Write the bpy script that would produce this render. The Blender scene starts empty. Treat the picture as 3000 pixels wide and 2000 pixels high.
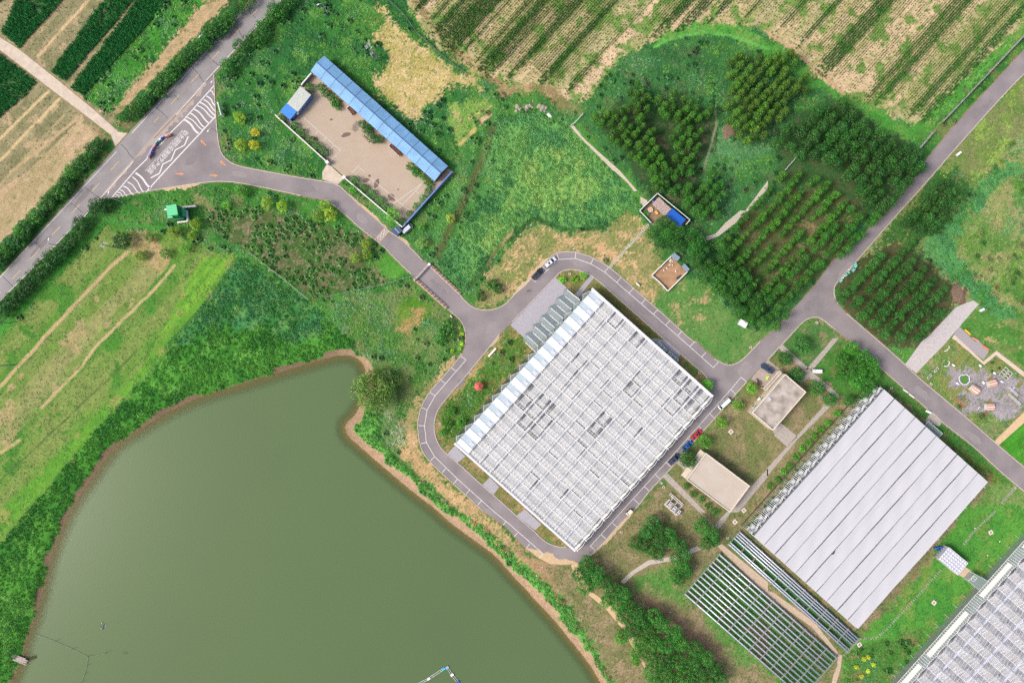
import bpy, bmesh, math, random
import numpy as np
from mathutils import Vector, Matrix
from mathutils.geometry import tessellate_polygon
random.seed(7); RNG = np.random.default_rng(7)
C = bpy.context.scene.collection
SC = bpy.context.scene
# ---------------------------------------------------------------- camera, sky, sun, exposure
S = 0.123          # metres of ground for one pixel of the 3000 px wide survey
H = 255.0          # flying height of the drone
cam = bpy.data.cameras.new('camera'); camo = bpy.data.objects.new('camera', cam); C.objects.link(camo)
camo.location = (0, 0, H); camo.rotation_euler = (0, 0, 0)
cam.sensor_width = 36.0; cam.lens = 18.0 * H / (1500 * S); cam.clip_start = 1.0; cam.clip_end = 20000
SC.camera = camo
SUN_EL, SUN_AZ = math.radians(47), math.radians(258)      # compass style: 270 = -X
w = bpy.data.worlds.new('World'); SC.world = w; w.use_nodes = True
nt = w.node_tree; nt.nodes.clear()
sky = nt.nodes.new('ShaderNodeTexSky'); sky.sky_type = 'NISHITA'; sky.sun_disc = False
sky.sun_elevation = SUN_EL; sky.sun_rotation = SUN_AZ; sky.air_density = 0.9; sky.dust_density = 5.5; sky.ozone_density = 0.4
bg = nt.nodes.new('ShaderNodeBackground'); bg.inputs[1].default_value = 0.15
wo = nt.nodes.new('ShaderNodeOutputWorld'); nt.links.new(sky.outputs[0], bg.inputs[0]); nt.links.new(bg.outputs[0], wo.inputs[0])
sl = bpy.data.lights.new('sun', 'SUN'); sl.energy = 1.9; sl.angle = math.radians(17); sl.color = (1.0, 0.95, 0.87)
so = bpy.data.objects.new('sun', sl); C.objects.link(so); so.location = (-150, -30, 160)
sd = Vector((math.sin(SUN_AZ) * math.cos(SUN_EL), math.cos(SUN_AZ) * math.cos(SUN_EL), math.sin(SUN_EL)))
so.rotation_euler = sd.to_track_quat('Z', 'Y').to_euler()
SC.view_settings.view_transform = 'Standard'; SC.view_settings.look = 'None'
SC.view_settings.exposure = 0.42; SC.view_settings.gamma = 1.0
SC.render.engine = 'CYCLES'
SC.cycles.max_bounces = 6; SC.cycles.transparent_max_bounces = 12; SC.cycles.diffuse_bounces = 3; SC.cycles.glossy_bounces = 2
SC.cycles.transmission_bounces = 3; SC.cycles.use_denoising = False; SC.cycles.denoiser = 'OPENIMAGEDENOISE'; SC.cycles.caustics_reflective = False; SC.cycles.caustics_refractive = False

# ---------------------------------------------------------------- coordinates
def P(px, py, z=0.0):                 # survey pixel + height above ground -> world x, y
    k = S * (H - z) / H
    return ((px - 1500) * k, (1000 - py) * k)
ZF = 750 / 2352
def T(c, r, pts): return [(c * 750 + x * ZF, r * 500 + y * ZF) for x, y in pts]     # tile survey -> pixels
def O(pts): return [(x * 3000 / 2352, y * 3000 / 2352) for x, y in pts]               # overview -> pixels
def W(pts, z=0.0): return [P(x, y, z) for x, y in pts]
def lin(c): return tuple(((v / 255) / 12.92 if v / 255 <= 0.04045 else ((v / 255 + 0.055) / 1.055) ** 2.4) for v in c)
ALB = 0.78                              # sunlit picture colour -> surface albedo
def alb(c, k=1.0): return tuple(min(0.85, v * ALB * k) for v in lin(c))

# ---------------------------------------------------------------- materials
MATS = {}
def node(nt, t, **kw):
    n = nt.nodes.new(t)
    for k, v in kw.items(): setattr(n, k, v)
    return n
def mat(name, col, rough=0.8, metal=0.0, noise=None, bump=0.0, spec=0.3, raw=False, second=None, extra=None):
    if name in MATS: return MATS[name]
    m = bpy.data.materials.new(name); m.use_nodes = True; nt = m.node_tree
    b = nt.nodes['Principled BSDF']; c = col if raw else alb(col)
    b.inputs['Base Color'].default_value = (*c, 1); b.inputs['Roughness'].default_value = rough; b.inputs['Metallic'].default_value = metal
    b.inputs['Specular IOR Level'].default_value = spec
    if noise:                          # (scale, amount)
        g = node(nt, 'ShaderNodeNewGeometry'); n = node(nt, 'ShaderNodeTexNoise'); n.inputs['Scale'].default_value = noise[0]; n.inputs['Detail'].default_value = 5
        nt.links.new(g.outputs['Position'], n.inputs['Vector'])
        mx = node(nt, 'ShaderNodeMix', data_type='RGBA'); r = node(nt, 'ShaderNodeMapRange')
        r.inputs[1].default_value = 0.3; r.inputs[2].default_value = 0.7
        nt.links.new(n.outputs['Fac'], r.inputs[0]); nt.links.new(r.outputs[0], mx.inputs[0])
        c2 = alb(second) if second else None
        a = noise[1]
        mx.inputs[6].default_value = (*[v * (1 - a) for v in c], 1)
        mx.inputs[7].default_value = (*(c2 or [min(0.9, v * (1 + a)) for v in c]), 1)
        nt.links.new(mx.outputs[2], b.inputs['Base Color'])
        if bump:
            bp = node(nt, 'ShaderNodeBump'); bp.inputs['Strength'].default_value = bump; bp.inputs['Distance'].default_value = 0.1
            nt.links.new(n.outputs['Fac'], bp.inputs['Height']); nt.links.new(bp.outputs[0], b.inputs['Normal'])
    MATS[name] = m
    return m
def glassy(name, tint=(0.75, 0.82, 0.84), alpha=0.25, rough=0.12, diff=(0.75, 0.8, 0.82)):
    if name in MATS: return MATS[name]
    m = bpy.data.materials.new(name); m.use_nodes = True; nt = m.node_tree; nt.nodes.clear()
    o = node(nt, 'ShaderNodeOutputMaterial'); t = node(nt, 'ShaderNodeBsdfTransparent'); t.inputs[0].default_value = (*tint, 1)
    b = node(nt, 'ShaderNodeBsdfPrincipled'); b.inputs['Base Color'].default_value = (*diff, 1); b.inputs['Roughness'].default_value = rough
    x = node(nt, 'ShaderNodeMixShader'); x.inputs[0].default_value = alpha
    nt.links.new(t.outputs[0], x.inputs[1]); nt.links.new(b.outputs[0], x.inputs[2]); nt.links.new(x.outputs[0], o.inputs[0])
    MATS[name] = m
    return m
def leafmat(name, source='OBJECT', transl=0.3, var=0.35):
    # colour comes from the plant itself (object colour or the instance's tint), varied leaf clump by leaf clump
    if name in MATS: return MATS[name]
    m = bpy.data.materials.new(name); m.use_nodes = True; nt = m.node_tree; nt.nodes.clear()
    o = node(nt, 'ShaderNodeOutputMaterial')
    if source == 'OBJECT':
        s = node(nt, 'ShaderNodeObjectInfo'); col = s.outputs['Color']
    else:
        s = node(nt, 'ShaderNodeAttribute', attribute_type='INSTANCER', attribute_name='tint'); col = s.outputs['Color']
    at = node(nt, 'ShaderNodeAttribute', attribute_name='leaf')
    mul = node(nt, 'ShaderNodeMix', data_type='RGBA', blend_type='MULTIPLY'); mul.inputs[0].default_value = 1.0
    nt.links.new(col, mul.inputs[6]); nt.links.new(at.outputs['Color'], mul.inputs[7])
    d = node(nt, 'ShaderNodeBsdfPrincipled'); d.inputs['Roughness'].default_value = 0.45; d.inputs['Specular IOR Level'].default_value = 0.5
    t = node(nt, 'ShaderNodeBsdfTranslucent')
    nt.links.new(mul.outputs[2], d.inputs['Base Color']); nt.links.new(mul.outputs[2], t.inputs['Color'])
    x = node(nt, 'ShaderNodeMixShader'); x.inputs[0].default_value = transl
    nt.links.new(d.outputs[0], x.inputs[1]); nt.links.new(t.outputs[0], x.inputs[2]); nt.links.new(x.outputs[0], o.inputs[0])
    MATS[name] = m
    return m

# ---------------------------------------------------------------- mesh building
class MB:
    def __init__(s): s.v = []; s.f = []
    def add(s, vs, fs):
        o = len(s.v); s.v += [tuple(v) for v in vs]; s.f += [tuple(i + o for i in f) for f in fs]; return s
    def quad(s, a, b, c, d): return s.add([a, b, c, d], [(0, 1, 2, 3)])
    def tri(s, a, b, c): return s.add([a, b, c], [(0, 1, 2)])
    def prism(s, poly, z0, z1, holes=()):
        if sum((poly[i][0] - poly[i - 1][0]) * (poly[i][1] + poly[i - 1][1]) for i in range(len(poly))) > 0: poly = poly[::-1]
        n = len(poly); loops = [poly] + [list(h) for h in holes]
        allp = [p for l in loops for p in l]
        tris = tessellate_polygon([[Vector((p[0], p[1], 0)) for p in l] for l in loops])
        fix = []
        for t in tris:
            a, b, c = (allp[i] for i in t)
            ar = (b[0] - a[0]) * (c[1] - a[1]) - (b[1] - a[1]) * (c[0] - a[0])
            if abs(ar) > 1e-9: fix.append(t if ar > 0 else (t[0], t[2], t[1]))
        m = len(allp)
        vs = [(p[0], p[1], z1) for p in allp]; fs = list(fix)
        if z0 is not None:
            vs += [(p[0], p[1], z0) for p in allp]
            fs += [(t[0] + m, t[2] + m, t[1] + m) for t in fix]
            o = 0
            for l in loops:
                k = len(l)
                for i in range(k): fs.append((o + i, o + i + m, o + (i + 1) % k + m, o + (i + 1) % k))
                o += k
        return s.add(vs, fs)
    def box(s, c, size, ang=0.0):       # c = centre of the base
        x, y, z = c; sx, sy, sz = size[0] / 2, size[1] / 2, size[2]; ca, sa = math.cos(ang), math.sin(ang)
        q = [(x + a * sx * ca - b * sy * sa, y + a * sx * sa + b * sy * ca) for a, b in ((-1, -1), (1, -1), (1, 1), (-1, 1))]
        vs = [(*p, z) for p in q] + [(*p, z + sz) for p in q]
        return s.add(vs, [(3, 2, 1, 0), (4, 5, 6, 7), (0, 1, 5, 4), (1, 2, 6, 5), (2, 3, 7, 6), (3, 0, 4, 7)])
    def bar(s, a, b, wd, ht):           # box beam between two points
        a, b = Vector(a), Vector(b); d = (b - a)
        if d.length < 1e-6: return s
        d.normalize(); up = Vector((0, 0, 1)) if abs(d.z) < 0.95 else Vector((1, 0, 0))
        n = d.cross(up).normalized() * wd / 2; u = n.cross(d).normalized() * ht / 2
        q = []
        for p in (a, b): q += [p - n - u, p + n - u, p + n + u, p - n + u]
        return s.add(q, [(0, 1, 2, 3), (7, 6, 5, 4), (0, 4, 5, 1), (1, 5, 6, 2), (2, 6, 7, 3), (3, 7, 4, 0)])
    def tube(s, pts, r, seg=6, r2=None, cap=True):
        pts = [Vector(p) for p in pts]; n = len(pts); vs = []; fs = []
        for i, p in enumerate(pts):
            d = (pts[min(i + 1, n - 1)] - pts[max(i - 1, 0)]).normalized()
            up = Vector((0, 0, 1)) if abs(d.z) < 0.9 else Vector((1, 0, 0))
            a = d.cross(up).normalized(); b = a.cross(d)
            rr = r if r2 is None else r + (r2 - r) * i / (n - 1)
            vs += [p + (a * math.cos(t * 2 * math.pi / seg) + b * math.sin(t * 2 * math.pi / seg)) * rr for t in range(seg)]
        for i in range(n - 1):
            for t in range(seg):
                fs.append((i * seg + t, i * seg + (t + 1) % seg, (i + 1) * seg + (t + 1) % seg, (i + 1) * seg + t))
        if cap: fs += [tuple(range(seg))[::-1], tuple((n - 1) * seg + t for t in range(seg))]
        return s.add(vs, fs)
    def disc(s, c, r, z, seg=16, h=None):
        pl = [(c[0] + r * math.cos(i * 2 * math.pi / seg), c[1] + r * math.sin(i * 2 * math.pi / seg)) for i in range(seg)]
        return s.prism(pl, None if h is None else z - h, z)
    def strip(s, pts, wd, z, z0=None):   # flat ribbon along a polyline
        L, R = offset(pts, wd / 2), offset(pts, -wd / 2)
        for i in range(len(pts) - 1):
            if z0 is None: s.quad((*R[i], z), (*R[i + 1], z), (*L[i + 1], z), (*L[i], z))
            else: s.bar((*[(L[i][k] + R[i][k]) / 2 for k in (0, 1)], (z + z0) / 2), (*[(L[i + 1][k] + R[i + 1][k]) / 2 for k in (0, 1)], (z + z0) / 2), wd, z - z0)
        return s
    def mesh(s, name, m=None, smooth=False):
        me = bpy.data.meshes.new(name); me.from_pydata(s.v, [], s.f)
        if m: me.materials.append(m)
        if smooth: me.polygons.foreach_set('use_smooth', [True] * len(me.polygons))
        me.update(); return me
    def build(s, name, m, parent=None, smooth=False):
        return obj(name, s.mesh(name, m, smooth), parent)
def offset(pts, d):
    out = []; n = len(pts)
    for i in range(n):
        a = Vector(pts[max(i - 1, 0)][:2]); b = Vector(pts[min(i + 1, n - 1)][:2]); t = (b - a).normalized()
        out.append((pts[i][0] - t.y * d, pts[i][1] + t.x * d))
    return out
def obj(name, me, parent=None):
    o = bpy.data.objects.new(name, me); C.objects.link(o)
    if parent: o.parent = parent
    return o
def tag(o, label=None, cat=None, group=None, kind=None):
    if label: o['label'] = label
    if cat: o['category'] = cat
    if group: o['group'] = group
    if kind: o['kind'] = kind
    return o
def empty(name, loc=(0, 0, 0), rz=0.0, label=None, cat=None, group=None):
    o = bpy.data.objects.new(name, None); C.objects.link(o); o.location = loc; o.rotation_euler = (0, 0, rz); o.empty_display_size = 0.3
    return tag(o, label, cat, group)
def copy_tree(o, parent=None):
    c = o.copy(); C.objects.link(c); c.parent = parent
    for ch in list(o.children): copy_tree(ch, c)
    return c
def densify(pts, step=2.0, closed=False):
    out = []; n = len(pts)
    for i in range(n if closed else n - 1):
        a, b = pts[i], pts[(i + 1) % n]; k = max(1, int(math.dist(a, b) / step))
        out += [(a[0] + (b[0] - a[0]) * j / k, a[1] + (b[1] - a[1]) * j / k) for j in range(k)]
    if not closed: out.append(pts[-1])
    return out
def smooth_line(pts, it=2, closed=False):
    for _ in range(it):
        n = len(pts); o = [] if closed else [pts[0]]
        for i in range(n if closed else n - 1):
            a, b = pts[i], pts[(i + 1) % n]
            o += [(a[0] * .75 + b[0] * .25, a[1] * .75 + b[1] * .25), (a[0] * .25 + b[0] * .75, a[1] * .25 + b[1] * .75)]
        if not closed: o.append(pts[-1])
        pts = o
    return pts

# ---------------------------------------------------------------- numpy noise and rasters
TAB = RNG.random((256, 256)).astype(np.float32)
def vnoise(x, y, seed=0):
    x = np.asarray(x) + seed * 37.17; y = np.asarray(y) + seed * 91.73
    xi = np.floor(x).astype(int); yi = np.floor(y).astype(int); fx = x - xi; fy = y - yi
    fx = fx * fx * (3 - 2 * fx); fy = fy * fy * (3 - 2 * fy)
    a = TAB[xi & 255, yi & 255]; b = TAB[(xi + 1) & 255, yi & 255]; c = TAB[xi & 255, (yi + 1) & 255]; d = TAB[(xi + 1) & 255, (yi + 1) & 255]
    return (a * (1 - fx) + b * fx) * (1 - fy) + (c * (1 - fx) + d * fx) * fy
def fbm(x, y, seed=0, oct=4):
    s = 0; a = 0.5; t = 0
    for i in range(oct): s = s + a * vnoise(x * 2 ** i, y * 2 ** i, seed + i * 3); t += a; a *= 0.5
    return s / t
def inpoly(x, y, poly):
    x = np.asarray(x); y = np.asarray(y); r = np.zeros(x.shape, bool); n = len(poly)
    xs = [p[0] for p in poly]; ys = [p[1] for p in poly]
    bb = (x >= min(xs)) & (x <= max(xs)) & (y >= min(ys)) & (y <= max(ys))
    if not bb.any(): return r
    xx = x[bb]; yy = y[bb]; q = np.zeros(xx.shape, bool)
    for i in range(n):
        x1, y1 = poly[i]; x2, y2 = poly[i - 1]
        if y1 == y2: continue
        c = ((y1 > yy) != (y2 > yy)) & (xx < (x2 - x1) * (yy - y1) / (y2 - y1) + x1)
        q ^= c
    r[bb] = q; return r
def dist_line(x, y, pts, far=1e9):
    d = np.full(np.shape(x), far)
    for (x1, y1), (x2, y2) in zip(pts[:-1], pts[1:]):
        dx, dy = x2 - x1, y2 - y1; L = dx * dx + dy * dy + 1e-9
        t = np.clip(((x - x1) * dx + (y - y1) * dy) / L, 0, 1)
        d = np.minimum(d, np.hypot(x - x1 - t * dx, y - y1 - t * dy))
    return d
def sstep(a, b, x): t = np.clip((x - a) / (b - a), 0, 1); return t * t * (3 - 2 * t)
# ---------------------------------------------------------------- layout: roads, pond, paved yards (survey pixels)
MAIN_L = [(757, -25), (383, 385), (281, 500), (-45, 861)]
MAIN_R = [(842, -25), (743, 92), (600, 245), (367, 500), (287, 589), (-45, 927)]
MAIN = MAIN_L + MAIN_R[::-1]
ENTR_N = [(627, 219), (630, 303), (635, 376), (643, 437), (657, 462), (673, 475), (702, 488), (750, 497), (878, 521), (935, 529), (992, 541), (1015, 564), (1056, 604),
          (1110, 650), (1139, 677), (1164, 693), (1203, 726), (1238, 763), (1260, 777), (1346, 860), (1359, 879), (1388, 902), (1420, 910), (1451, 906), (1480, 892), (1500, 871)]
LOOP_NE = [(1519, 851), (1554, 819), (1596, 768), (1612, 752), (1631, 741), (1653, 737), (1685, 738), (1723, 749), (1752, 763), (1787, 784), (1819, 811), (1891, 875), (1962, 937), (2029, 1000),
           (2042, 1003), (2093, 1051), (2119, 1065), (2138, 1070), (2157, 1065), (2179, 1051), (2227, 1000), (2282, 953), (2377, 848), (2441, 765), (2601, 624), (2696, 503), (2709, 475), (2792, 373), (3000, 147), (3060, 82)]
EAST_R = [(3060, 157), (3000, 217), (2967, 249), (2900, 322), (2792, 443), (2751, 491), (2696, 554), (2633, 623), (2569, 695), (2518, 755), (2454, 825), (2443, 841), (2444, 867), (2454, 889),
          (2480, 918), (2531, 962), (2569, 994), (2649, 1065), (2680, 1096), (2728, 1137), (2840, 1230), (2923, 1303), (3000, 1368), (3060, 1418)]
EAST_L = [(3060, 1488), (2983, 1424), (2920, 1371), (2856, 1309), (2767, 1242), (2728, 1207), (2601, 1096), (2521, 1024), (2492, 1000), (2448, 966), (2419, 942), (2400, 929), (2378, 929), (2358, 937),
          (2333, 962), (2299, 1000), (2250, 1052)]
LOOP_SE = [(2187, 1118), (2093, 1225), (2029, 1297), (1981, 1354), (1953, 1384), (1902, 1437), (1864, 1488), (1809, 1541), (1771, 1586), (1746, 1612), (1723, 1629), (1691, 1648), (1659, 1653), (1612, 1651), (1580, 1634)]
LOOP_SW = [(1541, 1605), (1503, 1564), (1474, 1535), (1416, 1497), (1365, 1448), (1330, 1418), (1295, 1386), (1260, 1352), (1241, 1328), (1230, 1301), (1224, 1255), (1224, 1230), (1235, 1188), (1260, 1145), (1298, 1105),
           (1356, 1035), (1364, 1006), (1365, 985), (1361, 959), (1350, 938), (1337, 926), (1308, 902)]
ENTR_S = [(1216, 822), (1206, 803), (1168, 768), (1126, 723), (1098, 701), (1056, 669), (1015, 631), (980, 602), (951, 586), (881, 573), (750, 544), (663, 530), (590, 535), (437, 559), (332, 578), (297, 581)]
PARK_ROAD = [(600, 246)] + ENTR_N + LOOP_NE + EAST_R + EAST_L + LOOP_SE + LOOP_SW + ENTR_S + [(287, 588)]
ISLAND = [(1500, 943), (1628, 811), (1643, 795), (1666, 789), (1691, 790), (1710, 798), (1730, 806), (1749, 819), (1822, 883), (1934, 983), (1993, 1035), (2042, 1077), (2064, 1096), (2074, 1112), (2083, 1135), (2085, 1160),
          (1686, 1608), (1659, 1602), (1628, 1600), (1596, 1586), (1564, 1554), (1519, 1516), (1493, 1491), (1413, 1421), (1340, 1354), (1308, 1328), (1289, 1309), (1276, 1281), (1271, 1249), (1275, 1220),
          (1286, 1194), (1311, 1163), (1340, 1128), (1375, 1089), (1400, 1057), (1432, 1019), (1464, 978)]
YARD = [(809, 343), (920, 216), (1330, 506), (1182, 668)]
DRIVE = [(1008, 522), (960, 478), (944, 505), (945, 526), (990, 540)]
TRACK = T(0, 0, [(-40, 320), (190, 465), (560, 760), (900, 1040), (1090, 1215), (1170, 1225), (1060, 1345), (1020, 1240), (850, 1110), (520, 860), (-40, 430)])
SHORE_E = T(1, 2, [(300, 260), (500, 200), (650, 155), (760, 128), (850, 128), (950, 170), (1000, 260), (1005, 400), (985, 520), (950, 590), (900, 680), (820, 750), (805, 800), (840, 880), (960, 980), (1080, 1090), (1200, 1190), (1330, 1300), (1450, 1400), (1640, 1540)]) + \
          [(1308, 1526), (1356, 1561), (1404, 1596), (1452, 1631), (1500, 1688), (1532, 1720), (1577, 1771), (1621, 1816), (1659, 1864), (1698, 1911), (1730, 1953), (1758, 2000), (1800, 2080), (1830, 2200)]
SHORE_W = [(-60, 2200), (10, 2060), (35, 1991), (57, 1946), (73, 1876), (99, 1812), (121, 1739), (140, 1653), (166, 1580), (195, 1513), (204, 1494), (230, 1453), (265, 1405), (306, 1344), (344, 1300), (392, 1268),
           (472, 1217), (542, 1182), (606, 1156), (702, 1128), (750, 1112)]
SHORE = smooth_line(SHORE_W + SHORE_E, 1)

# ---------------------------------------------------------------- ground colour zones
# each: (polygon px, colours picked in the daylight picture, patch size m, third-colour share, warp px, stripes)
ZONES = []
def zone(poly, cols, scale=7, share=0.18, warp=9, rows=None, cover=None, rough=0.0):
    ZONES.append((poly, cols, scale, share, warp, rows, cover, rough))
ROWDIR = math.radians(48)
TAN = [(158, 148, 114), (128, 128, 92), (176, 158, 124)]
zone([(-4000, -4000), (7000, -4000), (7000, 6000), (-4000, 6000)], [(60, 116, 54), (82, 138, 62), (110, 128, 74)], 9, .12, cover='weed')
zone(O([(-400, -400), (700, -400), (560, -20), (280, 270), (250, 290), (-400, -250)]), TAN, 6, .2, 3, (1.1, .25), 'stub')
CORN = [T(0, 0, q) for q in ([(20, 300), (180, 440), (290, 330), (640, -60), (180, -60)], [(470, 660), (600, 750), (1290, -60), (1000, -60)], [(650, 800), (770, 880), (1380, 200), (1600, -60), (1310, -60)],
        [(-60, -60), (80, -60), (-60, 70)], [(-60, 460), (350, 740), (250, 860), (-60, 1130)])]
zone(T(0, 0, [(760, 890), (960, 1060), (1050, 1010), (1950, -60), (1540, -60)]), [(60, 128, 46), (84, 150, 58), (44, 96, 48)], 3, .3, 4, None, 'weed')
zone(T(0, 0, [(1030, 1030), (1100, 1060), (1560, 560), (2060, 60), (2150, -60), (1950, -60), (1500, 480)]), [(186, 162, 126), (166, 148, 112), (130, 132, 84)], 3, .12, 2, (1.0, .3))
zone(T(0, 0, [(1060, 1080), (1220, 1150), (2420, -100), (2150, -60), (1560, 560)]), [(44, 92, 46), (58, 108, 50), (84, 100, 60)], 4, .15, 3)
zone(T(0, 0, [(1030, 1060), (1160, 1230), (1250, 1130), (1140, 1110)]), [(140, 122, 92), (112, 112, 74), (160, 140, 110)], 2, .2, 3)
zone(T(0, 0, [(-200, 330), (800, 1060), (940, 1260), (400, 1800), (-200, 2400)]), TAN, 6, .2, 3, (1.1, .25), 'stub')
for q in CORN: zone(q, [(64, 104, 60), (78, 112, 66), (120, 124, 84)], 5, .08, 4, None, 'corn')
zone([(242, 344), (285, 410), (190, 505), (0, 715), (-60, 775), (-60, 590), (83, 500)], [(200, 176, 144), (182, 160, 126), (140, 138, 92)], 3, .06, 3, (1.15, .4))
zone([(262, 340), (280, 350), (330, 425), (285, 410)], [(140, 124, 92), (160, 140, 106), (100, 112, 70)], 2, .2, 3)
zone([(285, 400), (335, 425), (0, 800), (-60, 860), (-60, 775), (190, 505)], [(46, 92, 46), (64, 112, 52), (130, 126, 80)], 4, .12, 4)
zone([(297, 592), (260, 620), (-60, 950), (-60, 1020), (230, 730), (330, 650), (330, 605)], [(46, 92, 46), (62, 112, 52), (100, 112, 66)], 4, .12, 4)
zone([(300, 583), (440, 560), (665, 532), (880, 575), (950, 590), (1060, 675), (1110, 720), (1210, 810), (1215, 830), (1000, 880), (905, 880), (690, 735), (570, 700), (400, 660), (320, 640)], [(54, 114, 46), (74, 136, 56), (112, 126, 76)], 4, .14, 6, None, 'weed')
zone(T(0, 1, [(1690, 180), (1800, 200), (1950, 310), (2000, 350), (1880, 370), (1760, 270)]), [(150, 146, 104), (120, 130, 80), (96, 124, 66)], 2, .2, 8)
zone([(630, 600), (680, 615), (750, 600), (884, 640), (930, 650), (1005, 660), (1056, 680), (1094, 717), (1070, 774), (1148, 819), (1069, 844), (957, 873), (903, 870), (839, 825), (750, 749), (690, 705), (600, 660)], [(96, 104, 68), (60, 104, 44), (140, 126, 104)], 2.2, .2, 8, None, 'weed2')
zone(T(1, 1, [(1090, 870), (1180, 750), (1420, 940), (1300, 1000), (1120, 930)]), [(72, 138, 50), (92, 150, 62), (60, 120, 46)], 5, .1, 5)
SF = [(325, 650), (400, 690), (480, 680), (620, 740), (695, 750), (560, 930), (480, 1040), (300, 1230), (0, 1590), (-60, 1660), (-60, 1060)]
zone(SF, [(100, 144, 60), (126, 146, 78), (78, 132, 52)], 9, .2, 5, (1.5, .5), 'short')
zone([(390, 680), (500, 770), (330, 960), (0, 1330), (-60, 1400), (-60, 1240), (200, 900)], [(140, 150, 92), (112, 142, 68), (164, 154, 108)], 9, .15, 5, (1.3, .5), 'short')
zone([(395, 685), (460, 690), (505, 765), (470, 790), (380, 760)], [(186, 160, 122), (150, 144, 92), (120, 134, 74)], 3, .2, 8)
zone([(590, 755), (695, 755), (545, 960), (-60, 1640), (-60, 1560), (420, 1070)], [(118, 166, 60), (94, 150, 54), (136, 152, 80)], 9, .12, 4, (1.6, .5), 'short')
REEDS_W = [(700, 748), (905, 885), (1040, 1010), (1021, 1050), (750, 1120), (606, 1165), (470, 1225), (340, 1310), (200, 1500), (100, 1790), (40, 1970), (0, 2060), (-80, 2060), (-80, 1650), (0, 1590), (300, 1240), (480, 1050)]
zone(REEDS_W, [(54, 118, 42), (78, 142, 52), (96, 156, 66)], 6, .15, 5, None, 'reed', .3)
zone([(700, 752), (905, 885), (960, 980), (860, 1010), (760, 960), (620, 960), (560, 1010), (500, 1040), (600, 880)], [(66, 130, 78), (56, 118, 54), (96, 146, 80)], 4, .25, 12, None, 'reed', .3)
zone([(1000, 880), (1215, 830), (1310, 905), (1345, 935), (1365, 1000), (1290, 1110), (1224, 1230), (1235, 1330), (1420, 1500), (1600, 1660), (1830, 2060), (1760, 2060), (1500, 1690), (1273, 1500), (1000, 1260), (1070, 1100), (1050, 1040)], [(82, 128, 60), (112, 132, 76), (64, 116, 48)], 5, .25, 6, None, 'weed')
zone(T(1, 1, [(1310, 1430), (1400, 1320), (1500, 1270), (1535, 1340), (1480, 1430), (1390, 1500)]), [(172, 142, 98), (150, 134, 84), (120, 130, 64)], 2, .2, 8)
zone(T(1, 1, [(1260, 1230), (1480, 1150), (1600, 1260), (1540, 1360), (1500, 1270), (1400, 1310), (1300, 1420)]), [(84, 132, 44), (110, 140, 60), (70, 120, 44)], 3, .2, 8)
zone([(1360, 1040), (1300, 1110), (1255, 1150), (1230, 1190), (1215, 1250), (1225, 1310), (1250, 1360), (1420, 1510), (1560, 1640), (1540, 1660), (1400, 1550), (1230, 1390), (1165, 1330), (1190, 1290), (1180, 1240), (1215, 1180), (1280, 1100), (1330, 1040)], [(176, 156, 114), (146, 142, 94), (196, 166, 124)], 3, .25, 6)
zone(T(1, 2, [(1150, 650), (1250, 640), (1380, 780), (1360, 930), (1300, 1010), (1190, 930), (1140, 800)]), [(120, 144, 100), (96, 132, 74), (150, 160, 124)], 3, .25, 6, None, 'weed')
zone(T(1, 2, [(1300, 1010), (1380, 930), (1500, 1020), (1700, 1240), (2090, 1568), (2200, 1700), (2050, 1750), (1900, 1568), (1700, 1380), (1400, 1120)]), [(202, 172, 128), (180, 154, 110), (150, 140, 92)], 3, .15, 6, None, 'straw')
BANK = T(1, 2, [(1000, 590), (1160, 640), (1130, 840), (1180, 950), (1300, 1060), (1500, 1240), (1850, 1568)]) + T(1, 3, [(2120, 160), (2352, 370)]) + T(2, 3, [(100, 480), (400, 740), (560, 900), (800, 1250), (1050, 1640), (930, 1640), (640, 1250), (380, 880), (150, 680), (0, 510)]) + \
       T(1, 3, [(2352, 500), (2100, 300), (1850, 160), (1740, 60)]) + T(1, 2, [(1660, 1490), (1200, 1150), (1080, 1080), (900, 880), (880, 800), (960, 690)])
zone(T(2, 3, [(150, 420), (300, 450), (540, 480), (620, 690), (930, 940), (1060, 1140), (1230, 1420), (1210, 1640), (1050, 1640), (1020, 1300), (900, 1150), (780, 980), (620, 820), (380, 740), (200, 600), (0, 260), (20, 240)]), [(176, 146, 112), (158, 136, 102), (136, 128, 86)], 4, .12, 5)
zone(T(2, 3, [(620, 830), (800, 1000), (900, 1160), (1110, 1460), (1050, 1510), (850, 1300), (700, 1050)]), [(92, 138, 54), (120, 134, 76), (76, 124, 48)], 3, .2, 5, None, 'weed')
zone(BANK, [(82, 146, 62), (104, 164, 78), (66, 124, 52)], 3, .2, 5, None, 'reed2', .2)
# north: weeds round the straw patch, crop field, wooded meadow
zone([(650, 230), (842, -60), (1160, -60), (1250, 110), (1370, 240), (1330, 500), (1180, 670), (1000, 520), (700, 480)], [(58, 118, 52), (46, 104, 52), (92, 142, 66)], 5, .2, 8, None, 'weed')
zone(T(1, 0, [(880, -30), (1130, 30), (1170, 210), (1080, 330), (900, 360), (800, 180)]), [(86, 140, 60), (64, 122, 52), (150, 150, 96)], 4, .1, 8, None, 'weed')
STRAW = T(1, 0, [(1110, 90), (1160, 50), (1230, 130), (1290, 240), (1340, 300), (1500, 380), (1640, 530), (1750, 610), (1880, 680), (1990, 740), (1950, 790), (1760, 800), (1690, 860), (1600, 960), (1500, 1080), (1430, 1105), (1300, 1000), (1180, 890), (1080, 790), (1080, 720), (1190, 600), (1210, 490), (1170, 410), (1070, 360), (1110, 290), (1190, 220), (1180, 150)])
zone(STRAW, [(194, 176, 120), (166, 160, 94), (206, 184, 140)], 2.5, .25, 5, None, 'straw')
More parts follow.
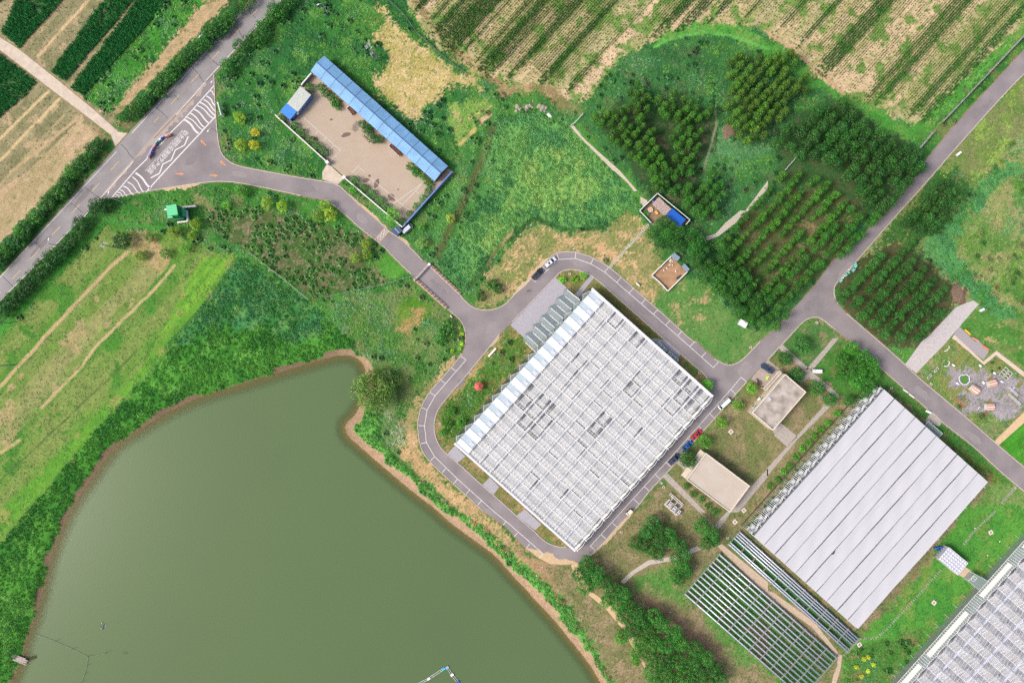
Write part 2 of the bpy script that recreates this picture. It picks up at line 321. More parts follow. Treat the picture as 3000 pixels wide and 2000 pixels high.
zone(T(1, 0, [(1900, 600), (2050, 700), (2100, 850), (2000, 800), (1960, 760)]), [(196, 170, 124), (150, 154, 88), (110, 146, 70)], 2, .2, 8)
zone(T(1, 0, [(1750, 1000), (2100, 900), (2200, 980), (1950, 1250), (1850, 1350)]), [(110, 156, 70), (134, 160, 84), (176, 164, 110)], 3, .15, 8, None, 'weed')
CROP = O([(930, -300), (935, 10), (1000, 105), (1090, 165), (1150, 195), (1240, 195), (1340, 238), (1420, 135), (1500, 92), (1640, 52), (1740, 62), (1830, 122), (1900, 190), (2000, 240), (2110, 285), (2145, 285), (2352, 50), (2700, -330)])
zone(CROP, [(208, 184, 150), (176, 166, 118), (118, 148, 78)], 5, .28, 4, (1.0, .4), 'crop')
zone(T(1, 0, [(1350, -60), (1450, -60), (1600, 120), (1800, 400), (2100, 640), (2352, 800)]) + T(2, 0, [(200, 760), (450, 820), (520, 960), (600, 1010), (450, 990), (300, 860), (0, 840)]) + T(1, 0, [(2352, 900), (2100, 720), (1780, 480), (1550, 170)]), [(152, 132, 96), (128, 124, 82), (180, 152, 116)], 3, .25, 6)
WOOD = O([(1345, 245), (1430, 140), (1500, 100), (1620, 75), (1740, 80), (1840, 135), (1900, 210), (2000, 275), (2130, 330), (2125, 390), (1790, 755), (1700, 745), (1570, 625), (1490, 530), (1480, 450), (1330, 275)])
zone(WOOD, [(52, 104, 56), (66, 122, 64), (88, 112, 70)], 5, .15, 5, None, 'weed')
zone(T(2, 0, [(1330, 330), (1700, 180), (2000, 220), (2352, 380)]) + T(3, 0, [(180, 470), (450, 700), (700, 880), (1000, 980), (1250, 1180), (1500, 1000), (2352, 200), (2500, 60), (2500, 160), (1600, 1060), (1300, 1300), (1100, 1200), (800, 1000), (400, 780), (0, 500)]) + T(2, 0, [(2000, 330), (1700, 300), (1330, 420)]), [(76, 146, 58), (94, 158, 70), (112, 150, 74)], 5, .2, 6, None, 'short')
zone(T(2, 0, [(1800, 1200), (2352, 1250), (2352, 1568), (1750, 1568)]) + T(2, 1, [(2050, 100), (1700, 200)]), [(84, 136, 84), (66, 120, 66), (100, 140, 90)], 4, .15, 12, None, 'weed')
zone(O([(1720, 490), (1810, 430), (1900, 430), (1990, 480), (1950, 560), (1820, 690), (1740, 690), (1660, 600)]), [(96, 98, 64), (66, 100, 50), (140, 122, 92)], 3, .12, 12, None, 'short')
zone(O([(1830, 265), (1920, 225), (1990, 275), (2120, 345), (2120, 385), (1990, 500), (1900, 430), (1800, 420), (1780, 330)]), [(54, 94, 50), (66, 98, 56), (90, 94, 64)], 3, .15, 10)
zone(O([(1360, 270), (1480, 200), (1500, 240), (1640, 260), (1650, 330), (1600, 400), (1640, 460), (1660, 510), (1580, 500), (1480, 430), (1420, 340)]), [(60, 88, 52), (48, 84, 46), (110, 100, 80)], 3, .1, 10)
BASIN = O([(1125, 275), (1230, 252), (1310, 295), (1410, 400), (1480, 470), (1425, 482), (1380, 522), (1300, 528), (1220, 498), (1160, 558), (1100, 640), (1060, 670), (1000, 600), (1060, 480), (1095, 370)])
zone(BASIN, [(84, 144, 82), (106, 158, 84), (68, 126, 70)], 6, .2, 6, None, 'reed2', .3)
zone(O([(1240, 330), (1330, 350), (1390, 440), (1330, 480), (1210, 470), (1150, 530), (1110, 600), (1100, 560), (1160, 470), (1190, 400)]), [(116, 164, 86), (136, 172, 94), (92, 148, 78)], 4, .25, 16, None, 'reed2', .3)
zone(T(1, 1, [(1900, -300), (2200, -100), (2180, 150), (2050, 330), (1850, 600), (1600, 830), (1560, 700), (1700, 450)]), [(64, 122, 58), (86, 142, 74), (104, 140, 70)], 5, .2, 10, None, 'weed')
DRY = O([(1160, 572), (1230, 512), (1300, 538), (1390, 528), (1435, 488), (1490, 520), (1500, 560), (1560, 680), (1500, 700), (1390, 600), (1280, 585), (1200, 655), (1140, 712), (1080, 705)])
zone(DRY, [(158, 150, 104), (126, 138, 78), (206, 172, 132)], 3, .18, 6, None, 'short')
for q in (T(2, 1, [(380, 680), (560, 600), (800, 640), (1000, 800), (1060, 930), (960, 880), (820, 740), (640, 660), (480, 690), (330, 760)]), T(2, 1, [(0, 980), (110, 960), (60, 1080), (0, 1140)]), T(2, 1, [(1180, 1000), (1250, 1050), (1330, 1240), (1250, 1180)])):
    zone(q, [(206, 170, 130), (170, 152, 104), (140, 142, 86)], 2, .2, 6)
zone(O([(1500, 705), (1560, 625), (1625, 650), (1705, 745), (1795, 768), (1700, 835), (1640, 835)]), [(84, 136, 66), (108, 142, 78), (186, 160, 122)], 4, .06, 6, None, 'short')
# island round the large greenhouse
zone(ISLAND, [(142, 130, 88), (118, 122, 70), (168, 146, 104)], 3, .2, 3, None, 'short')
zone([(1310, 1175), (1350, 1125), (1475, 990), (1560, 985), (1340, 1290), (1300, 1300), (1290, 1230)], [(84, 128, 52), (72, 116, 46), (110, 116, 62)], 3, .2, 8, None, 'weed')
zone([(1318, 1150), (1385, 1070), (1460, 995), (1480, 1000), (1400, 1090), (1330, 1170)], [(176, 156, 108), (150, 140, 90), (120, 130, 76)], 2, .2, 6)
zone([(1745, 820), (1820, 883), (1934, 985), (1900, 1010), (1740, 870)], [(124, 112, 72), (104, 106, 60), (96, 112, 56)], 2, .2, 3)
# east side
zone(O([(2140, 385), (2352, 175), (2700, -200), (2700, 1300), (2352, 1060), (2010, 720), (1930, 650), (1950, 600), (2040, 510)]), [(100, 138, 70), (148, 150, 100), (80, 126, 56)], 4, .3, 12, None, 'weed')
zone(O([(2150, 380), (2352, 170), (2352, 300), (2250, 400), (2180, 450)]), [(110, 136, 70), (126, 134, 86), (140, 168, 80)], 4, .2, 8, None, 'short')
zone(T(3, 1, [(1500, 0), (1750, 0), (1900, 150), (1830, 440), (1600, 620), (1100, 660), (900, 780), (1200, 420)]), [(70, 116, 54), (58, 104, 50), (120, 128, 76)], 4, .15, 8, None, 'weed')
zone(T(3, 1, [(2100, 0), (2260, -100), (2352, 0), (2100, 150), (1830, 440), (1700, 700), (1800, 850), (2050, 1100), (2352, 1400), (2450, 1600), (2352, 1560), (1950, 1250), (1700, 1020), (1400, 780), (1480, 640), (1750, 400), (1900, 150)]), [(76, 140, 84), (96, 152, 88), (72, 134, 62)], 4, .2, 14, None, 'reed')
zone(T(3, 1, [(620, 1020), (820, 830), (1180, 640), (1400, 760), (1650, 1000), (1720, 1160), (1560, 1420), (1450, 1640), (1000, 1560), (720, 1300), (640, 1200)]), [(72, 82, 50), (92, 92, 62), (60, 92, 50)], 3, .2, 6)
zone(T(3, 1, [(1670, 1090), (1740, 1060), (1800, 1120), (1810, 1190), (1750, 1220), (1700, 1180)]), [(126, 106, 90), (112, 96, 80), (140, 120, 100)], 2, .1, 4)
GARDEN = T(3, 2, [(1360, 300), (1640, -10), (1730, -10), (1990, 215), (2100, 110), (2400, 300), (2420, 600), (2080, 915), (1850, 730), (1500, 430)])
zone(GARDEN, [(100, 134, 68), (124, 132, 82), (160, 148, 110)], 2, .16, 3, None, 'weed')
zone(T(3, 2, [(1660, 210), (1760, 250), (1950, 240), (2060, 290), (2200, 330), (2420, 330), (2420, 560), (2200, 745), (1900, 645), (1770, 640), (1850, 560), (1760, 480), (1630, 420), (1650, 270)]), [(166, 160, 166), (152, 148, 152), (120, 132, 100)], 2.2, .14, 5)
zone(T(3, 2, [(2420, 660), (2110, 945), (2140, 1000), (2420, 1230)]), [(68, 146, 44), (88, 158, 56), (70, 128, 44)], 4, .2, 3, (.8, .3), 'short')
zone(T(3, 2, [(2040, -200), (2420, -200), (2420, 330), (2130, 70)]), [(84, 142, 60), (140, 142, 92), (70, 126, 50)], 3, .2, 3, (1.0, .3), 'short')
zone(T(3, 1, [(1800, 1420), (1920, 1260), (2100, 1330), (2352, 1560), (2352, 1640), (1900, 1560)]), [(92, 142, 66), (76, 130, 56), (176, 160, 112)], 3, .08, 4, None, 'short')
# courtyard and south
zone([(1870, 1490), (2190, 1120), (2300, 1010), (2400, 930), (2500, 1000), (2760, 1250), (2960, 1430), (3060, 1510), (3060, 2060), (1830, 2060), (1600, 1660), (1690, 1650)], [(138, 130, 94), (114, 122, 76), (158, 140, 112)], 4, .2, 6, None, 'short')
zone([(2330, 968), (2380, 930), (2420, 945), (2480, 1000), (2380, 1085), (2290, 1020)], [(72, 120, 62), (90, 128, 70), (140, 130, 96)], 3, .12, 5, None, 'short')
zone(T(3, 2, [(430, 250), (700, 30), (1000, 180), (1500, 640), (1620, 770), (2080, 1170), (2352, 1350), (2420, 1420), (2350, 1500), (2050, 1290), (1070, 430), (900, 520), (650, 490), (500, 350)]), [(60, 118, 50), (78, 130, 58), (120, 124, 74)], 3, .14, 6, None, 'short')
zone(T(3, 2, [(1600, 880), (2080, 1200), (2200, 1290), (2050, 1300), (1600, 920)]), [(96, 112, 52), (84, 122, 50), (130, 116, 70)], 3, .2, 6, None, 'weed')
zone(T(3, 2, [(2050, 1300), (2300, 1300), (2420, 1420), (2420, 1640), (1800, 1640)]), [(112, 146, 78), (138, 148, 96), (90, 138, 60)], 4, .2, 6, None, 'short')
zone(T(3, 3, [(1800, -60), (2420, -60), (2420, 200), (1950, 620), (1100, 1640), (700, 1640), (650, 1330), (850, 1150), (1100, 900), (1600, 300)]), [(72, 140, 56), (90, 152, 62), (118, 148, 72)], 6, .2, 6, None, 'short')
zone(T(3, 3, [(680, 1320), (900, 1200), (1200, 1150), (1500, 1050), (1100, 1640), (700, 1640)]), [(88, 132, 62), (70, 122, 50), (132, 128, 84)], 3, .15, 6, None, 'weed')
zone(T(2, 3, [(1080, 660), (1430, 450), (1560, 700), (1900, 1000), (2300, 1400), (2100, 1420), (1700, 900), (1200, 720)]), [(82, 138, 60), (104, 142, 74), (150, 140, 100)], 3, .12, 6, None, 'short')
zone(T(2, 3, [(1100, 690), (1400, 860), (1520, 950), (1760, 1010), (1960, 1250), (1860, 1340), (1600, 1150), (1300, 900)]), [(150, 122, 104), (132, 116, 92), (110, 116, 76)], 2, .2, 8)
zone(T(2, 3, [(1560, 750), (1890, 380), (2160, 620), (2352, 800), (2352, 1450), (2200, 1320)]) + T(3, 3, [(0, 800), (630, 1330), (400, 1600), (150, 1640)]), [(92, 150, 66), (80, 134, 60), (140, 134, 98)], 2.5, .2, 4, None, 'short')
zone(T(2, 3, [(1990, 280), (2090, 180), (2352, 420), (2352, 700)]) + T(3, 3, [(0, 420), (830, 1160), (710, 1250), (0, 620)]), [(60, 120, 60), (72, 130, 62), (110, 122, 82)], 2.5, .2, 4, None, 'short')
zone([(2180, 1545), (2580, 1125), (2600, 1130), (2205, 1570), (2190, 1570)], [(70, 104, 62), (90, 110, 74), (140, 132, 112)], 2, .25, 4, None, 'weed')
LINES = [  # worn earth lines: points px, width m, colour
    (T(0, 0, [(830, -20), (345, 520)]), 1.0, (206, 178, 140)), (T(0, 0, [(1060, -20), (700, 390)]), .7, (196, 172, 134)), (T(0, 0, [(620, -60), (190, 450)]), .5, (176, 158, 120)),
    (T(0, 0, [(440, 840), (-60, 1330)]), .9, (206, 184, 140)), (T(0, 0, [(540, 910), (-60, 1540)]), .9, (206, 184, 140)), (T(0, 0, [(750, 1060), (100, 1580)]), 1.0, (190, 166, 130)),
    (T(0, 0, [(590, 1060), (-60, 1760)]), .5, (180, 160, 120)),
    (T(0, 1, [(1190, 730), (1000, 900), (700, 1210), (370, 1568)]) + T(0, 2, [(0, 420), (-60, 480)]), 1.15, (190, 166, 126)),
    (T(0, 1, [(1600, 870), (1460, 1040), (1350, 1160), (920, 1568)]) + T(0, 2, [(740, 240), (380, 610)]), 1.0, (190, 170, 128)), (T(0, 2, [(180, 910), (-60, 1060)]), 1.2, (190, 168, 124)),
    (T(1, 1, [(2352, 560), (2200, 740), (2130, 850)]), 1.3, (170, 150, 110)), (T(1, 0, [(2050, 1130), (2150, 1050)]), 1.4, (206, 176, 140)), (T(1, 0, [(1880, 1320), (2010, 1190)]), 1.4, (186, 176, 110)),
    (T(2, 0, [(1870, 970), (1875, 1150), (1830, 1330), (1760, 1568)]), .7, (140, 146, 112)),
    (T(0, 2, [(1260, 90), (1000, 340), (300, 1000), (-60, 1330)]), .5, (86, 110, 60)), (T(3, 0, [(-20, 290), (200, 440), (550, 730), (700, 860)]), 1.2, (190, 160, 126)),
]
BRIGHT = [(smooth_line([(318, 640), (225, 735), (100, 870), (-60, 1030)]), 2.2, (72, 146, 54)), (T(0, 1, [(960, 450), (1250, 500), (1520, 540)]), 1.6, (74, 146, 62)), (T(2, 0, [(1310, 430), (1500, 350), (1750, 295), (2000, 325), (2352, 450)]), 1.0, (104, 176, 84)),
          (O([(1130, 275), (1095, 370), (1060, 480), (1010, 590)]), 2.0, (60, 112, 52))]
DARKL = [(smooth_line(O([(1135, 285), (1115, 350), (1085, 420), (1050, 490), (1005, 585)])), 2.4, (92, 96, 58)), (smooth_line(O([(1150, 560), (1110, 620), (1075, 665)])), 1.2, (70, 96, 50)), (O([(1165, 556), (1225, 500), (1300, 526), (1378, 524)]), 1.4, (48, 88, 40)), (O([(545, 595), (480, 690), (380, 800)]), 1.5, (50, 104, 50)), (T(1, 2, [(1160, 640), (1130, 840), (1190, 970), (1850, 1568)]), 1.0, (52, 98, 46))]

# ---------------------------------------------------------------- ground sheet
def axis(half, step, far):
    a = list(np.arange(0, half + step / 2, step)); d = step
    while a[-1] < far: d *= 1.35; a.append(a[-1] + d)
    return np.array([-v for v in a[:0:-1]] + a)
GX = axis(200, 0.5, 6000); GY = axis(140, 0.5, 6000)
X, Y = np.meshgrid(GX, GY)
PX = X / S + 1500; PY = 1000 - Y / S
WX = (fbm(X / 6, Y / 6, 11) - .5) + .6 * (fbm(X / 1.6, Y / 1.6, 12) - .5); WY = (fbm(X / 6, Y / 6, 21) - .5) + .6 * (fbm(X / 1.6, Y / 1.6, 22) - .5)
COL = np.zeros(X.shape + (3,), np.float32); COVER = np.zeros(X.shape, int); ROUGH = np.zeros(X.shape)
COVERS = ['none']; ROWM = np.zeros(X.shape, bool)
across = X * math.sin(ROWDIR) - Y * math.cos(ROWDIR); along = X * math.cos(ROWDIR) + Y * math.sin(ROWDIR)
for zi, (poly, cols, scale, share, warp, rows, cover, rough) in enumerate(ZONES):
    m = inpoly(PX + WX * warp * 2.2, PY + WY * warp * 2.2, poly)
    if not m.any(): continue
    x, y = X[m], Y[m]; a, b, c = (np.array(alb(k)) for k in cols)
    n = sstep(.32, .68, fbm(x / scale, y / scale, zi + 31)); n2 = fbm(x / (scale * .7), y / (scale * .7), zi + 131)
    n3 = fbm(x / .9, y / .9, zi + 77, 2)
    t = np.quantile(n2, 1 - share); k = sstep(t - .02, t + .05, n2)
    if rows:
        st = .6 * vnoise(across[m] / rows[0], along[m] / 70, zi) + .4 * vnoise(across[m] / (rows[0] * 3.3), along[m] / 130, zi + 9); n = np.clip(n * .6 + .2 + (st - .5) * 6 * rows[1], 0, 1)
        st2 = vnoise(across[m] / (rows[0] * 4), along[m] / 60, zi + 5); k = np.clip(k + (st2 > .62) * .35, 0, 1)
    col = a + (b - a) * n[:, None]; col = col + (c - col) * k[:, None]; col *= (0.80 + .4 * n3)[:, None]
    COL[m] = col; ROWM[m] = bool(rows)
    if cover not in COVERS and cover: COVERS.append(cover)
    COVER[m] = COVERS.index(cover) if cover else 0
    ROUGH[m] = rough
_j = RNG.normal(0, 1.7, X.shape + (2,)).astype(int); _i0, _i1 = np.indices(X.shape)
_a = np.clip(_i0 + _j[..., 0] + np.rint((fbm(X / 2.2, Y / 2.2, 201) - .5) * 10).astype(int), 0, X.shape[0] - 1); _b = np.clip(_i1 + _j[..., 1] + np.rint((fbm(X / 2.2, Y / 2.2, 211) - .5) * 10).astype(int), 0, X.shape[1] - 1)
_in = (abs(X) < 198) & (abs(Y) < 138) & ~ROWM; COL[_in] = COL[_a[_in], _b[_in]]
def paint(lines, amt=1.0, cov=None):
    for pts, wd, c in lines:
        d = dist_line(X + WX * .7, Y + WY * .7, W(pts)); k = (1 - sstep(wd * .35, wd * .75, d)) * amt * (.5 + .5 * sstep(.25, .5, fbm(X / 2.2, Y / 2.2, 61)))
        COL[:] = COL + (np.array(alb(c)) - COL) * k[..., None]
        COVER[(k > .4)] = 0 if cov is None else COVERS.index(cov)
paint(LINES); paint(BRIGHT, .9, 'short'); paint(DARKL, .8, 'weed')
# bare sandy spots in the grass
SHW = W(SHORE); inp = inpoly(PX, PY, SHORE); dsh = dist_line(X, Y, SHW)
nb = (fbm(X / 3, Y / 3, 91) - .5) * 3.2
east = sstep(-75, -45, X)
bandw = .5 + 1.3 * east + 1.5 * sstep(.42, .68, fbm(X / 9, Y / 9, 95)) + nb * .6
shore = (~inp) & (dsh < bandw)
sc1 = np.array(alb((124, 106, 86))); sc2 = np.array(alb((178, 150, 124)))
COL[shore] = (sc1 + (sc2 - sc1) * east[..., None])[shore] * (.8 + .4 * fbm(X / 1.2, Y / 1.2, 5))[shore][:, None]
COL[inp] = np.array(alb((150, 120, 84)))
COVER[shore | inp] = 0
# paved things lie on flat earth
HARD = np.zeros(X.shape, bool)
for poly in (MAIN, PARK_ROAD, YARD, DRIVE, TRACK): HARD |= inpoly(PX, PY, poly)
HARD &= ~inpoly(PX, PY, ISLAND)
EDGES = [W(MAIN_L), W(MAIN_R), W(ENTR_N + LOOP_NE), W(EAST_R), W(EAST_L + LOOP_SE + LOOP_SW + ENTR_S), W(ISLAND + ISLAND[:1]), W(TRACK)]
near = np.full(X.shape, 99.0)
inview = (abs(X) < 205) & (abs(Y) < 145)
for e in EDGES: near[inview] = np.minimum(near[inview], dist_line(X[inview], Y[inview], e))
vg = HARD | (near < 1.0)
Z = (fbm(X / 5, Y / 5, 3) - .5) * .5 + (fbm(X / 1.3, Y / 1.3, 4, 2) - .5) * .22
Z = np.where(COVER == 0, Z * .25, Z) * (1 + ROUGH) * sstep(.8, 3.0, np.where(HARD, 0, near)) - .06
WATER_Z = -0.9
bank = sstep(0, 5.0, dsh)
Z = np.where(inp, WATER_Z - np.minimum(2.0, dsh * .28), WATER_Z + (Z - WATER_Z) * bank)
Z[~inview & ~inp] = -.06
COVER[vg] = 0
earth = HARD | (near < .35); COL[earth] = np.array(alb((150, 132, 104)))
ny, nx = X.shape
# ---------------------------------------------------------------- roads, tracks, yards
def gidx(x, y): return np.clip(np.searchsorted(GY, y), 0, ny - 1), np.clip(np.searchsorted(GX, x), 0, nx - 1)
def gz(x, y): i, j = gidx(x, y); return float(Z[i, j])
asph = mat('asphalt_old', (152, 148, 150), .9, noise=(.16, .13), bump=.1, spec=.15)
asph2 = mat('asphalt_park', (144, 137, 140), .9, noise=(.14, .16), bump=.1, spec=.15)
conc = mat('concrete_pale', (206, 192, 176), .9, noise=(.5, .14), bump=.1, spec=.15)
conc2 = mat('concrete_path', (176, 168, 160), .9, noise=(1.2, .16), bump=.1, spec=.15)
white = mat('road_paint_white', (222, 221, 222), .7, noise=(3.0, .1)); yellow = mat('road_paint_yellow', (222, 196, 140), .7); orange = mat('road_paint_orange', (244, 160, 96), .7)
kerbm = mat('kerb_concrete', (206, 198, 190), .85, noise=(1.5, .12))
sandm = mat('road_dust', (204, 178, 144), .95, noise=(1.0, .12))
def flatten(poly, zz=-.06):
    k = inpoly(PX, PY, poly)
    for _ in range(2): k = k | np.roll(k, 1, 0) | np.roll(k, -1, 0) | np.roll(k, 1, 1) | np.roll(k, -1, 1)
    Z[k] = zz; COVER[k] = 0
def sheet(name, poly, m, z=.02, holes=(), parent=None, kind='structure'):
    if poly is not PARK_ROAD and poly is not MAIN: flatten(poly)
    o = MB().prism(W(poly), None if parent else -.05, z, [W(h) for h in holes]).build(name, m, parent)
    if not parent: tag(o, kind=kind)
    return o
main = sheet('main_road', MAIN, asph, .030)
park = sheet('park_road', PARK_ROAD, asph2, .020, [ISLAND])
sheet('concrete_track', TRACK, conc, .012)
yard = sheet('yard_pavement', YARD, mat('yard_concrete', (200, 184, 166), .9, noise=(.22, .14), second=(182, 164, 146), bump=.1), .02)
sheet('driveway', DRIVE, conc, .026)
# kerbs
def kerb(name, pts, wd=.22, h=.13):
    o = MB().strip(smooth_line(W(pts), 1), wd, .02 + h, -.05).build(name, kerbm); tag(o, kind='structure')
for pts in (ENTR_N[:13], ENTR_N[13:18], ENTR_N[19:] + LOOP_NE[:15], LOOP_NE[15:21], EAST_R[1:14], EAST_R[14:], EAST_L[:9], EAST_L[9:], LOOP_SE[:11], LOOP_SW[3:16], LOOP_SW[16:], ENTR_S[1:9], ENTR_S[9:], ISLAND[:15], ISLAND[17:]):
    kerb('kerb', pts)
# dust blown against the road edges, each patch its own part of the road
def dust(parent, pts, wd, z, seed, m=None):
    rs = random.Random(seed); p = densify(W(pts), 1.2); L = []; R = []
    a = offset(p, .05); b = offset(p, -wd)
    for i in range(len(p)):
        k = math.sin(math.pi * i / (len(p) - 1)) ** .5 * (.45 + .55 * rs.random()) if 0 < i < len(p) - 1 else .02
        L.append(a[i]); R.append((a[i][0] + (b[i][0] - a[i][0]) * k, a[i][1] + (b[i][1] - a[i][1]) * k))
    MB().prism(L + R[::-1], None, z).build('dust_patch', m or sandm, parent)
dust(park, [(1500, 870), (1540, 836), (1580, 790), (1612, 752)][::-1], 2.2, .026, 1); dust(park, [(1015, 564), (1056, 604), (1110, 650), (1139, 677)][::-1], 1.2, .026, 2)
dust(park, [(1164, 693), (1203, 726)][::-1], 1.6, .026, 3); dust(park, [(1541, 1605), (1580, 1634), (1612, 1651), (1659, 1653), (1691, 1648)][::-1], 4.0, .026, 4)
dust(park, [(1432, 1019), (1464, 978)], 1.0, .026, 5); dust(park, [(1864, 1488), (1809, 1541), (1771, 1586), (1723, 1629)][::-1], 1.4, .026, 6)
dust(park, [(590, 535), (520, 546), (470, 553)][::-1], 2.0, .026, 8); dust(park, [(1519, 1500), (1560, 1540)], 1.2, .026, 9)
dm = mat('road_dirt_streak', (176, 162, 152), .95, noise=(.6, .10))
dust(main, [(395, 462), (470, 375), (560, 285), (605, 237)], 3.6, .036, 12, dm); dust(main, [(300, 570), (340, 520), (395, 462)], 2.2, .036, 13, dm)
# cracks sealed with tar across the old road
crk = mat('tar_seam', (92, 88, 96), .7)
for q in (T(0, 0, [(2275, 60), (2290, 110), (2352, 170)]), T(0, 0, [(2110, 235), (2190, 265), (2210, 320), (2235, 360)]), T(0, 0, [(1885, 487), (1940, 545), (2010, 605)]), T(0, 0, [(1757, 615), (1810, 660), (1870, 755)]), T(0, 0, [(1600, 870), (1640, 920)]),
          T(0, 0, [(1430, 980), (1540, 1085)]), T(0, 0, [(1110, 1325), (1160, 1370), (1190, 1420), (1235, 1465)]), T(0, 1, [(770, 145), (830, 190), (910, 250)]), T(0, 1, [(625, 285), (700, 330), (755, 385)]), T(0, 1, [(310, 645), (370, 700)]), T(0, 1, [(20, 965), (75, 1020), (130, 1075)]),
          T(0, 0, [(1420, 1270), (1580, 1100), (1800, 880)])):
    MB().strip(W(smooth_line(q, 1)), .22, .040).build('crack', crk, main)
# painted lines (thin sheets on the asphalt)
def line(parent, pts, wd, m=white, z=.034, name='painted_line'): return MB().strip(W(pts), wd, z).build(name, m, parent)
for a, b in ((T(0, 0, [(1200, 1215)])[0], (735, 3)), ((338, 441), (-40, 848))): line(main, [(a[0] + 4, a[1] + 3), (b[0] + 4, b[1] + 3)], .22, z=.041)
line(main, [(826, -2), (743, 86), (604, 236)], .22, z=.041); line(main, T(0, 0, [(1880, 760), (1620, 1060)]), .2, z=.041); line(main, T(0, 0, [(1225, 1483), (1150, 1568)]) + T(0, 1, [(770, 425)]), .24, z=.041); line(main, [(243, 636), (-40, 922)], .2, z=.041)
for a, b in ([(2375, 80), (2312, 148)], [(2200, 270), (2125, 350)], [(2013, 475), (1940, 553)], [(1828, 677), (1757, 757)], [(1645, 878), (1572, 958)], [(1460, 1080), (1415, 1125)], [(1095, 1483), (1022, 1562)]): line(main, T(0, 0, [a, b]), .18, yellow, .041, 'centre_dash')
for a, b in ([(913, 115), (840, 193)], [(730, 315), (660, 393)], [(552, 515), (475, 595)], [(368, 715), (283, 808)], [(190, 912), (115, 993)], [(10, 1110), (-60, 1190)]): line(main, T(0, 1, [a, b]), .18, yellow, .041, 'centre_dash')
A1 = T(0, 0, [(1972, 783), (1690, 1100), (1560, 1228)]); A2 = T(0, 0, [(1530, 1270), (1435, 1370)]); A3 = T(0, 0, [(1365, 1445), (1240, 1568)]) + T(0, 1, [(1030, 245)]); B1 = T(0, 0, [(1987, 1063), (1835, 1230), (1520, 1568)]) + T(0, 1, [(1340, 200)])
for q, wd in ((A1, .36), (A2, .5), (A3, .36), (B1, .42)): line(park, q, wd, name='border_line')
rs = random.Random(5)
for c, r, lst in ((0, 0, [((1695, 1100), (1828, 1222), 22), ((1716, 1078), (1868, 1190), 12), ((1747, 1040), (1884, 1168), 14), ((1782, 1003), (1925, 1128), 16), ((1815, 972), (1962, 1082), 13), ((1838, 942), (1984, 1058), 15), ((1872, 918), (1986, 1018), 13), ((1897, 884), (1986, 972), 15), ((1930, 838), (1976, 872), 12)]),
                  (0, 1, [((1245, 22), (1392, 160), 22), ((1217, 58), (1328, 195), 13), ((1172, 105), (1290, 206), 12), ((1133, 143), (1232, 216), 14), ((1102, 178), (1175, 228), 11), ((1082, 200), (1140, 236), 10), ((1066, 222), (1105, 242), 10)])):
    for (x0, y0), (x1, y1), wz in lst:
        n = 7; q = []
        for i in range(n):
            t = i / (n - 1); s = math.sin(t * math.pi * 1.7) * 9; q.append((x0 + (x1 - x0) * t + s * .75, y0 + (y1 - y0) * t - s * .66))
        line(park, T(c, r, q), wz * ZF * S * .78, name='hatch_stripe')
line(park, T(0, 0, [(1730, 1255), (1695, 1335), (1610, 1380), (1575, 1470), (1495, 1510), (1475, 1568)]) + T(0, 1, [(1465, 25), (1385, 68)]), .42, name='zigzag_line')
for c, r, a, b in ((0, 0, (1895, 1338), (1840, 1288)), (0, 0, (2075, 1525), (2022, 1475)), (0, 1, (1612, 27), (1690, 33)), (0, 1, (1925, 42), (2003, 47))):
    p, q = W(T(c, r, [a, b])); d = Vector(q) - Vector(p); L = d.length; d.normalize(); n = Vector((-d.y, d.x)); f = lambda u, v: (p[0] + d.x * u + n.x * v, p[1] + d.y * u + n.y * v, .034)
    MB().quad(f(0, -.12), f(L * .6, -.17), f(L * .6, .17), f(0, .12)).tri(f(L * .55, -.5), f(L, 0), f(L * .55, .5)).build('arrow_marking', orange, park)
# lettering on the forecourt
def text(parent, body, px, py, size, ang, m, z=.036, sx=1.0, name='lettering'):
    cu = bpy.data.curves.new('lettering', 'FONT'); cu.body = body; cu.size = size; cu.align_x = 'CENTER'; cu.align_y = 'CENTER'; cu.space_character = 1.0; cu.offset = .008 * size
    t = bpy.data.objects.new('lettering_tmp', cu); C.objects.link(t); dg = bpy.context.evaluated_depsgraph_get(); me = bpy.data.meshes.new_from_object(t.evaluated_get(dg)); bpy.data.objects.remove(t)
    me.materials.clear(); me.materials.append(m); o = obj(name, me, parent); x, y = P(px, py); o.location = (x, y, z); o.rotation_euler = (0, 0, ang); o.scale = (sx, 1, 1); return o
p0, p1 = Vector(W([(537, 395)])[0]), Vector(W([(433, 508)])[0]); ang = math.atan2(p1.y - p0.y, p1.x - p0.x)
mid = (T(0, 0, [(1540, 1395)])[0]); t1 = text(park, '衡水国际设施园艺产业园', mid[0], mid[1], 2.05, ang, white); w1 = t1.dimensions.x
t1.scale.x = 20.2 / max(w1, .1)
mid = (T(0, 0, [(1508, 1385)])[0]); t2 = text(park, 'HENGSHUI INTERNATIONAL PROTECTED HORTICULTURE INDUSTRIAL PARK', mid[0], mid[1], .72, ang, white); t2.scale.x = 20.0 / max(t2.dimensions.x, .1)
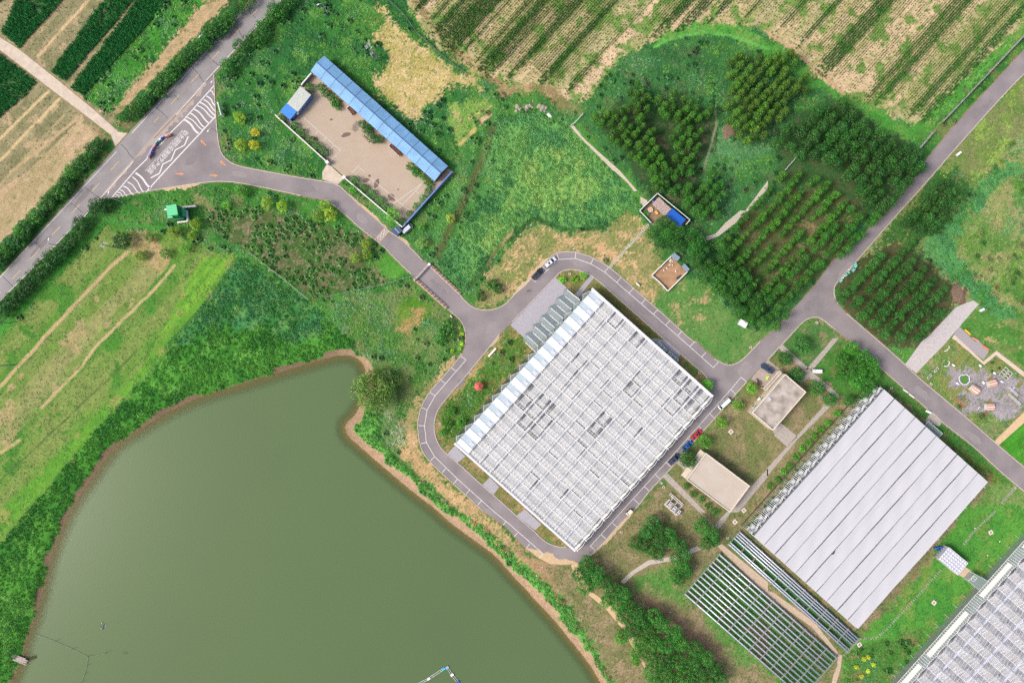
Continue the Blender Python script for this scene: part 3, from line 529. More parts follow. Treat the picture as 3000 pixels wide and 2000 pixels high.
# parking bays
for c, r, ln in ((2, 1, [(212, 1020), (430, 815), (582, 806), (722, 855), (850, 930), (1300, 1320), (1580, 1568)]), (2, 2, [(1580, 0), (1850, 240)]), (1, 2, [(1930, 168), (1645, 498), (1572, 630), (1548, 775), (1565, 925), (1640, 1055), (1850, 1260), (2195, 1568)]), (1, 3, [(2195, 0), (2352, 127)]),
                 (2, 3, [(0, 130), (285, 378)]), (2, 2, [(2105, 328), (2010, 440), (1815, 662), (1612, 890), (1515, 1000), (1415, 1110), (1215, 1330), (1000, 1568)]), (2, 3, [(1000, 0), (720, 310)])):
    line(park, T(c, r, ln), .2, name='bay_line')
for c, r, prs in ((2, 1, [(180, 990, 212, 1020), (280, 880, 310, 915), (410, 755, 430, 815), (585, 745, 582, 805), (750, 805, 722, 855), (893, 882, 850, 930), (1000, 982, 962, 1028), (1115, 1080, 1077, 1122), (1228, 1178, 1188, 1222), (1340, 1275, 1300, 1318), (1448, 1378, 1410, 1420), (1560, 1472, 1525, 1512)]),
                  (2, 2, [(1680, 0, 1632, 48), (1782, 98, 1745, 142), (1893, 190, 1850, 240), (2105, 328, 2155, 370), (2012, 442, 2058, 487), (1815, 662, 1862, 705), (1712, 775, 1758, 818), (1612, 890, 1660, 930), (1513, 1000, 1550, 1035), (1415, 1110, 1462, 1150), (1318, 1222, 1358, 1260), (1215, 1330, 1260, 1370), (1115, 1445, 1165, 1488)]),
                  (1, 2, [(1875, 132, 1930, 168), (1790, 238, 1835, 270), (1690, 348, 1738, 384), (1595, 465, 1645, 498), (1518, 602, 1572, 630), (1485, 770, 1548, 775), (1505, 940, 1565, 925), (1597, 1100, 1640, 1058), (1707, 1208, 1747, 1160), (1815, 1305, 1853, 1262), (1928, 1402, 1965, 1358), (2038, 1500, 2075, 1455)]),
                  (1, 3, [(2270, 115, 2298, 85)]), (2, 3, [(20, 222, 50, 190), (130, 330, 163, 288), (250, 420, 285, 378), (920, 95, 965, 135), (820, 205, 865, 245), (720, 310, 768, 352)])):
    for x0, y0, x1, y1 in prs: line(park, T(c, r, [(x0, y0), (x1, y1)]), .2, z=.038, name='bay_divider')
# chequered speed table
q = [Vector((*p, 0)) for p in W(T(1, 1, [(1085, 635), (1175, 530), (1225, 560), (1130, 668)]))]
cw = mat('paint_pale', (226, 222, 220), .7); cb = mat('paint_dark', (96, 88, 90), .8); co_ = mat('paint_tan', (214, 160, 110), .8)
st = MB().prism([tuple(v[:2]) for v in q], -.02, .05).build('speed_table', co_); tag(st, kind='structure')
n, k = 14, 5
for i in range(n):
    for j in range(k):
        f = lambda u, v: tuple((q[0] * (1 - u) + q[1] * u) * (1 - v) + (q[3] * (1 - u) + q[2] * u) * v + Vector((0, 0, .056)))
        u0, u1, v0, v1 = i / n, (i + 1) / n, .12 + .76 * j / k, .12 + .76 * (j + 1) / k
        MB().quad(f(u0, v0), f(u0, v1), f(u1, v1), f(u1, v0)).build('tile', cw if (i + j) % 2 else cb, st)
# yard stains and court lines
stain = mat('damp_stain', (120, 100, 92), .6, noise=(1.5, .1))
def blob(parent, c, rx, ry, ang, m, z, seed, name='stain'):
    rs = random.Random(seed); x, y = P(*c); pl = []
    for i in range(18):
        t = i / 18 * 2 * math.pi; r = .72 + .4 * rs.random(); u, v = rx * math.cos(t) * r, ry * math.sin(t) * r
        pl.append((x + u * math.cos(ang) - v * math.sin(ang), y + u * math.sin(ang) + v * math.cos(ang)))
    return MB().prism(smooth_line(pl, 1, True), None, z).build(name, m, parent)
for c, r, x, y, rx, ry, a in ((1, 0, 825, 1240, 1.9, .9, .4), (1, 0, 692, 1100, .5, .4, 0), (1, 0, 555, 1280, .9, .7, 2.4), (1, 1, 1010, 90, 1.2, .9, .3), (1, 1, 1108, 118, 2.1, .9, 1.2), (1, 1, 1043, 48, .6, .5, 0), (1, 1, 1243, 245, 1.9, 1.1, 2.4), (1, 1, 1306, 172, .4, .3, 0)):
    blob(yard, T(c, r, [(x, y)])[0], rx, ry, a, stain, .026, int(x + y))
for c, r, q in ((1, 0, [(385, 1125), (430, 1075), (775, 1383), (685, 1485)]), (1, 0, [(545, 1235), (570, 1205)]), (1, 0, [(625, 1290), (645, 1270)]), (1, 0, [(655, 1395), (715, 1335)]), (1, 0, [(460, 1190), (485, 1160)]), (1, 0, [(880, 1590), (938, 1528), (1000, 1585)]), (1, 1, [(1060, 75), (1340, 310), (1460, 400)]), (1, 1, [(1235, 325), (1515, 125)]), (1, 1, [(1460, 180), (1530, 240)]), (1, 1, [(1240, 325), (1280, 285)]), (1, 1, [(1310, 355), (1530, 115)])):
    line(yard, T(c, r, q), .13, z=.028, name='court_line')
# footpaths
for nm, q, m in (('footpath', T(3, 2, [(600, -30), (650, -30), (430, 240), (340, 260), (370, 235)]), conc2), ('footpath', T(3, 2, [(95, 60), (130, 25), (420, 290), (655, 490), (650, 525), (380, 330), (330, 370), (290, 370), (360, 290), (230, 180)]), conc2),
              ('footpath', T(3, 2, [(515, 590), (580, 590), (265, 905), (-10, 1240), (-10, 1165), (175, 965)]), conc2), ('footpath', T(3, 2, [(110, 740), (270, 870), (175, 965), (55, 860)]), conc2),
              ('footpath', T(2, 2, [(2352, 1165), (2352, 1240), (2080, 1568), (2010, 1568)]) + T(2, 3, [(1930, 120), (1900, 150), (1860, 120), (1880, 95)]), conc2), ('footpath', T(2, 2, [(1385, 1245), (1430, 1210), (1780, 1568), (1735, 1568)]) + T(2, 3, [(1870, 130), (1830, 100)]), conc2),
              ('footpath', T(2, 2, [(1505, 1110), (1545, 1090), (1680, 1180), (1620, 1210)]), conc2), ('footpath', T(2, 3, [(1885, 310), (1930, 290), (2352, 640), (2352, 720)]) + T(3, 3, [(60, 740), (430, 1010), (640, 1280), (640, 1360), (600, 1280), (400, 1050), (0, 770)]), mat('path_dusty', (196, 176, 154), .95, noise=(1, .12))),
              ('footpath', T(3, 3, [(635, 1300), (682, 1310), (670, 1420), (620, 1600), (570, 1640), (600, 1500), (640, 1400)]), MATS['path_dusty']),
              ('footpath', T(2, 3, [(1000, 630), (1100, 540), (1250, 440), (1450, 410), (1700, 310), (1740, 340), (1500, 440), (1270, 480), (1130, 560), (1030, 655)]), mat('path_slab', (196, 186, 176), .9, noise=(2, .14))),
              ('footpath', T(2, 3, [(540, 480), (620, 690), (860, 885), (1000, 1050), (1220, 1430), (1235, 1420), (1120, 1160), (920, 860), (720, 720), (640, 560), (620, 460)]), mat('path_sand', (214, 184, 148), .95, noise=(1, .1))),
              ('footpath', T(2, 0, [(530, 1160), (565, 1150), (640, 1250), (700, 1310), (990, 1568), (930, 1568), (680, 1320)]) + [], mat('path_pale', (202, 190, 172), .95, noise=(1.5, .15))),
              ('footpath', T(2, 1, [(935, 0), (990, 0), (1060, 80), (1150, 185), (1120, 190), (1060, 110)]), MATS['path_pale']), ('footpath', T(2, 1, [(1180, 240), (1240, 270), (1250, 300), (1210, 330), (1180, 300)]), MATS['path_pale']),
              ('footpath', T(2, 1, [(1760, 610), (1870, 580), (1960, 480), (2100, 365), (2150, 370), (2120, 430), (1900, 600), (1790, 645)]), MATS['path_slab']),
              ('footpath', T(2, 1, [(2352, 90), (2352, 160), (2160, 380), (2145, 365)]) , MATS['path_slab']),
              ('garden_walk', T(3, 1, [(1690, 1540), (1710, 1505)]) + T(3, 2, [(1980, 185), (2100, 85), (2352, 280), (2420, 330), (2420, 360), (2352, 325), (2095, 125), (1985, 215), (1730, -5)]), mat('path_cream', (214, 196, 180), .9, noise=(1, .1))),
              ('earth_track', T(3, 2, [(2440, 560), (2440, 670), (2110, 960), (2080, 915)]), MATS['path_sand'])):
    sheet(nm, q, m, .016)
pav = bpy.data.materials.new('paving_bricks'); pav.use_nodes = True; nt = pav.node_tree; b = nt.nodes['Principled BSDF']; b.inputs['Roughness'].default_value = .85
g_ = node(nt, 'ShaderNodeNewGeometry'); mp = node(nt, 'ShaderNodeMapping'); mp.inputs['Rotation'].default_value = (0, 0, -math.radians(48)); br = node(nt, 'ShaderNodeTexBrick')
br.inputs['Scale'].default_value = 1.6; br.inputs['Color1'].default_value = (*alb((190, 188, 198)), 1); br.inputs['Color2'].default_value = (*alb((168, 166, 178)), 1); br.inputs['Mortar'].default_value = (*alb((150, 146, 152)), 1); br.inputs['Mortar Size'].default_value = .03
nt.links.new(g_.outputs['Position'], mp.inputs[0]); nt.links.new(mp.outputs[0], br.inputs['Vector']); nt.links.new(br.outputs['Color'], b.inputs['Base Color']); MATS['pav'] = pav
sheet('paved_forecourt', [(1495, 952), (1627, 813), (1655, 838), (1700, 880), (1640, 985), (1558, 1010)], pav, .03); sheet('paved_apron', T(1, 2, [(1830, 955), (1925, 1055), (1850, 1115), (1752, 1035)]), pav, .03); sheet('paved_apron', T(1, 2, [(2150, 1245), (2235, 1335), (2180, 1410), (2075, 1320)]), pav, .03)
sheet('paved_apron', T(2, 3, [(120, -30), (270, 110), (210, 165), (40, 30)]), pav, .03); sheet('paved_apron', T(2, 2, [(1320, -30), (1430, 0), (1550, 105), (1520, 180), (1280, -20)]), pav, .03)
sheet('paved_path', T(2, 1, [(720, 960), (752, 985), (612, 1165), (575, 1140)]), pav, .03)
sheet('paver_drive', [(2850, 880), (2868, 890), (2812, 955), (2770, 1005), (2684, 1093), (2652, 1067), (2700, 1000), (2720, 985), (2800, 900)], mat('paver_white', (196, 190, 190), .85, noise=(1.2, .12)), .03)
sheet('gravel_bed', T(3, 1, [(1710, 1500), (1760, 1430), (1900, 1568)]) + T(3, 2, [(1940, 0), (2030, 90), (1980, 165), (1750, 0)]), mat('gravel_grey', (166, 160, 164), .95, noise=(3, .2)), .012)
sheet('parking_pad', T(2, 2, [(2290, 232), (2352, 165), (2500, 290), (2352, 440), (2195, 345)]), mat('pad_concrete', (176, 164, 156), .9, noise=(.8, .14)), .034)
sheet('concrete_apron', T(3, 2, [(1510, 640), (1605, 735), (1570, 780), (1440, 725)]), conc2, .03)

RH = lambda zx, zy: (1860 + zx * .15625, 560 + zy * .15625); RPn = lambda zx, zy: (1890 + zx * .13389, 740 + zy * .13389)
for q in ([(1340, 1298), (1736, 850), (2085, 1158), (1680, 1608)], [(2185, 1555), (2570, 1125), (2890, 1413), (2500, 1840)], [(2560, 2060), (3060, 1540), (3300, 1800), (2900, 2300)], [RH(*p) for p in ((110, 390), (400, 85), (990, 555), (900, 660), (600, 640), (330, 640))],
          [RPn(*p) for p in ((575, 75), (135, 505), (480, 840), (905, 420))], T(3, 3, [(1755, 575), (1810, 500), (1895, 550), (1840, 630)]), [(2010, 1395), (2072, 1320), (2190, 1430), (2125, 1500)], [(2190, 1200), (2290, 1090), (2360, 1150), (2260, 1265)], T(3, 3, [(1500, 420), (1665, 300), (1840, 470), (1745, 575)]), [(2440, 1010), (2330, 1100), (2480, 1160)]): flatten(q)

pt1 = mat('asphalt_patch_dark', (135, 129, 132), .9, noise=(.8, .08)); pt2 = mat('asphalt_patch_pale', (151, 144, 146), .9, noise=(.8, .08))
for i, (px, py, a, b, an) in enumerate(((900, 550, 3.5, 1.6, -.2), (1060, 640, 2.6, 1.4, -.75), (1285, 840, 4, 1.3, -.75), (1440, 960, 3, 1.6, .8), (1240, 1260, 3.2, 1.2, 1.5), (1700, 770, 3, 1.2, -.2), (1880, 905, 4.2, 1.2, -.7), (2180, 1080, 3.4, 2.0, .8), (2380, 890, 4, 2, .85), (2480, 790, 5, 1.4, .85), (2640, 590, 4.5, 1.5, .85), (2700, 1150, 4, 1.4, -.7), (2880, 320, 5, 1.2, .83), (2850, 1280, 4, 1.5, -.7), (560, 470, 3, 1.6, .8), (700, 510, 3.6, 1.2, -.1), (1350, 1120, 2.4, 1.2, .9), (2030, 1250, 3, 1, .85), (1430, 1480, 3, 1.1, -.7))):
    blob(park, (px, py), a, b, an, (pt1, pt2)[i % 2], .0235 + .0004 * (i % 5), 300 + i, 'repair_patch')
for i, (px, py, a, b, an) in enumerate(((250, 570, 6, .9, .82), (330, 490, 5, .9, .82), (120, 720, 6, .9, .8), (560, 240, 6, .9, .83), (690, 90, 5, .9, .83))): blob(main, (px, py), a, b, an, (pt1, pt2)[i % 2], .0335, 400 + i, 'repair_patch')
ny, nx = X.shape
def grid_mesh(name, xs, ys, zs, keep=None):
    idx = np.arange(nx * ny).reshape(ny, nx)
    q = np.stack([idx[:-1, :-1], idx[:-1, 1:], idx[1:, 1:], idx[1:, :-1]], -1).reshape(-1, 4)
    co = np.stack([xs, ys, zs], -1).reshape(-1, 3).astype(np.float32)
    used = None
    if keep is not None:
        q = q[keep.reshape(-1)[q].any(1)]; used = np.unique(q); mp = np.full(nx * ny, -1); mp[used] = np.arange(len(used)); q = mp[q]; co = co[used]
    me = bpy.data.meshes.new(name); me.vertices.add(len(co)); me.vertices.foreach_set('co', co.ravel())
    me.loops.add(q.size); me.loops.foreach_set('vertex_index', q.ravel().astype(np.int32))
    me.polygons.add(len(q)); me.polygons.foreach_set('loop_start', np.arange(0, q.size, 4, dtype=np.int32))
    me.polygons.foreach_set('use_smooth', np.ones(len(q), bool)); me.update(calc_edges=True)
    return me, used
me, _ = grid_mesh('ground', X, Y, Z)
at = me.color_attributes.new('earth', 'FLOAT_COLOR', 'POINT')
at.data.foreach_set('color', np.concatenate([COL.reshape(-1, 3), np.ones((nx * ny, 1))], 1).astype(np.float32).ravel())
gm = bpy.data.materials.new('earth_and_grass'); gm.use_nodes = True; nt = gm.node_tree; b = nt.nodes['Principled BSDF']
b.inputs['Roughness'].default_value = .95; b.inputs['Specular IOR Level'].default_value = .1
a_ = node(nt, 'ShaderNodeAttribute', attribute_name='earth'); g_ = node(nt, 'ShaderNodeNewGeometry'); n_ = node(nt, 'ShaderNodeTexNoise'); n_.inputs['Scale'].default_value = 2.3; n_.inputs['Detail'].default_value = 4
nt.links.new(g_.outputs['Position'], n_.inputs['Vector']); r_ = node(nt, 'ShaderNodeMapRange'); r_.inputs[1].default_value = .25; r_.inputs[2].default_value = .75; r_.inputs[3].default_value = .62; r_.inputs[4].default_value = 1.35
nt.links.new(n_.outputs['Fac'], r_.inputs[0]); mx = node(nt, 'ShaderNodeMix', data_type='RGBA', blend_type='MULTIPLY'); mx.inputs[0].default_value = 1
nt.links.new(a_.outputs['Color'], mx.inputs[6]); nt.links.new(r_.outputs[0], mx.inputs[7]); nt.links.new(mx.outputs[2], b.inputs['Base Color'])
bp = node(nt, 'ShaderNodeBump'); bp.inputs['Strength'].default_value = .6; bp.inputs['Distance'].default_value = .15; nt.links.new(n_.outputs['Fac'], bp.inputs['Height']); nt.links.new(bp.outputs[0], b.inputs['Normal'])
me.materials.append(gm)
tag(obj('ground', me), kind='structure')
# ---------------------------------------------------------------- pond: murky water, clearer where it is shallow
wm, used = grid_mesh('pond_water', X, Y, np.full(X.shape, WATER_Z), inp | (dsh < 1.2))
dep = np.maximum(0, WATER_Z - Z).reshape(-1)[used].astype(np.float32)
da = wm.attributes.new('depth', 'FLOAT', 'POINT'); da.data.foreach_set('value', dep)
m = bpy.data.materials.new('pond_water'); m.use_nodes = True; nt = m.node_tree; nt.nodes.clear()
o_ = node(nt, 'ShaderNodeOutputMaterial'); d_ = node(nt, 'ShaderNodeAttribute', attribute_name='depth')
r_ = node(nt, 'ShaderNodeMapRange', interpolation_type='SMOOTHSTEP'); r_.inputs[1].default_value = 0; r_.inputs[2].default_value = 1.3; r_.inputs[3].default_value = .30; r_.inputs[4].default_value = 1.0
nt.links.new(d_.outputs['Fac'], r_.inputs[0])
p_ = node(nt, 'ShaderNodeBsdfPrincipled'); p_.inputs['Roughness'].default_value = .25; p_.inputs['IOR'].default_value = 1.33; p_.inputs['Specular IOR Level'].default_value = .25
g_ = node(nt, 'ShaderNodeNewGeometry'); n_ = node(nt, 'ShaderNodeTexNoise'); n_.inputs['Scale'].default_value = .014; n_.inputs['Detail'].default_value = 8; n_.inputs['Roughness'].default_value = .62; nt.links.new(g_.outputs['Position'], n_.inputs['Vector'])
cr = node(nt, 'ShaderNodeMix', data_type='RGBA'); cr.inputs[6].default_value = (*alb((88, 110, 78)), 1); cr.inputs[7].default_value = (*alb((96, 118, 76)), 1)
nt.links.new(n_.outputs['Fac'], cr.inputs[0]); nt.links.new(cr.outputs[2], p_.inputs['Base Color'])
n2 = node(nt, 'ShaderNodeTexNoise'); n2.inputs['Scale'].default_value = 1.6; n2.inputs['Detail'].default_value = 3; nt.links.new(g_.outputs['Position'], n2.inputs['Vector'])
bp = node(nt, 'ShaderNodeBump'); bp.inputs['Strength'].default_value = .25; bp.inputs['Distance'].default_value = .05; nt.links.new(n2.outputs['Fac'], bp.inputs['Height']); nt.links.new(bp.outputs[0], p_.inputs['Normal'])
t_ = node(nt, 'ShaderNodeBsdfTransparent'); t_.inputs[0].default_value = (.85, .9, .75, 1); x_ = node(nt, 'ShaderNodeMixShader')
nt.links.new(r_.outputs[0], x_.inputs[0]); nt.links.new(t_.outputs[0], x_.inputs[1]); nt.links.new(p_.outputs[0], x_.inputs[2]); nt.links.new(x_.outputs[0], o_.inputs[0])
wm.materials.append(m); tag(obj('water', wm), kind='structure')
# ---------------------------------------------------------------- plants: leaf meshes
def leaves_mesh(name, quads, tints, m):
    # quads (N,4,3), tints (N,) brightness of every leaf
    q = np.asarray(quads, np.float32); n = len(q)
    me = bpy.data.meshes.new(name); me.vertices.add(n * 4); me.vertices.foreach_set('co', q.reshape(-1))
    me.loops.add(n * 4); me.loops.foreach_set('vertex_index', np.arange(n * 4, dtype=np.int32)); me.polygons.add(n); me.polygons.foreach_set('loop_start', np.arange(0, n * 4, 4, dtype=np.int32)); me.update(calc_edges=True)
    a = me.color_attributes.new('leaf', 'FLOAT_COLOR', 'POINT'); t = np.asarray(tints, np.float32)
    if t.ndim == 1: t = np.stack([t, t, t], 1)
    a.data.foreach_set('color', np.repeat(np.concatenate([t, np.ones((n, 1))], 1), 4, 0).astype(np.float32).ravel())
    me.materials.append(m); return me
def leaf_quads(pos, nrm, size, rg, aspect=.55):
    n = len(pos); nrm = nrm / (np.linalg.norm(nrm, axis=1, keepdims=True) + 1e-9)
    r = rg.normal(size=(n, 3)); u = np.cross(nrm, r); u /= np.linalg.norm(u, axis=1, keepdims=True) + 1e-9; v = np.cross(nrm, u)
    s = np.asarray(size).reshape(-1, 1); a = u * s * .5; b = v * s * .5 * aspect
    return np.stack([pos - a, pos + b * .9 + a * .1, pos + a, pos - b * .9 + a * .1], 1)
LEAF = leafmat('tree_leaves', 'OBJECT', .33); CLUMP = leafmat('ground_plants', 'INSTANCER', .38)
def crown_mesh(seed, n=900, clumps=26, rz=1.1, leaf=.17, spread=.30, taper=0.0, flat=0.0):
    rg = np.random.default_rng(seed); i = np.arange(clumps) + .5
    ph = np.arccos(1 - 1.75 * i / clumps); th = math.pi * (1 + 5 ** .5) * i + seed
    rr = .60 + .22 * rg.random(clumps)
    cc = np.stack([np.cos(th) * np.sin(ph) * rr, np.sin(th) * np.sin(ph) * rr, np.cos(ph) * rr * rz], 1) + rg.normal(size=(clumps, 3)) * .07
    if taper: cc[:, :2] *= (1 - taper * (cc[:, 2:3] / rz + .6) * .6)
    which = rg.integers(0, clumps, n); d = rg.normal(size=(n, 3)); d /= np.linalg.norm(d, axis=1, keepdims=True)
    rad = spread * (.45 + .55 * rg.random(n) ** .5) * (.75 + .5 * rg.random(clumps))[which]
    pos = cc[which] + d * rad[:, None] * np.array([1, 1, .8]); nrm = d + np.array([0, 0, .55]) + rg.normal(size=(n, 3)) * .45
    tint = (.74 + .52 * rg.random(clumps))[which] * (.78 + .44 * rg.random(n))
    t3 = np.stack([tint * (1 + .25 * (rg.random(clumps)[which] - .4)), tint, tint * (1 - .2 * rg.random(n))], 1)
    return leaves_mesh('crown', leaf_quads(pos, nrm, leaf * (.7 + .6 * rg.random(n)), rg), t3, LEAF)
bark = mat('bark', (112, 96, 80), .9, noise=(3, .2))
def trunk_mesh(seed, limbs=5):
    rs = random.Random(seed); m = MB()
    m.tube([(0, 0, -.3), (.02, .01, .5), (rs.uniform(-.03, .03), rs.uniform(-.03, .03), 1.0)], .055, 7, .022)
    for i in range(limbs):
        a = i * 2.4 + rs.random(); z = .5 + .4 * rs.random(); r = .28 + .2 * rs.random()
        m.tube([(0, 0, z), (math.cos(a) * r * .5, math.sin(a) * r * .5, z + .18), (math.cos(a) * r, math.sin(a) * r, z + .3)], .022, 5, .006)
    return m.mesh('trunk', bark, True)
TRUNKS = [trunk_mesh(s) for s in range(4)]
CROWN = {'big': [crown_mesh(10 + s, 2600, 44, .85, .105, .25) for s in range(5)], 'mid': [crown_mesh(30 + s, 1100, 26, .95, .15, .30) for s in range(5)], 'cone': [crown_mesh(50 + s, 900, 26, 1.75, .18, .30, .7) for s in range(6)], 'tall': [crown_mesh(150 + s, 1300, 30, 1.35, .14, .28, .45) for s in range(6)],
         'round': [crown_mesh(70 + s, 1500, 34, .80, .12, .24) for s in range(4)], 'bush': [crown_mesh(90 + s, 420, 14, .75, .24, .36) for s in range(4)], 'willow': [crown_mesh(120, 5200, 60, .62, .07, .24)]}
TREE_N = [0]
def tree(name, px, py, R, h, kind, col, label, cat='tree', group=None, zc=None):
    # R crown radius, h crown centre height; px, py where the crown is seen
    k = TREE_N[0]; TREE_N[0] += 1; rs = random.Random(k * 13 + 5)
    x, y = P(px, py, h); z = gz(x, y)
    t = empty(name, (x, y, z), rs.random() * 6.28, label, cat, group)
    c = obj('crown', CROWN[kind][k % len(CROWN[kind])], t); c.location = (0, 0, h); c.scale = (R * rs.uniform(.92, 1.08), R * rs.uniform(.92, 1.08), R * rs.uniform(.9, 1.1))
    b = rs.uniform(.74, 1.24); cl = alb(col, 2.2); c.color = (cl[0] * .95 * b * rs.uniform(.85, 1.15), cl[1] * 1.06 * b, cl[2] * .92 * b * rs.uniform(.85, 1.15), 1)
    tr = obj('trunk', TRUNKS[k % 4], t); s = max(.5, h + R * .2); tr.scale = (s * .8, s * .8, s)
    return t
# ---------------------------------------------------------------- ground plants (nobody could count them)
def clump_mesh(name, n, rad, ht, wid, seed, droop=.5, seg=2):
    rg = np.random.default_rng(seed); q = []; t = []
    for i in range(n):
        a = rg.random() * 6.283; r0 = rad * .35 * rg.random(); L = rad * (.6 + .5 * rg.random()); h = ht * (.6 + .5 * rg.random()); w_ = wid * (.7 + .6 * rg.random())
        d = np.array([math.cos(a), math.sin(a), 0]); s = np.array([-math.sin(a), math.cos(a), 0]) * w_ / 2; b = np.array([math.cos(a + 2) * r0, math.sin(a + 2) * r0, -.05])
        p0 = b; p1 = b + d * L * .45 + np.array([0, 0, h]); p2 = b + d * L + np.array([0, 0, h * (1 - droop)]); br = .75 + .5 * rg.random()
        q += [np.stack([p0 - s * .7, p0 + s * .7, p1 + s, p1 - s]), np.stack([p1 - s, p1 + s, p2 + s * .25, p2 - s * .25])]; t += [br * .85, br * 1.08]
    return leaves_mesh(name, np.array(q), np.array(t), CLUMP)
GN = {}
def gn_tree(proto):
    g = bpy.data.node_groups.new('plant_' + proto.name, 'GeometryNodeTree'); g.interface.new_socket('Geometry', in_out='INPUT', socket_type='NodeSocketGeometry'); g.interface.new_socket('Geometry', in_out='OUTPUT', socket_type='NodeSocketGeometry')
    i = g.nodes.new('NodeGroupInput'); o = g.nodes.new('NodeGroupOutput'); ip = g.nodes.new('GeometryNodeInstanceOnPoints'); oi = g.nodes.new('GeometryNodeObjectInfo'); oi.inputs[0].default_value = proto
    mp = g.nodes.new('GeometryNodeMeshToPoints')
    sa = g.nodes.new('GeometryNodeInputNamedAttribute'); sa.data_type = 'FLOAT'; sa.inputs[0].default_value = 'size'
    ra = g.nodes.new('GeometryNodeInputNamedAttribute'); ra.data_type = 'FLOAT'; ra.inputs[0].default_value = 'turn'; cx = g.nodes.new('ShaderNodeCombineXYZ')
    L = g.links.new; L(i.outputs[0], ip.inputs['Points']); L(oi.outputs['Geometry'], ip.inputs['Instance']); L(sa.outputs[0], ip.inputs['Scale']); L(ra.outputs[0], cx.inputs[2]); L(cx.outputs[0], ip.inputs['Rotation']); L(ip.outputs[0], o.inputs[0])
    g.nodes.remove(mp); return g
def scatter(name, xyz, size, col, proto_mesh, label, cat):
    n = len(xyz)
    if n == 0: return
    if proto_mesh.name not in GN:
        GN[proto_mesh.name] = gn_tree(bpy.data.objects.new(proto_mesh.name + '_source', proto_mesh))
    me = bpy.data.meshes.new(name); me.vertices.add(n); me.vertices.foreach_set('co', np.asarray(xyz, np.float32).ravel())
    a = me.attributes.new('size', 'FLOAT', 'POINT'); a.data.foreach_set('value', np.asarray(size, np.float32)); a = me.attributes.new('turn', 'FLOAT', 'POINT'); a.data.foreach_set('value', RNG.random(n).astype(np.float32) * 6.283)
    a = me.attributes.new('tint', 'FLOAT_COLOR', 'POINT'); a.data.foreach_set('color', np.concatenate([col, np.ones((n, 1))], 1).astype(np.float32).ravel())
    o = obj(name, me); md = o.modifiers.new('plants', 'NODES'); md.node_group = GN[proto_mesh.name]; tag(o, label, cat, kind='stuff'); return o
def pick(cov, dens, nscale=6, seed=0, lo=.3):
    m = (COVER == COVERS.index(cov)) & (abs(X) < 197) & (abs(Y) < 137)
    ii, jj = np.nonzero(m); x, y = X[ii, jj], Y[ii, jj]
    pr = dens * .25 * (lo + (1 - lo) * 2 * sstep(.35, .65, fbm(x / nscale, y / nscale, seed)))
    k = RNG.random(len(x)) < pr; ii, jj = ii[k], jj[k]
    jx = RNG.random(len(ii)) - .5; jy = RNG.random(len(ii)) - .5
    return np.stack([X[ii, jj] + jx * .5, Y[ii, jj] + jy * .5, Z[ii, jj] - .02], 1), COL[ii, jj]
def vary(c, amt=.25, gain=1.1, yel=.15):
    n = len(c); gain = gain * 1.36; b = gain * (1 - amt + 2 * amt * RNG.random((n, 1))); h = 1 + yel * (RNG.random((n, 1)) - .5) * np.array([[2, .4, -1.2]]); return np.clip(c * b * h, 0, .8)
GRASSY = np.array(alb((70, 132, 52)))
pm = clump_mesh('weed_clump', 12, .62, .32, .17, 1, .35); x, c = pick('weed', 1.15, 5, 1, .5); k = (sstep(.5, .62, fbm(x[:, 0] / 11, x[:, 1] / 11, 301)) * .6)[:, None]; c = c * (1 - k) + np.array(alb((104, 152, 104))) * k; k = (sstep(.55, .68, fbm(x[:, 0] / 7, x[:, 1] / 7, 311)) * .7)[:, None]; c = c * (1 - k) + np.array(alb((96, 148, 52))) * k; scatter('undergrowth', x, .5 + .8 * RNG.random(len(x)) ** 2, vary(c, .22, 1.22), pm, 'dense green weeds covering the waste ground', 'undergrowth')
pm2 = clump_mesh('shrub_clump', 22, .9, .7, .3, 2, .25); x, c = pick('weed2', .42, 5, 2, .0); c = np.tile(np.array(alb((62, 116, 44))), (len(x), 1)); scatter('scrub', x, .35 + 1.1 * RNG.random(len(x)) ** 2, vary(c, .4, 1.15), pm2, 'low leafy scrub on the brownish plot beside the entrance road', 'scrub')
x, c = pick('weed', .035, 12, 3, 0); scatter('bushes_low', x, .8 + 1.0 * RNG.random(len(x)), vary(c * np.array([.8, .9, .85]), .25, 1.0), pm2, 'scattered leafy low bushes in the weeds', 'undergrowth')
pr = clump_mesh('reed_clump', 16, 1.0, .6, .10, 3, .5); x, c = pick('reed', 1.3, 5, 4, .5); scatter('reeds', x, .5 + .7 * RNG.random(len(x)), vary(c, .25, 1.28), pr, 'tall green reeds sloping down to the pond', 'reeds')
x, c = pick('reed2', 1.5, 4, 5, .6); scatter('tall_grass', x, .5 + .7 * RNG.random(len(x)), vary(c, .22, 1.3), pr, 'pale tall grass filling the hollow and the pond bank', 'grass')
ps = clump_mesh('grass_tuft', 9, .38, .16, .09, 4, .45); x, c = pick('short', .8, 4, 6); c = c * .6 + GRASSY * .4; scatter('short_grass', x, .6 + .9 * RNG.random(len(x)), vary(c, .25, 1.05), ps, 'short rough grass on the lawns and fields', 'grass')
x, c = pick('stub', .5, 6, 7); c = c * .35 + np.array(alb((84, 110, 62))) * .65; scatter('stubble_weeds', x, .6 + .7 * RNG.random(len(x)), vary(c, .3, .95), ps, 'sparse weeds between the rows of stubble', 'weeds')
x, c = pick('straw', .9, 3, 8); k = RNG.random(len(x)) < .3; c = c * 1.1; c[k] = np.array(alb((120, 150, 66))); scatter('straw', x, .7 + .9 * RNG.random(len(x)), vary(c, .2, 1.05), ps, 'dry flattened straw on bare ground', 'straw')
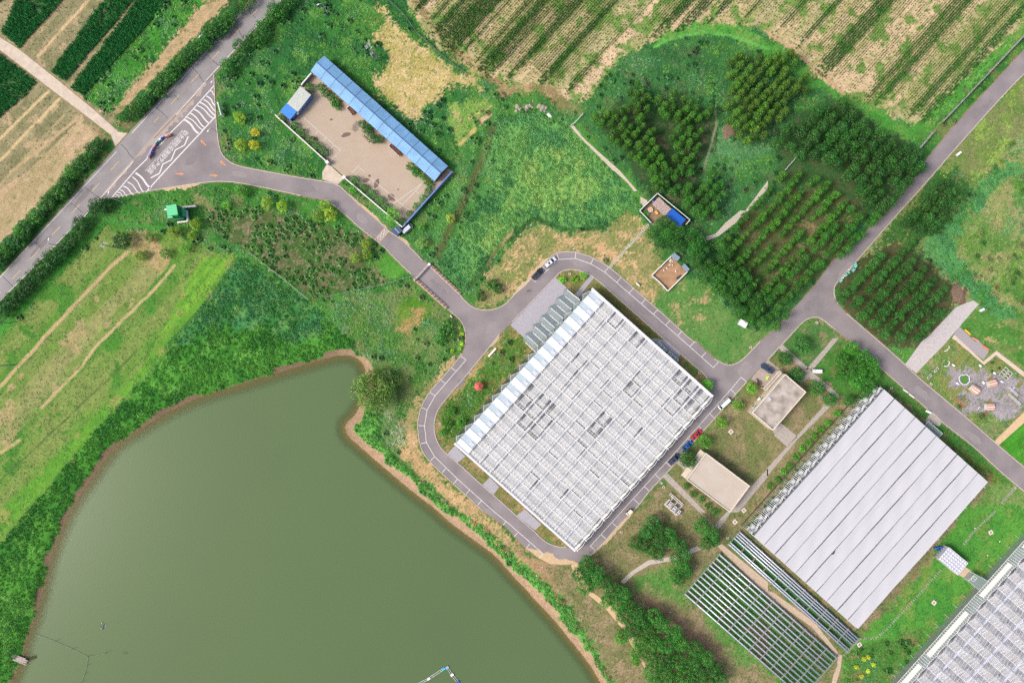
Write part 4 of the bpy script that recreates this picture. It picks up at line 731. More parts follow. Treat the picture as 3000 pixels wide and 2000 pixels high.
# corn in rows
pc = clump_mesh('corn_plant', 9, .62, 1.1, .15, 5, .35)
def rows_of(polys, rs, ps_, keep):
    mx_, my_ = [], []
    for poly in polys:
        w_ = np.array(W(poly)); ac = w_[:, 0] * math.sin(ROWDIR) - w_[:, 1] * math.cos(ROWDIR); al = w_[:, 0] * math.cos(ROWDIR) + w_[:, 1] * math.sin(ROWDIR)
        A, L_ = np.meshgrid(np.arange(ac.min(), ac.max(), rs), np.arange(al.min(), al.max(), ps_)); A = A + (RNG.random(A.shape) - .5) * .16; L_ = L_ + (RNG.random(L_.shape) - .5) * ps_ * .6
        x = A * math.sin(ROWDIR) + L_ * math.cos(ROWDIR); y = -A * math.cos(ROWDIR) + L_ * math.sin(ROWDIR)
        q = inpoly(x / S + 1500 + 4 * (fbm(x / 3, y / 3, 9) - .5), 1000 - y / S + 4 * (fbm(x / 3, y / 3, 19) - .5), poly) & (abs(x) < 197) & (abs(y) < 137)
        x, y, A, L_ = x[q], y[q], A[q], L_[q]; k = RNG.random(len(x)) < keep(x, y, A, L_); mx_.append(x[k]); my_.append(y[k])
    x = np.concatenate(mx_); y = np.concatenate(my_); i, j = gidx(x, y); ok = ~HARD[i, j] & (near[i, j] > .8)
    return np.stack([x, y, Z[i, j] - .02], 1)[ok]
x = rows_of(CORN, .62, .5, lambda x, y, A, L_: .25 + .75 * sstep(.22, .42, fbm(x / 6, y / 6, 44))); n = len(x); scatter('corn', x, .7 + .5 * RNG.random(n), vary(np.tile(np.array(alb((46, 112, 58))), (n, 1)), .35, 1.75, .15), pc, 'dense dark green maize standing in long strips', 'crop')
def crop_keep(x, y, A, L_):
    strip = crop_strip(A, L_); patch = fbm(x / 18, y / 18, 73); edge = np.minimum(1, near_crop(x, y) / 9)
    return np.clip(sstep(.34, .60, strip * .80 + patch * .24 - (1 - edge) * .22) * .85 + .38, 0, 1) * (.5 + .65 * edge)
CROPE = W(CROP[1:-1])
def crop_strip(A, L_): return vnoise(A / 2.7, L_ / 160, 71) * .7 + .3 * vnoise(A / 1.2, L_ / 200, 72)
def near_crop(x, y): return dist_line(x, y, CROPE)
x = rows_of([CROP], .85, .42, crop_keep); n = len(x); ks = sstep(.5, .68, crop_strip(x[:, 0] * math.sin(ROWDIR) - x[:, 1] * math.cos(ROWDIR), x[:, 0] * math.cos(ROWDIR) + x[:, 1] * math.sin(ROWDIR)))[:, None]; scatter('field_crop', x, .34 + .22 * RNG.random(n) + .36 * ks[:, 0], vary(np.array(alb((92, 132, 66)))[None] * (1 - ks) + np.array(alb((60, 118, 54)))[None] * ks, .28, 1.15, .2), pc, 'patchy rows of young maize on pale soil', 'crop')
m = inpoly(PX, PY, CROP) & (fbm(X / 5, across / 2.5, 83) > .60); COVER[m] = COVERS.index('short'); x, c = pick('short', .0, 3, 9)
# ---------------------------------------------------------------- trees
DG, MG, LG, YG, PL = (40, 88, 36), (52, 104, 44), (86, 138, 50), (124, 146, 46), (48, 92, 40)
def rowtrees(pts, step, jit, name, R, h, kind, cols, label, group):
    p = densify(pts, step)
    for i, (x, y) in enumerate(p):
        rs = random.Random(i * 7 + int(x)); tree(name, x + rs.uniform(-jit, jit), y + rs.uniform(-jit, jit), R * rs.uniform(.75, 1.2), h * rs.uniform(.85, 1.15), kind, cols[i % len(cols)], label, 'tree', group)
rowtrees(T(0, 0, [(1120, 1060), (1300, 930), (1700, 520), (2080, 180), (2200, 60), (2300, -60)]), 19, 5, 'roadside_tree', 2.7, 2.4, 'mid', [(50, 100, 46), (44, 92, 42), (64, 112, 44)], 'bushy roadside tree in the hedge between main road and sandy strip', 'roadside hedge trees')
rowtrees(T(0, 0, [(1240, 1060), (1400, 900), (1640, 640), (1950, 330), (2130, 190)]), 24, 5, 'roadside_tree', 2.2, 2.0, 'mid', [(56, 106, 46), (46, 94, 42)], 'bushy roadside tree in the hedge between main road and sandy strip', 'roadside hedge trees')
rowtrees(T(0, 0, [(890, 1340), (760, 1480), (650, 1580)]) + T(0, 1, [(560, 180), (330, 430), (40, 760), (-60, 860)]), 18, 5, 'verge_tree', 2.6, 2.3, 'mid', [(50, 100, 44), (42, 88, 42), (64, 112, 48)], 'bushy verge tree between main road and pale ploughed field', 'verge trees by the ploughed field')
rowtrees(T(0, 1, [(640, 130), (470, 270), (200, 580), (0, 780)]), 27, 6, 'verge_tree', 2.1, 2.0, 'mid', [(58, 108, 46), (46, 94, 42)], 'bushy verge tree between main road and pale ploughed field', 'verge trees by the ploughed field')
for x, y, R in ((910, 320, 3.4), (860, 350, 2.4), (740, 490, 3.3), (700, 570, 2.5), (640, 650, 2.8), (590, 700, 2.2), (560, 745, 3.0), (480, 790, 3.3), (450, 850, 2.4), (385, 890, 3.2), (320, 960, 3.0), (240, 1050, 3.2), (190, 1120, 2.6), (120, 1180, 3.2), (60, 1240, 3.2), (10, 1300, 2.8), (970, 300, 2.4)):
    tree('hedge_tree', *T(0, 1, [(x, y)])[0], R, 2.8, 'mid', (40, 84, 40), 'dark leafy tree between main road and striped hay field', 'tree', 'trees beside the hay field')
for c, r, x, y, R in ((0, 0, 2080, 590, 2.6), (0, 0, 2200, 420, 2.8), (0, 0, 2180, 550, 2.6), (0, 0, 2110, 650, 2.2), (0, 0, 2300, 380, 2.8), (1, 0, 0, 330, 2.6), (1, 0, 290, 30, 2.8), (1, 0, 200, 100, 2.8), (1, 0, 130, 150, 2.4), (1, 0, 60, 240, 2.8), (1, 0, 150, 70, 2.2), (1, 0, 90, 320, 2.4), (1, 0, 30, 380, 2.2), (1, 0, 240, 120, 2.2), (1, 0, 330, -10, 2.5)):
    tree('verge_shrub', *T(c, r, [(x, y)])[0], R, 2.3, 'mid', (48, 100, 44), 'leafy green tree on the road verge beside the weedy ground north of the entrance', 'tree', 'trees on the northern verge')
for c, r, x, y, R, col in ((0, 0, 2205, 1085, 2.4, YG), (0, 0, 2210, 1330, 2.5, YG), (0, 0, 2340, 1215, 1.7, (172, 160, 38)), (0, 0, 2335, 1330, 2.1, (164, 156, 38))):
    tree('golden_tree', *T(c, r, [(x, y)])[0], R, 2.4, 'round', col, 'yellow golden round tree on grass beside the entrance forecourt' if col[0] > 180 else 'yellow-green round tree on grass beside the entrance forecourt', 'tree', 'yellow trees by the forecourt' if col[0] > 180 else 'lime trees by the forecourt')
for x, y, R in ((100, 298, 2.5), (240, 325, 2.5), (635, 320, 2.5), (570, 408, 2.5), (685, 405, 2.7)): tree('lime_tree', *T(1, 1, [(x, y)])[0], R, 2.5, 'round', (118, 142, 48), 'round yellow-green tree on the verge where the entrance road bends', 'tree', 'lime trees at the bend')
for x, y, R in ((1010, 670, 2.2), (1022, 770, 2.3), (912, 800, 2.1)): tree('lime_tree', *T(1, 1, [(x, y)])[0], R, 2.3, 'round', (112, 136, 44), 'round yellow-green tree near the chequered speed table', 'tree', 'lime trees near the speed table')
for x, y, R in ((1605, 568, 2.6), (1792, 490, 2.4), (1760, 595, 1.8)): tree('lime_tree', *T(0, 1, [(x, y)])[0], R, 2.4, 'round', (114, 138, 46), 'round yellow-green tree beside the green box tower', 'tree', 'lime trees at the tower')
for x, y, R, col, lab in ((1370, 620, 1.9, (84, 124, 44), 'small olive green tree at the corner of the hay field'), (1285, 780, 2.0, (92, 124, 40), 'lone small tree standing in the worn corner of the hay field'), (1515, 760, 2.0, (66, 122, 40), 'small green tree at the hedge above the hay field'), (2215, 185, 2.6, (72, 124, 46), 'green tree on grass south of the entrance road'), (1115, 640, 3.2, (40, 84, 50), 'dark bushy tree beside the power pole'), (1705, 710, 2.0, (84, 132, 56), 'pale green bush in the weeds below the lime trees'), (2085, 315, 1.6, (100, 140, 52), 'small light green bush south of the entrance road')):
    tree('field_tree', *T(0, 1, [(x, y)])[0], R, R, 'mid', col, lab)
tree('blossom_tree', *T(1, 1, [(1785, 437)])[0], 1.9, 2, 'round', (140, 160, 78), 'pale lime blossoming tree standing alone in the tall grass'); tree('blossom_tree', *T(1, 1, [(1525, 660)])[0], 2.4, 2.2, 'round', (124, 154, 86), 'pale green tree on the lawn near the speed table'); tree('lawn_shrub', *T(1, 1, [(1525, 520)])[0], 1.4, 1.3, 'bush', (64, 116, 48), 'small dark round shrub on the lawn beside the yard')
for c, r, x, y, R in ((1, 0, 350, 1155, 1.6), (1, 0, 410, 1215, 1.7), (1, 0, 495, 1285, 1.6), (1, 0, 562, 1345, 1.7), (1, 0, 630, 1395, 1.6), (1, 0, 240, 1080, 1.8), (1, 0, 490, 805, 1.7), (1, 1, 910, 90, 1.7), (1, 1, 990, 160, 1.7), (1, 1, 1060, 215, 1.8), (1, 1, 1140, 275, 1.7), (1, 1, 1197, 338, 1.5)):
    tree('yard_shrub', *T(c, r, [(x, y)])[0], R * 1.2, 1.3, 'round', (62, 112, 54), 'dark round shrub inside the front wall of the concrete yard', 'shrub', 'shrubs along the front yard wall')
for x, y, R in ((1345, 475, 1.8), (1410, 400, 1.4), (1475, 330, 1.6), (1540, 260, 1.6), (1585, 185, 1.7)): tree('yard_shrub', *T(1, 1, [(x, y)])[0], R * 1.15, 1.3, 'round', (60, 108, 54), 'dark round shrub along the blue-capped yard wall', 'shrub', 'shrubs along the blue yard wall')
tree('yard_tree', *T(1, 1, [(1260, 400)])[0], 2.6, 2.6, 'mid', (108, 156, 54), 'bright light green tree straddling the yard wall'); tree('yard_tree', *T(1, 1, [(890, 170)])[0], 1.7, 1.7, 'mid', (92, 148, 60), 'light green bush outside the yard wall by the drive')
for i, (x, y, R) in enumerate(((590, 800, 1.6), (640, 850, 1.7), (690, 890, 1.7), (740, 940, 1.8), (755, 985, 1.4), (715, 950, 1.3))): tree('hedge_bush', *T(1, 0, [(x, y)])[0], R, 1.1, 'bush', (52, 106, 38), 'leafy green hedge bush in the bed along the blue-roofed shed, northern bed', 'shrub', 'northern hedge by the shed')
for i, (x, y, R) in enumerate(((980, 1140, 1.7), (1010, 1190, 1.8), (1050, 1230, 1.6), (1085, 1280, 1.7), (1130, 1280, 1.7), (1040, 1170, 1.4))): tree('hedge_bush', *T(1, 0, [(x, y)])[0], R, 1.3, 'bush', (46, 96, 44), 'leafy dark hedge bush in the middle bed along the blue-roofed shed', 'shrub', 'middle hedge by the shed')
for i, (c, r, x, y, R) in enumerate(((1, 0, 1420, 1530, 1.7), (1, 0, 1460, 1560, 1.6), (1, 1, 1470, 20, 1.7), (1, 1, 1530, 50, 1.6), (1, 1, 1570, 90, 1.6), (1, 1, 1600, 120, 1.5))): tree('hedge_bush', *T(c, r, [(x, y)])[0], R, 1.1, 'bush', (54, 106, 40), 'leafy hedge bush in the bed at the end of the blue-roofed shed', 'shrub', 'southern hedge by the shed')
wl = tree('willow_tree', *T(1, 2, [(1095, 440)])[0], 8.4, 4.6, 'willow', (96, 128, 70), 'large spreading grey-green willow on the pond shore')
for x, y, R in ((960, 380, 2.6), (1010, 520, 2.6), (1220, 500, 2.6), (1180, 330, 2.4)):
    c = obj('side_crown', CROWN['big'][int(x) % 5], wl); q = P(*T(1, 2, [(x, y)])[0], 4); q0 = wl.matrix_basis.inverted() @ Vector((*q, 3.6)); c.location = q0; c.scale = (R * 1.3, R * 1.3, R * .8); c.color = (*alb((96, 128, 70), 1.9), 1)
for x, y, R, z in ((1800, 640, 1.9, 0), (1890, 740, 1.9, 0), (1750, 760, 2.0, 0), (1715, 840, 1.5, 0)): tree('garden_bush', *T(1, 2, [(x, y)])[0], R, 1.2, 'bush', (60, 116, 42), 'leafy bush on the strip between greenhouse front and curved road', 'shrub', 'bushes before the greenhouse')
for x, y in ((460, 1000), (575, 1000), (655, 965)): tree('planted_shrub', *T(2, 1, [(x, y)])[0], 1.5, 1.0, 'bush', (96, 150, 46), 'light green shrub on the small lawn beside the paved forecourt', 'shrub', 'shrubs by the forecourt')
for c, r, x, y in ((1, 2, 1890, 20), (1, 2, 1875, 65), (1, 2, 1805, 88), (1, 1, 1865, 1440), (1, 1, 1890, 1500)): tree('topiary_shrub', *T(c, r, [(x, y)])[0], .75, .7, 'bush', (150, 180, 50), 'small clipped yellow-green shrub beside the road kerb', 'shrub', 'clipped shrubs at the kerb')
for x, y, R in ((2160, 1050, 2.6), (2060, 1150, 2.3), (2230, 1090, 2.0)): tree('ditch_bush', *T(1, 1, [(x, y)])[0], R, 1.6, 'bush', (56, 98, 46), 'dark green bush near the bridge beside the dry grass', 'shrub', 'bushes near the bridge')
for x, y, R in ((1760, 1420, 2.6), (1700, 1480, 2.0), (1780, 1500, 2.0), (1700, 1560, 2.2)): tree('bank_bush', *T(1, 1, [(x, y)])[0], R, 1.7, 'bush', (54, 104, 44), 'dark leafy bush on the bank between bridge and pond', 'shrub', 'bushes on the bank')
for x, y, R, col in ((2200, 430, 2.2, (80, 130, 36)), (2080, 590, 2.3, (78, 128, 38)), (1925, 745, 2.3, (86, 138, 42)), (1780, 920, 2.7, (80, 134, 40))): tree('courtyard_tree', *T(2, 2, [(x, y)])[0], R, 2.5, 'mid', col, 'bright green tree on the dry lawn along the parking bays', 'tree', 'bright trees by the parking bays')
tree('corner_tree', *T(2, 2, [(1800, 395)])[0], 2.1, 2.6, 'mid', (78, 138, 40), 'green tree at the greenhouse corner by the road junction'); tree('courtyard_tree', *T(2, 2, [(1620, 1080)])[0], 3.6, 3.6, 'big', (46, 92, 44), 'large dark tree beside the dark blue parked car')
for x, y, R, lab in ((315, 35, 3.6, 'large dark green tree on the triangular lawn at the junction'), (160, 150, 3.0, 'dark green tree between parked car and footpath crossing'), (270, 305, 2.9, 'dark green tree beside the brown flat roof'), (455, 430, 2.9, 'dark green tree on the lawn behind the brown flat roof'), (570, 535, 2.8, 'dark green tree at the end of the footpath by the white-roofed greenhouse'), (745, 545, 2.2, 'dark shrub beside the white-roofed greenhouse corner')): tree('courtyard_tree', *T(3, 2, [(x, y)])[0], R, 3.0, 'big', (48, 98, 44), lab)
for x, y in ((635, 660), (548, 750), (485, 808), (432, 870), (378, 930), (315, 988), (260, 1058), (195, 1138), (145, 1195), (88, 1265), (22, 1330)): tree('clipped_shrub', *T(3, 2, [(x, y)])[0], 1.35, .9, 'bush', (66, 124, 36), 'small round shrub in the row between footpath and white-roofed greenhouse', 'shrub', 'row of round shrubs')
for x, y, R in ((1610, 1330, 1.3), (1670, 1400, 1.5), (1740, 1450, 1.3), (1810, 1510, 1.4), (1870, 1560, 1.4)): tree('clipped_shrub', *T(2, 2, [(x, y)])[0], R, .9, 'bush', (52, 104, 44), 'dark shrub along the long side of the pale flat roof', 'shrub', 'shrubs by the pale building')
for x, y, R in ((770, 60, 2.9), (680, 150, 2.5), (880, 140, 2.8), (730, 260, 3.4), (960, 210, 2.9), (850, 290, 2.8), (985, 300, 2.6), (820, 370, 3.0), (920, 390, 2.9), (890, 460, 2.6), (660, 320, 2.3), (830, 210, 2.5)): tree('grove_tree', *T(3, 2, [(x, y)])[0], R, 4.2, 'big', (58, 112, 40), 'green tree in the small grove behind the white-roofed greenhouse', 'tree', 'grove trees')
for x, y, R in ((1300, 100, 3.2), (1330, 150, 2.6), (1230, 190, 3.2), (1140, 280, 3.0), (1210, 310, 2.6), (1370, 260, 3.0), (1450, 200, 2.6), (1480, 280, 2.6), (1350, 380, 2.9), (1280, 350, 2.4), (1560, 320, 2.8), (1590, 390, 2.4), (1500, 420, 2.4), (1570, 500, 3.0), (1500, 580, 2.8), (1610, 540, 2.6), (1540, 620, 2.4), (1740, 130, 3.2), (1830, 210, 3.2), (1790, 280, 2.9), (1860, 260, 2.4)): tree('lawn_tree', *T(2, 3, [(x, y)])[0], R, 4.2, 'big', (48, 100, 40), 'dark green tree in the clump beside the curved slab path', 'tree', 'clump by the slab path')
for x, y, R in ((680, 480, 3.4), (610, 570, 3.0), (760, 590, 3.6), (680, 680, 3.2), (850, 640, 3.0), (930, 720, 3.4), (1020, 760, 3.2), (870, 810, 2.9), (980, 850, 3.2), (1070, 860, 3.0), (1030, 960, 3.0), (1150, 920, 3.2), (1180, 1010, 3.4), (1310, 960, 3.2), (1100, 1080, 3.2), (1240, 1090, 3.2), (1380, 1030, 3.2), (1490, 1120, 3.2), (1180, 1190, 3.2), (1320, 1200, 3.4), (1430, 1230, 3.2), (1560, 1210, 3.2), (1680, 1250, 3.2), (1270, 1320, 3.2), (1400, 1370, 3.4), (1530, 1370, 3.2), (1670, 1380, 3.2), (1790, 1340, 2.9), (1290, 1470, 3.4), (1430, 1500, 3.4), (1580, 1510, 3.4), (1730, 1490, 3.2), (1860, 1450, 2.9), (1920, 1540, 2.9), (1330, 1590, 3.2), (1500, 1610, 3.2), (1660, 1610, 3.2), (1820, 1590, 3.0)): tree('lane_tree', *T(2, 3, [(x, y)])[0], R, 4.6, 'big', (50, 104, 40), 'leafy dark green tree in the wide belt along the sandy pond path', 'tree', 'tree belt along the pond path')
for x, y, R in ((1005, 1150, 2.6), (1135, 1300, 2.2), (1140, 1370, 1.8)): tree('path_tree', *T(2, 3, [(x, y)])[0], R, 2.2, 'mid', (58, 114, 38), 'small green tree standing by the sandy pond path', 'tree', 'small trees by the sandy path')
for x, y in ((920, 1330), (970, 1397), (920, 1457), (867, 1507), (880, 1345), (815, 1420)): tree('yellow_shrub', *T(3, 3, [(x, y)])[0], .85, .7, 'bush', (206, 206, 60), 'small yellow shrub in the weeds beside the last greenhouse', 'shrub', 'yellow shrubs')
# plantation blocks in rows
def block(poly, rowdir, rsp, tsp, R, h, kind, col, name, label, group, jit=.25, skip=.0, seed=0, edge=None, Rv=.2):
    rs = random.Random(seed); w_ = np.array(poly); c_, s_ = math.cos(rowdir), math.sin(rowdir); out = []
    ac = w_[:, 0] * s_ - w_[:, 1] * c_; al = w_[:, 0] * c_ + w_[:, 1] * s_; a = ac.min() + rsp * .5
    while a < ac.max():
        l = al.min() + tsp * rs.random()
        while l < al.max():
            aa = a + rs.uniform(-jit, jit) * rsp * .6; ll = l + rs.uniform(-jit, jit) * tsp; x, y = aa * s_ + ll * c_, -aa * c_ + ll * s_
            if bool(inpoly(np.array([x]), np.array([y]), poly)[0]) and rs.random() > skip: out.append((x, y))
            l += tsp
        a += rsp
    for x, y in out: tree(name, x, y, R * rs.uniform(1 - Rv, 1 + Rv), h * rs.uniform(.85, 1.15), kind, col, label, 'tree', group)
    return len(out)
UP = math.radians(-48)
NB = []
NB.append(block(T(2, 0, [(750, 1080), (900, 990), (1080, 960), (1060, 860), (1200, 700), (1290, 800), (1270, 1020), (1330, 1250), (1420, 1400), (1500, 1568)]) + T(2, 1, [(1450, 60), (1350, 200), (1250, 60)]) + T(2, 0, [(1200, 1568), (960, 1350), (830, 1180)]), UP, 25, 21, 1.75, 4.6, 'cone', (56, 102, 30), 'plantation_tree', 'small bright-tipped tree in the dense block beside the pale broken path', 'western plantation block', .3, .06, 1))
NB.append(block(T(2, 0, [(1340, 900), (1500, 780), (1650, 860), (1700, 960), (1850, 960), (1800, 1100), (1760, 1250), (1700, 1400), (1650, 1568)]) + T(2, 1, [(1650, 40), (1450, 60), (1500, -10)]) + T(2, 0, [(1480, 1400), (1400, 1250), (1520, 1120), (1360, 1050)]), UP, 26, 22, 1.7, 4.4, 'cone', (54, 100, 30), 'plantation_tree', 'small bright-tipped tree in the dense block below the reed meadow', 'middle plantation block', .3, .1, 2))
NB.append(block(T(2, 0, [(1940, 620), (2080, 480), (2250, 460), (2352, 480)]) + T(3, 0, [(150, 470), (280, 520), (400, 680), (380, 800), (200, 920), (150, 1080), (0, 1150)]) + T(2, 0, [(2352, 1180), (2330, 1300), (2100, 1330), (2000, 1150), (1950, 1000), (2000, 800)]), UP, 27, 22, 1.9, 5.0, 'cone', (66, 102, 34), 'plantation_tree', 'olive-green tree in the block under the crop field corner', 'northern plantation block', .3, .04, 3))
NB.append(block(T(3, 0, [(20, 1290), (200, 1130), (430, 1050), (560, 930), (680, 880), (800, 960), (760, 1100), (960, 1130), (1100, 1260), (1440, 1400), (1430, 1568)]) + T(3, 1, [(1330, 60), (1250, 200), (1170, 270), (1100, 380), (1020, 420), (900, 420), (820, 200), (700, 80), (600, 20)]) + T(3, 0, [(500, 1480), (250, 1400), (150, 1380)]), UP, 36, 25, 2.5, 5.6, 'tall', (40, 84, 34), 'woodland_tree', 'dark leafy tree in the thick wood along the asphalt lane', 'thick wood by the lane', .35, .05, 4))
NB.append(block(T(3, 1, [(1100, 400), (1020, 450), (930, 560), (620, 830), (500, 960), (300, 1180), (90, 1440), (-60, 1470), (-160, 1330), (100, 1080), (300, 850), (560, 560), (780, 330), (900, 400)]), UP, 36, 22, 1.95, 4.8, 'tall', (50, 98, 34), 'lane_side_tree', 'green tree in the outer rows of the plantation along the asphalt lane', 'outer rows by the lane', .2, .03, 5))
NB.append(block(T(3, 1, [(760, 320), (550, 550), (280, 860), (80, 1080), (-180, 1300), (-400, 1150), (-560, 1050), (-500, 800), (-300, 500), (-60, 130), (100, -20), (400, 10), (620, 100)]), UP, 38, 19, 1.6, 3.2, 'cone', (58, 106, 34), 'young_tree', 'small young tree in the widely spaced rows over brown earth', 'young rows on brown earth', .15, .06, 6, Rv=.3))
NB.append(block(T(2, 1, [(1600, 780), (1750, 720), (1900, 650), (2100, 800), (2250, 1000), (2352, 1150), (2352, 1330), (2300, 1430), (2200, 1440), (2050, 1280), (1850, 1120), (1700, 950)]), UP, 29, 25, 2.2, 4.6, 'tall', (44, 90, 34), 'woodland_tree', 'dark leafy tree in the wood edge behind the animal pen', 'wood edge behind the pen', .35, .05, 7))
NB.append(block(T(2, 1, [(1250, 600), (1300, 420), (1400, 420), (1500, 510), (1620, 540), (1740, 590), (1740, 700), (1600, 760), (1420, 730), (1300, 700)]), UP, 30, 27, 2.5, 4.6, 'big', (44, 94, 36), 'hut_tree', 'leafy dark tree standing close to the blue-roofed hut', 'trees round the hut', .35, .0, 8))
NB.append(block(T(2, 1, [(1250, 0), (1650, -20), (1680, 120), (1820, 0), (1960, 150), (1980, 330), (1900, 450), (1700, 480), (1560, 330), (1420, 230), (1350, 150)]), UP, 28, 23, 2.1, 4.6, 'tall', (48, 96, 36), 'woodland_tree', 'green tree in the block above the blue-roofed hut', 'block above the hut', .3, .06, 9))
NB.append(block(T(3, 1, [(1250, 450), (1450, 150), (1600, 80), (1760, 170), (1740, 330), (1600, 480), (1480, 590), (1300, 540)]), UP, 31, 25, 2.4, 4.8, 'tall', (44, 88, 36), 'roadside_wood_tree', 'dark tree in the small clump across the lane from the thick wood', 'clump across the lane', .35, .05, 10))
NB.append(block(T(3, 1, [(640, 1150), (800, 950), (1150, 700), (1300, 630), (1400, 690), (1330, 790), (1480, 880), (1560, 960), (1700, 1140), (1640, 1240), (1480, 1460), (1400, 1600), (1000, 1500), (880, 1340), (740, 1290)]), UP, 40, 21, 1.95, 4.8, 'tall', (46, 94, 38), 'orchard_tree', 'green tree in the orderly rows at the lane fork', 'orchard rows at the fork', .12, .03, 11))
for x, y, R in ((1020, 590, 0), ): pass
print('PLANT COUNTS', NB, TREE_N[0])
# ---------------------------------------------------------------- greenhouses
alu = mat('white_aluminium', (236, 238, 244), .45, .0, spec=.5); beamm = mat('beam_pale', (222, 224, 232), .6); greyst = mat('grey_steel', (150, 156, 168), .5)
glass = glassy('roof_glass', (.95, .96, .96), .16, .15, (.78, .79, .80)); sideglass = glassy('side_glass', (.62, .74, .72), .30, .1, (.42, .50, .50)); canglass = glassy('canopy_glass', (.66, .76, .74), .24, .08, (.55, .64, .63))  # roof_glass: the sky's whitish reflection is put into its diffuse colour
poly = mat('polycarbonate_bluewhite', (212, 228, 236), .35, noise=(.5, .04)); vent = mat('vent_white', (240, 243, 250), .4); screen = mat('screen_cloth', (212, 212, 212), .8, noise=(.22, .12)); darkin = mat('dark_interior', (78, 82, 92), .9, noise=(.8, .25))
PERF = []
def frame_of(wp, np_, z, name, label, cat, group=None):
    a = Vector(P(*wp, z)); b = Vector(P(*np_, z)); d = b - a
    return empty(name, (a.x, a.y, 0), math.atan2(d.y, d.x), label, cat, group), d.length
# -- large glass greenhouse with the blue-white front strip
gh, L = frame_of((1329, 1300), (1736, 843), 5.8, 'large_greenhouse', 'large multi-span glass greenhouse with pale screens and blue-white front strip', 'greenhouse')
D = (Vector(P(1683, 1618, 5.8)) - Vector(P(1329, 1300, 5.8))).length; EV, RG = 5.2, 5.95; n = 15; x0 = .8; sp = (L - 1.6) / n; NBAY = 10; y1 = -6.1; bay = (D - 6.1 - .4) / NBAY
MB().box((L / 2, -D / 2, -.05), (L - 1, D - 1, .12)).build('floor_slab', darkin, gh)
for i in range(9): MB().box((L / 2, -9 - i * 5.1, .07), (L - 8, 2.6, .75)).build('growing_bench', mat('bench_mixed', (118, 128, 112), .9, noise=(1.0, .35)), gh)
def slope(x_a, x_b, ya, yb, zA, zB, th=.03): return MB().add([(x_a, ya, zA), (x_b, ya, zB), (x_b, yb, zB), (x_a, yb, zA)], [(0, 3, 2, 1)])
panes = {}
for i in range(n):
    xg = x0 + i * sp; xr = xg + sp / 2; xh = xg + sp
    for s, (xa, xb, za, zb) in enumerate(((xg + .08, xr - .05, EV + .03, RG), (xr + .05, xh - .08, RG, EV + .03))):
        rp = slope(xa, xb, -.5, y1 + .05, za, zb).build('roof_panel', poly, gh)
        t = .62; zc = EV + (RG - EV) * t; xc = xg + sp / 2 * t if s == 0 else xh - sp / 2 * t; w_ = 1.35 / 2; dz = (RG - EV) / (sp / 2) * w_ * (1 if s == 0 else -1); yv = y1 + 1.25
        MB().add([(xc - w_, yv - .85, zc - dz + .12), (xc + w_, yv - .85, zc + dz + .12), (xc + w_, yv + .85, zc + dz + .2), (xc - w_, yv + .85, zc - dz + .2), (xc - w_, yv - .85, zc - dz + .03), (xc + w_, yv - .85, zc + dz + .03), (xc + w_, yv + .85, zc + dz + .05), (xc - w_, yv + .85, zc - dz + .05)], [(0, 1, 2, 3), (0, 4, 5, 1), (1, 5, 6, 2), (2, 6, 7, 3), (3, 7, 4, 0)]).build('vent_flap', vent, gh)
        for b in range(NBAY): slope(xa, xb, y1 - b * bay - .02, y1 - (b + 1) * bay + .02, za, zb).build('pane', glass, gh)
br = MB()
for i in range(n + 1): xg = x0 + i * sp; br.bar((xg, -.3, EV + .02), (xg, -D + .2, EV + .02), .20, .16)
br.build('gutter', alu, gh)
br = MB()
for i in range(n): br.bar((x0 + (i + .5) * sp, -.3, RG + .02), (x0 + (i + .5) * sp, -D + .2, RG + .02), .10, .10)
br.build('ridge_bar', greyst, gh)
br = MB(); k = 0; yy = y1
while yy > -D:
    for i in range(n):
        xg = x0 + i * sp; br.bar((xg, yy, EV + .06), (xg + sp / 2, yy, RG + .03), .075, .05); br.bar((xg + sp, yy, EV + .06), (xg + sp / 2, yy, RG + .03), .075, .05)
    yy -= bay / 4
tag(br.build('glazing_bar', alu, gh), kind='stuff')
br = MB()
for i in range(n):
    for f in (.33, .67): br.bar((x0 + i * sp + sp / 2 * f, y1, EV + (RG - EV) * f + .03), (x0 + i * sp + sp / 2 * f, -D + .3, EV + (RG - EV) * f + .03), .085, .05)
tag(br.build('purlin', alu, gh), kind='stuff')
for b in range(NBAY + 1):
    if 0 < b < NBAY: MB().bar((.6, y1 - b * bay, EV - .25), (L - .6, y1 - b * bay, EV - .12), .66, .3).build('truss_beam', beamm, gh)
def gloc(px, py, z=4.6):
    v = Vector((*P(px, py, z), 0)); v = gh.matrix_basis.inverted() @ v; return int((v.x - x0) // sp), int((y1 - v.y) // bay)
GHI = gh.matrix_basis
holes = {}
rs = random.Random(3)
hole_px = [(1555, 1160), (1590, 1185), (1575, 1215), (1610, 1235), (1545, 1205), (1530, 1230), (1640, 1210), (1565, 1250), (2010, 1130), (2040, 1150), (2030, 1185), (1985, 1090), (1860, 1010), (1790, 950), (1700, 1050), (1770, 1230), (1870, 1120), (1520, 1180), (1620, 1180), (1600, 1260), (1850, 1130), (1740, 1240), (2055, 1130), (2000, 1160)]
for h_ in hole_px: holes[gloc(*h_)] = holes.get(gloc(*h_), 0) + 1
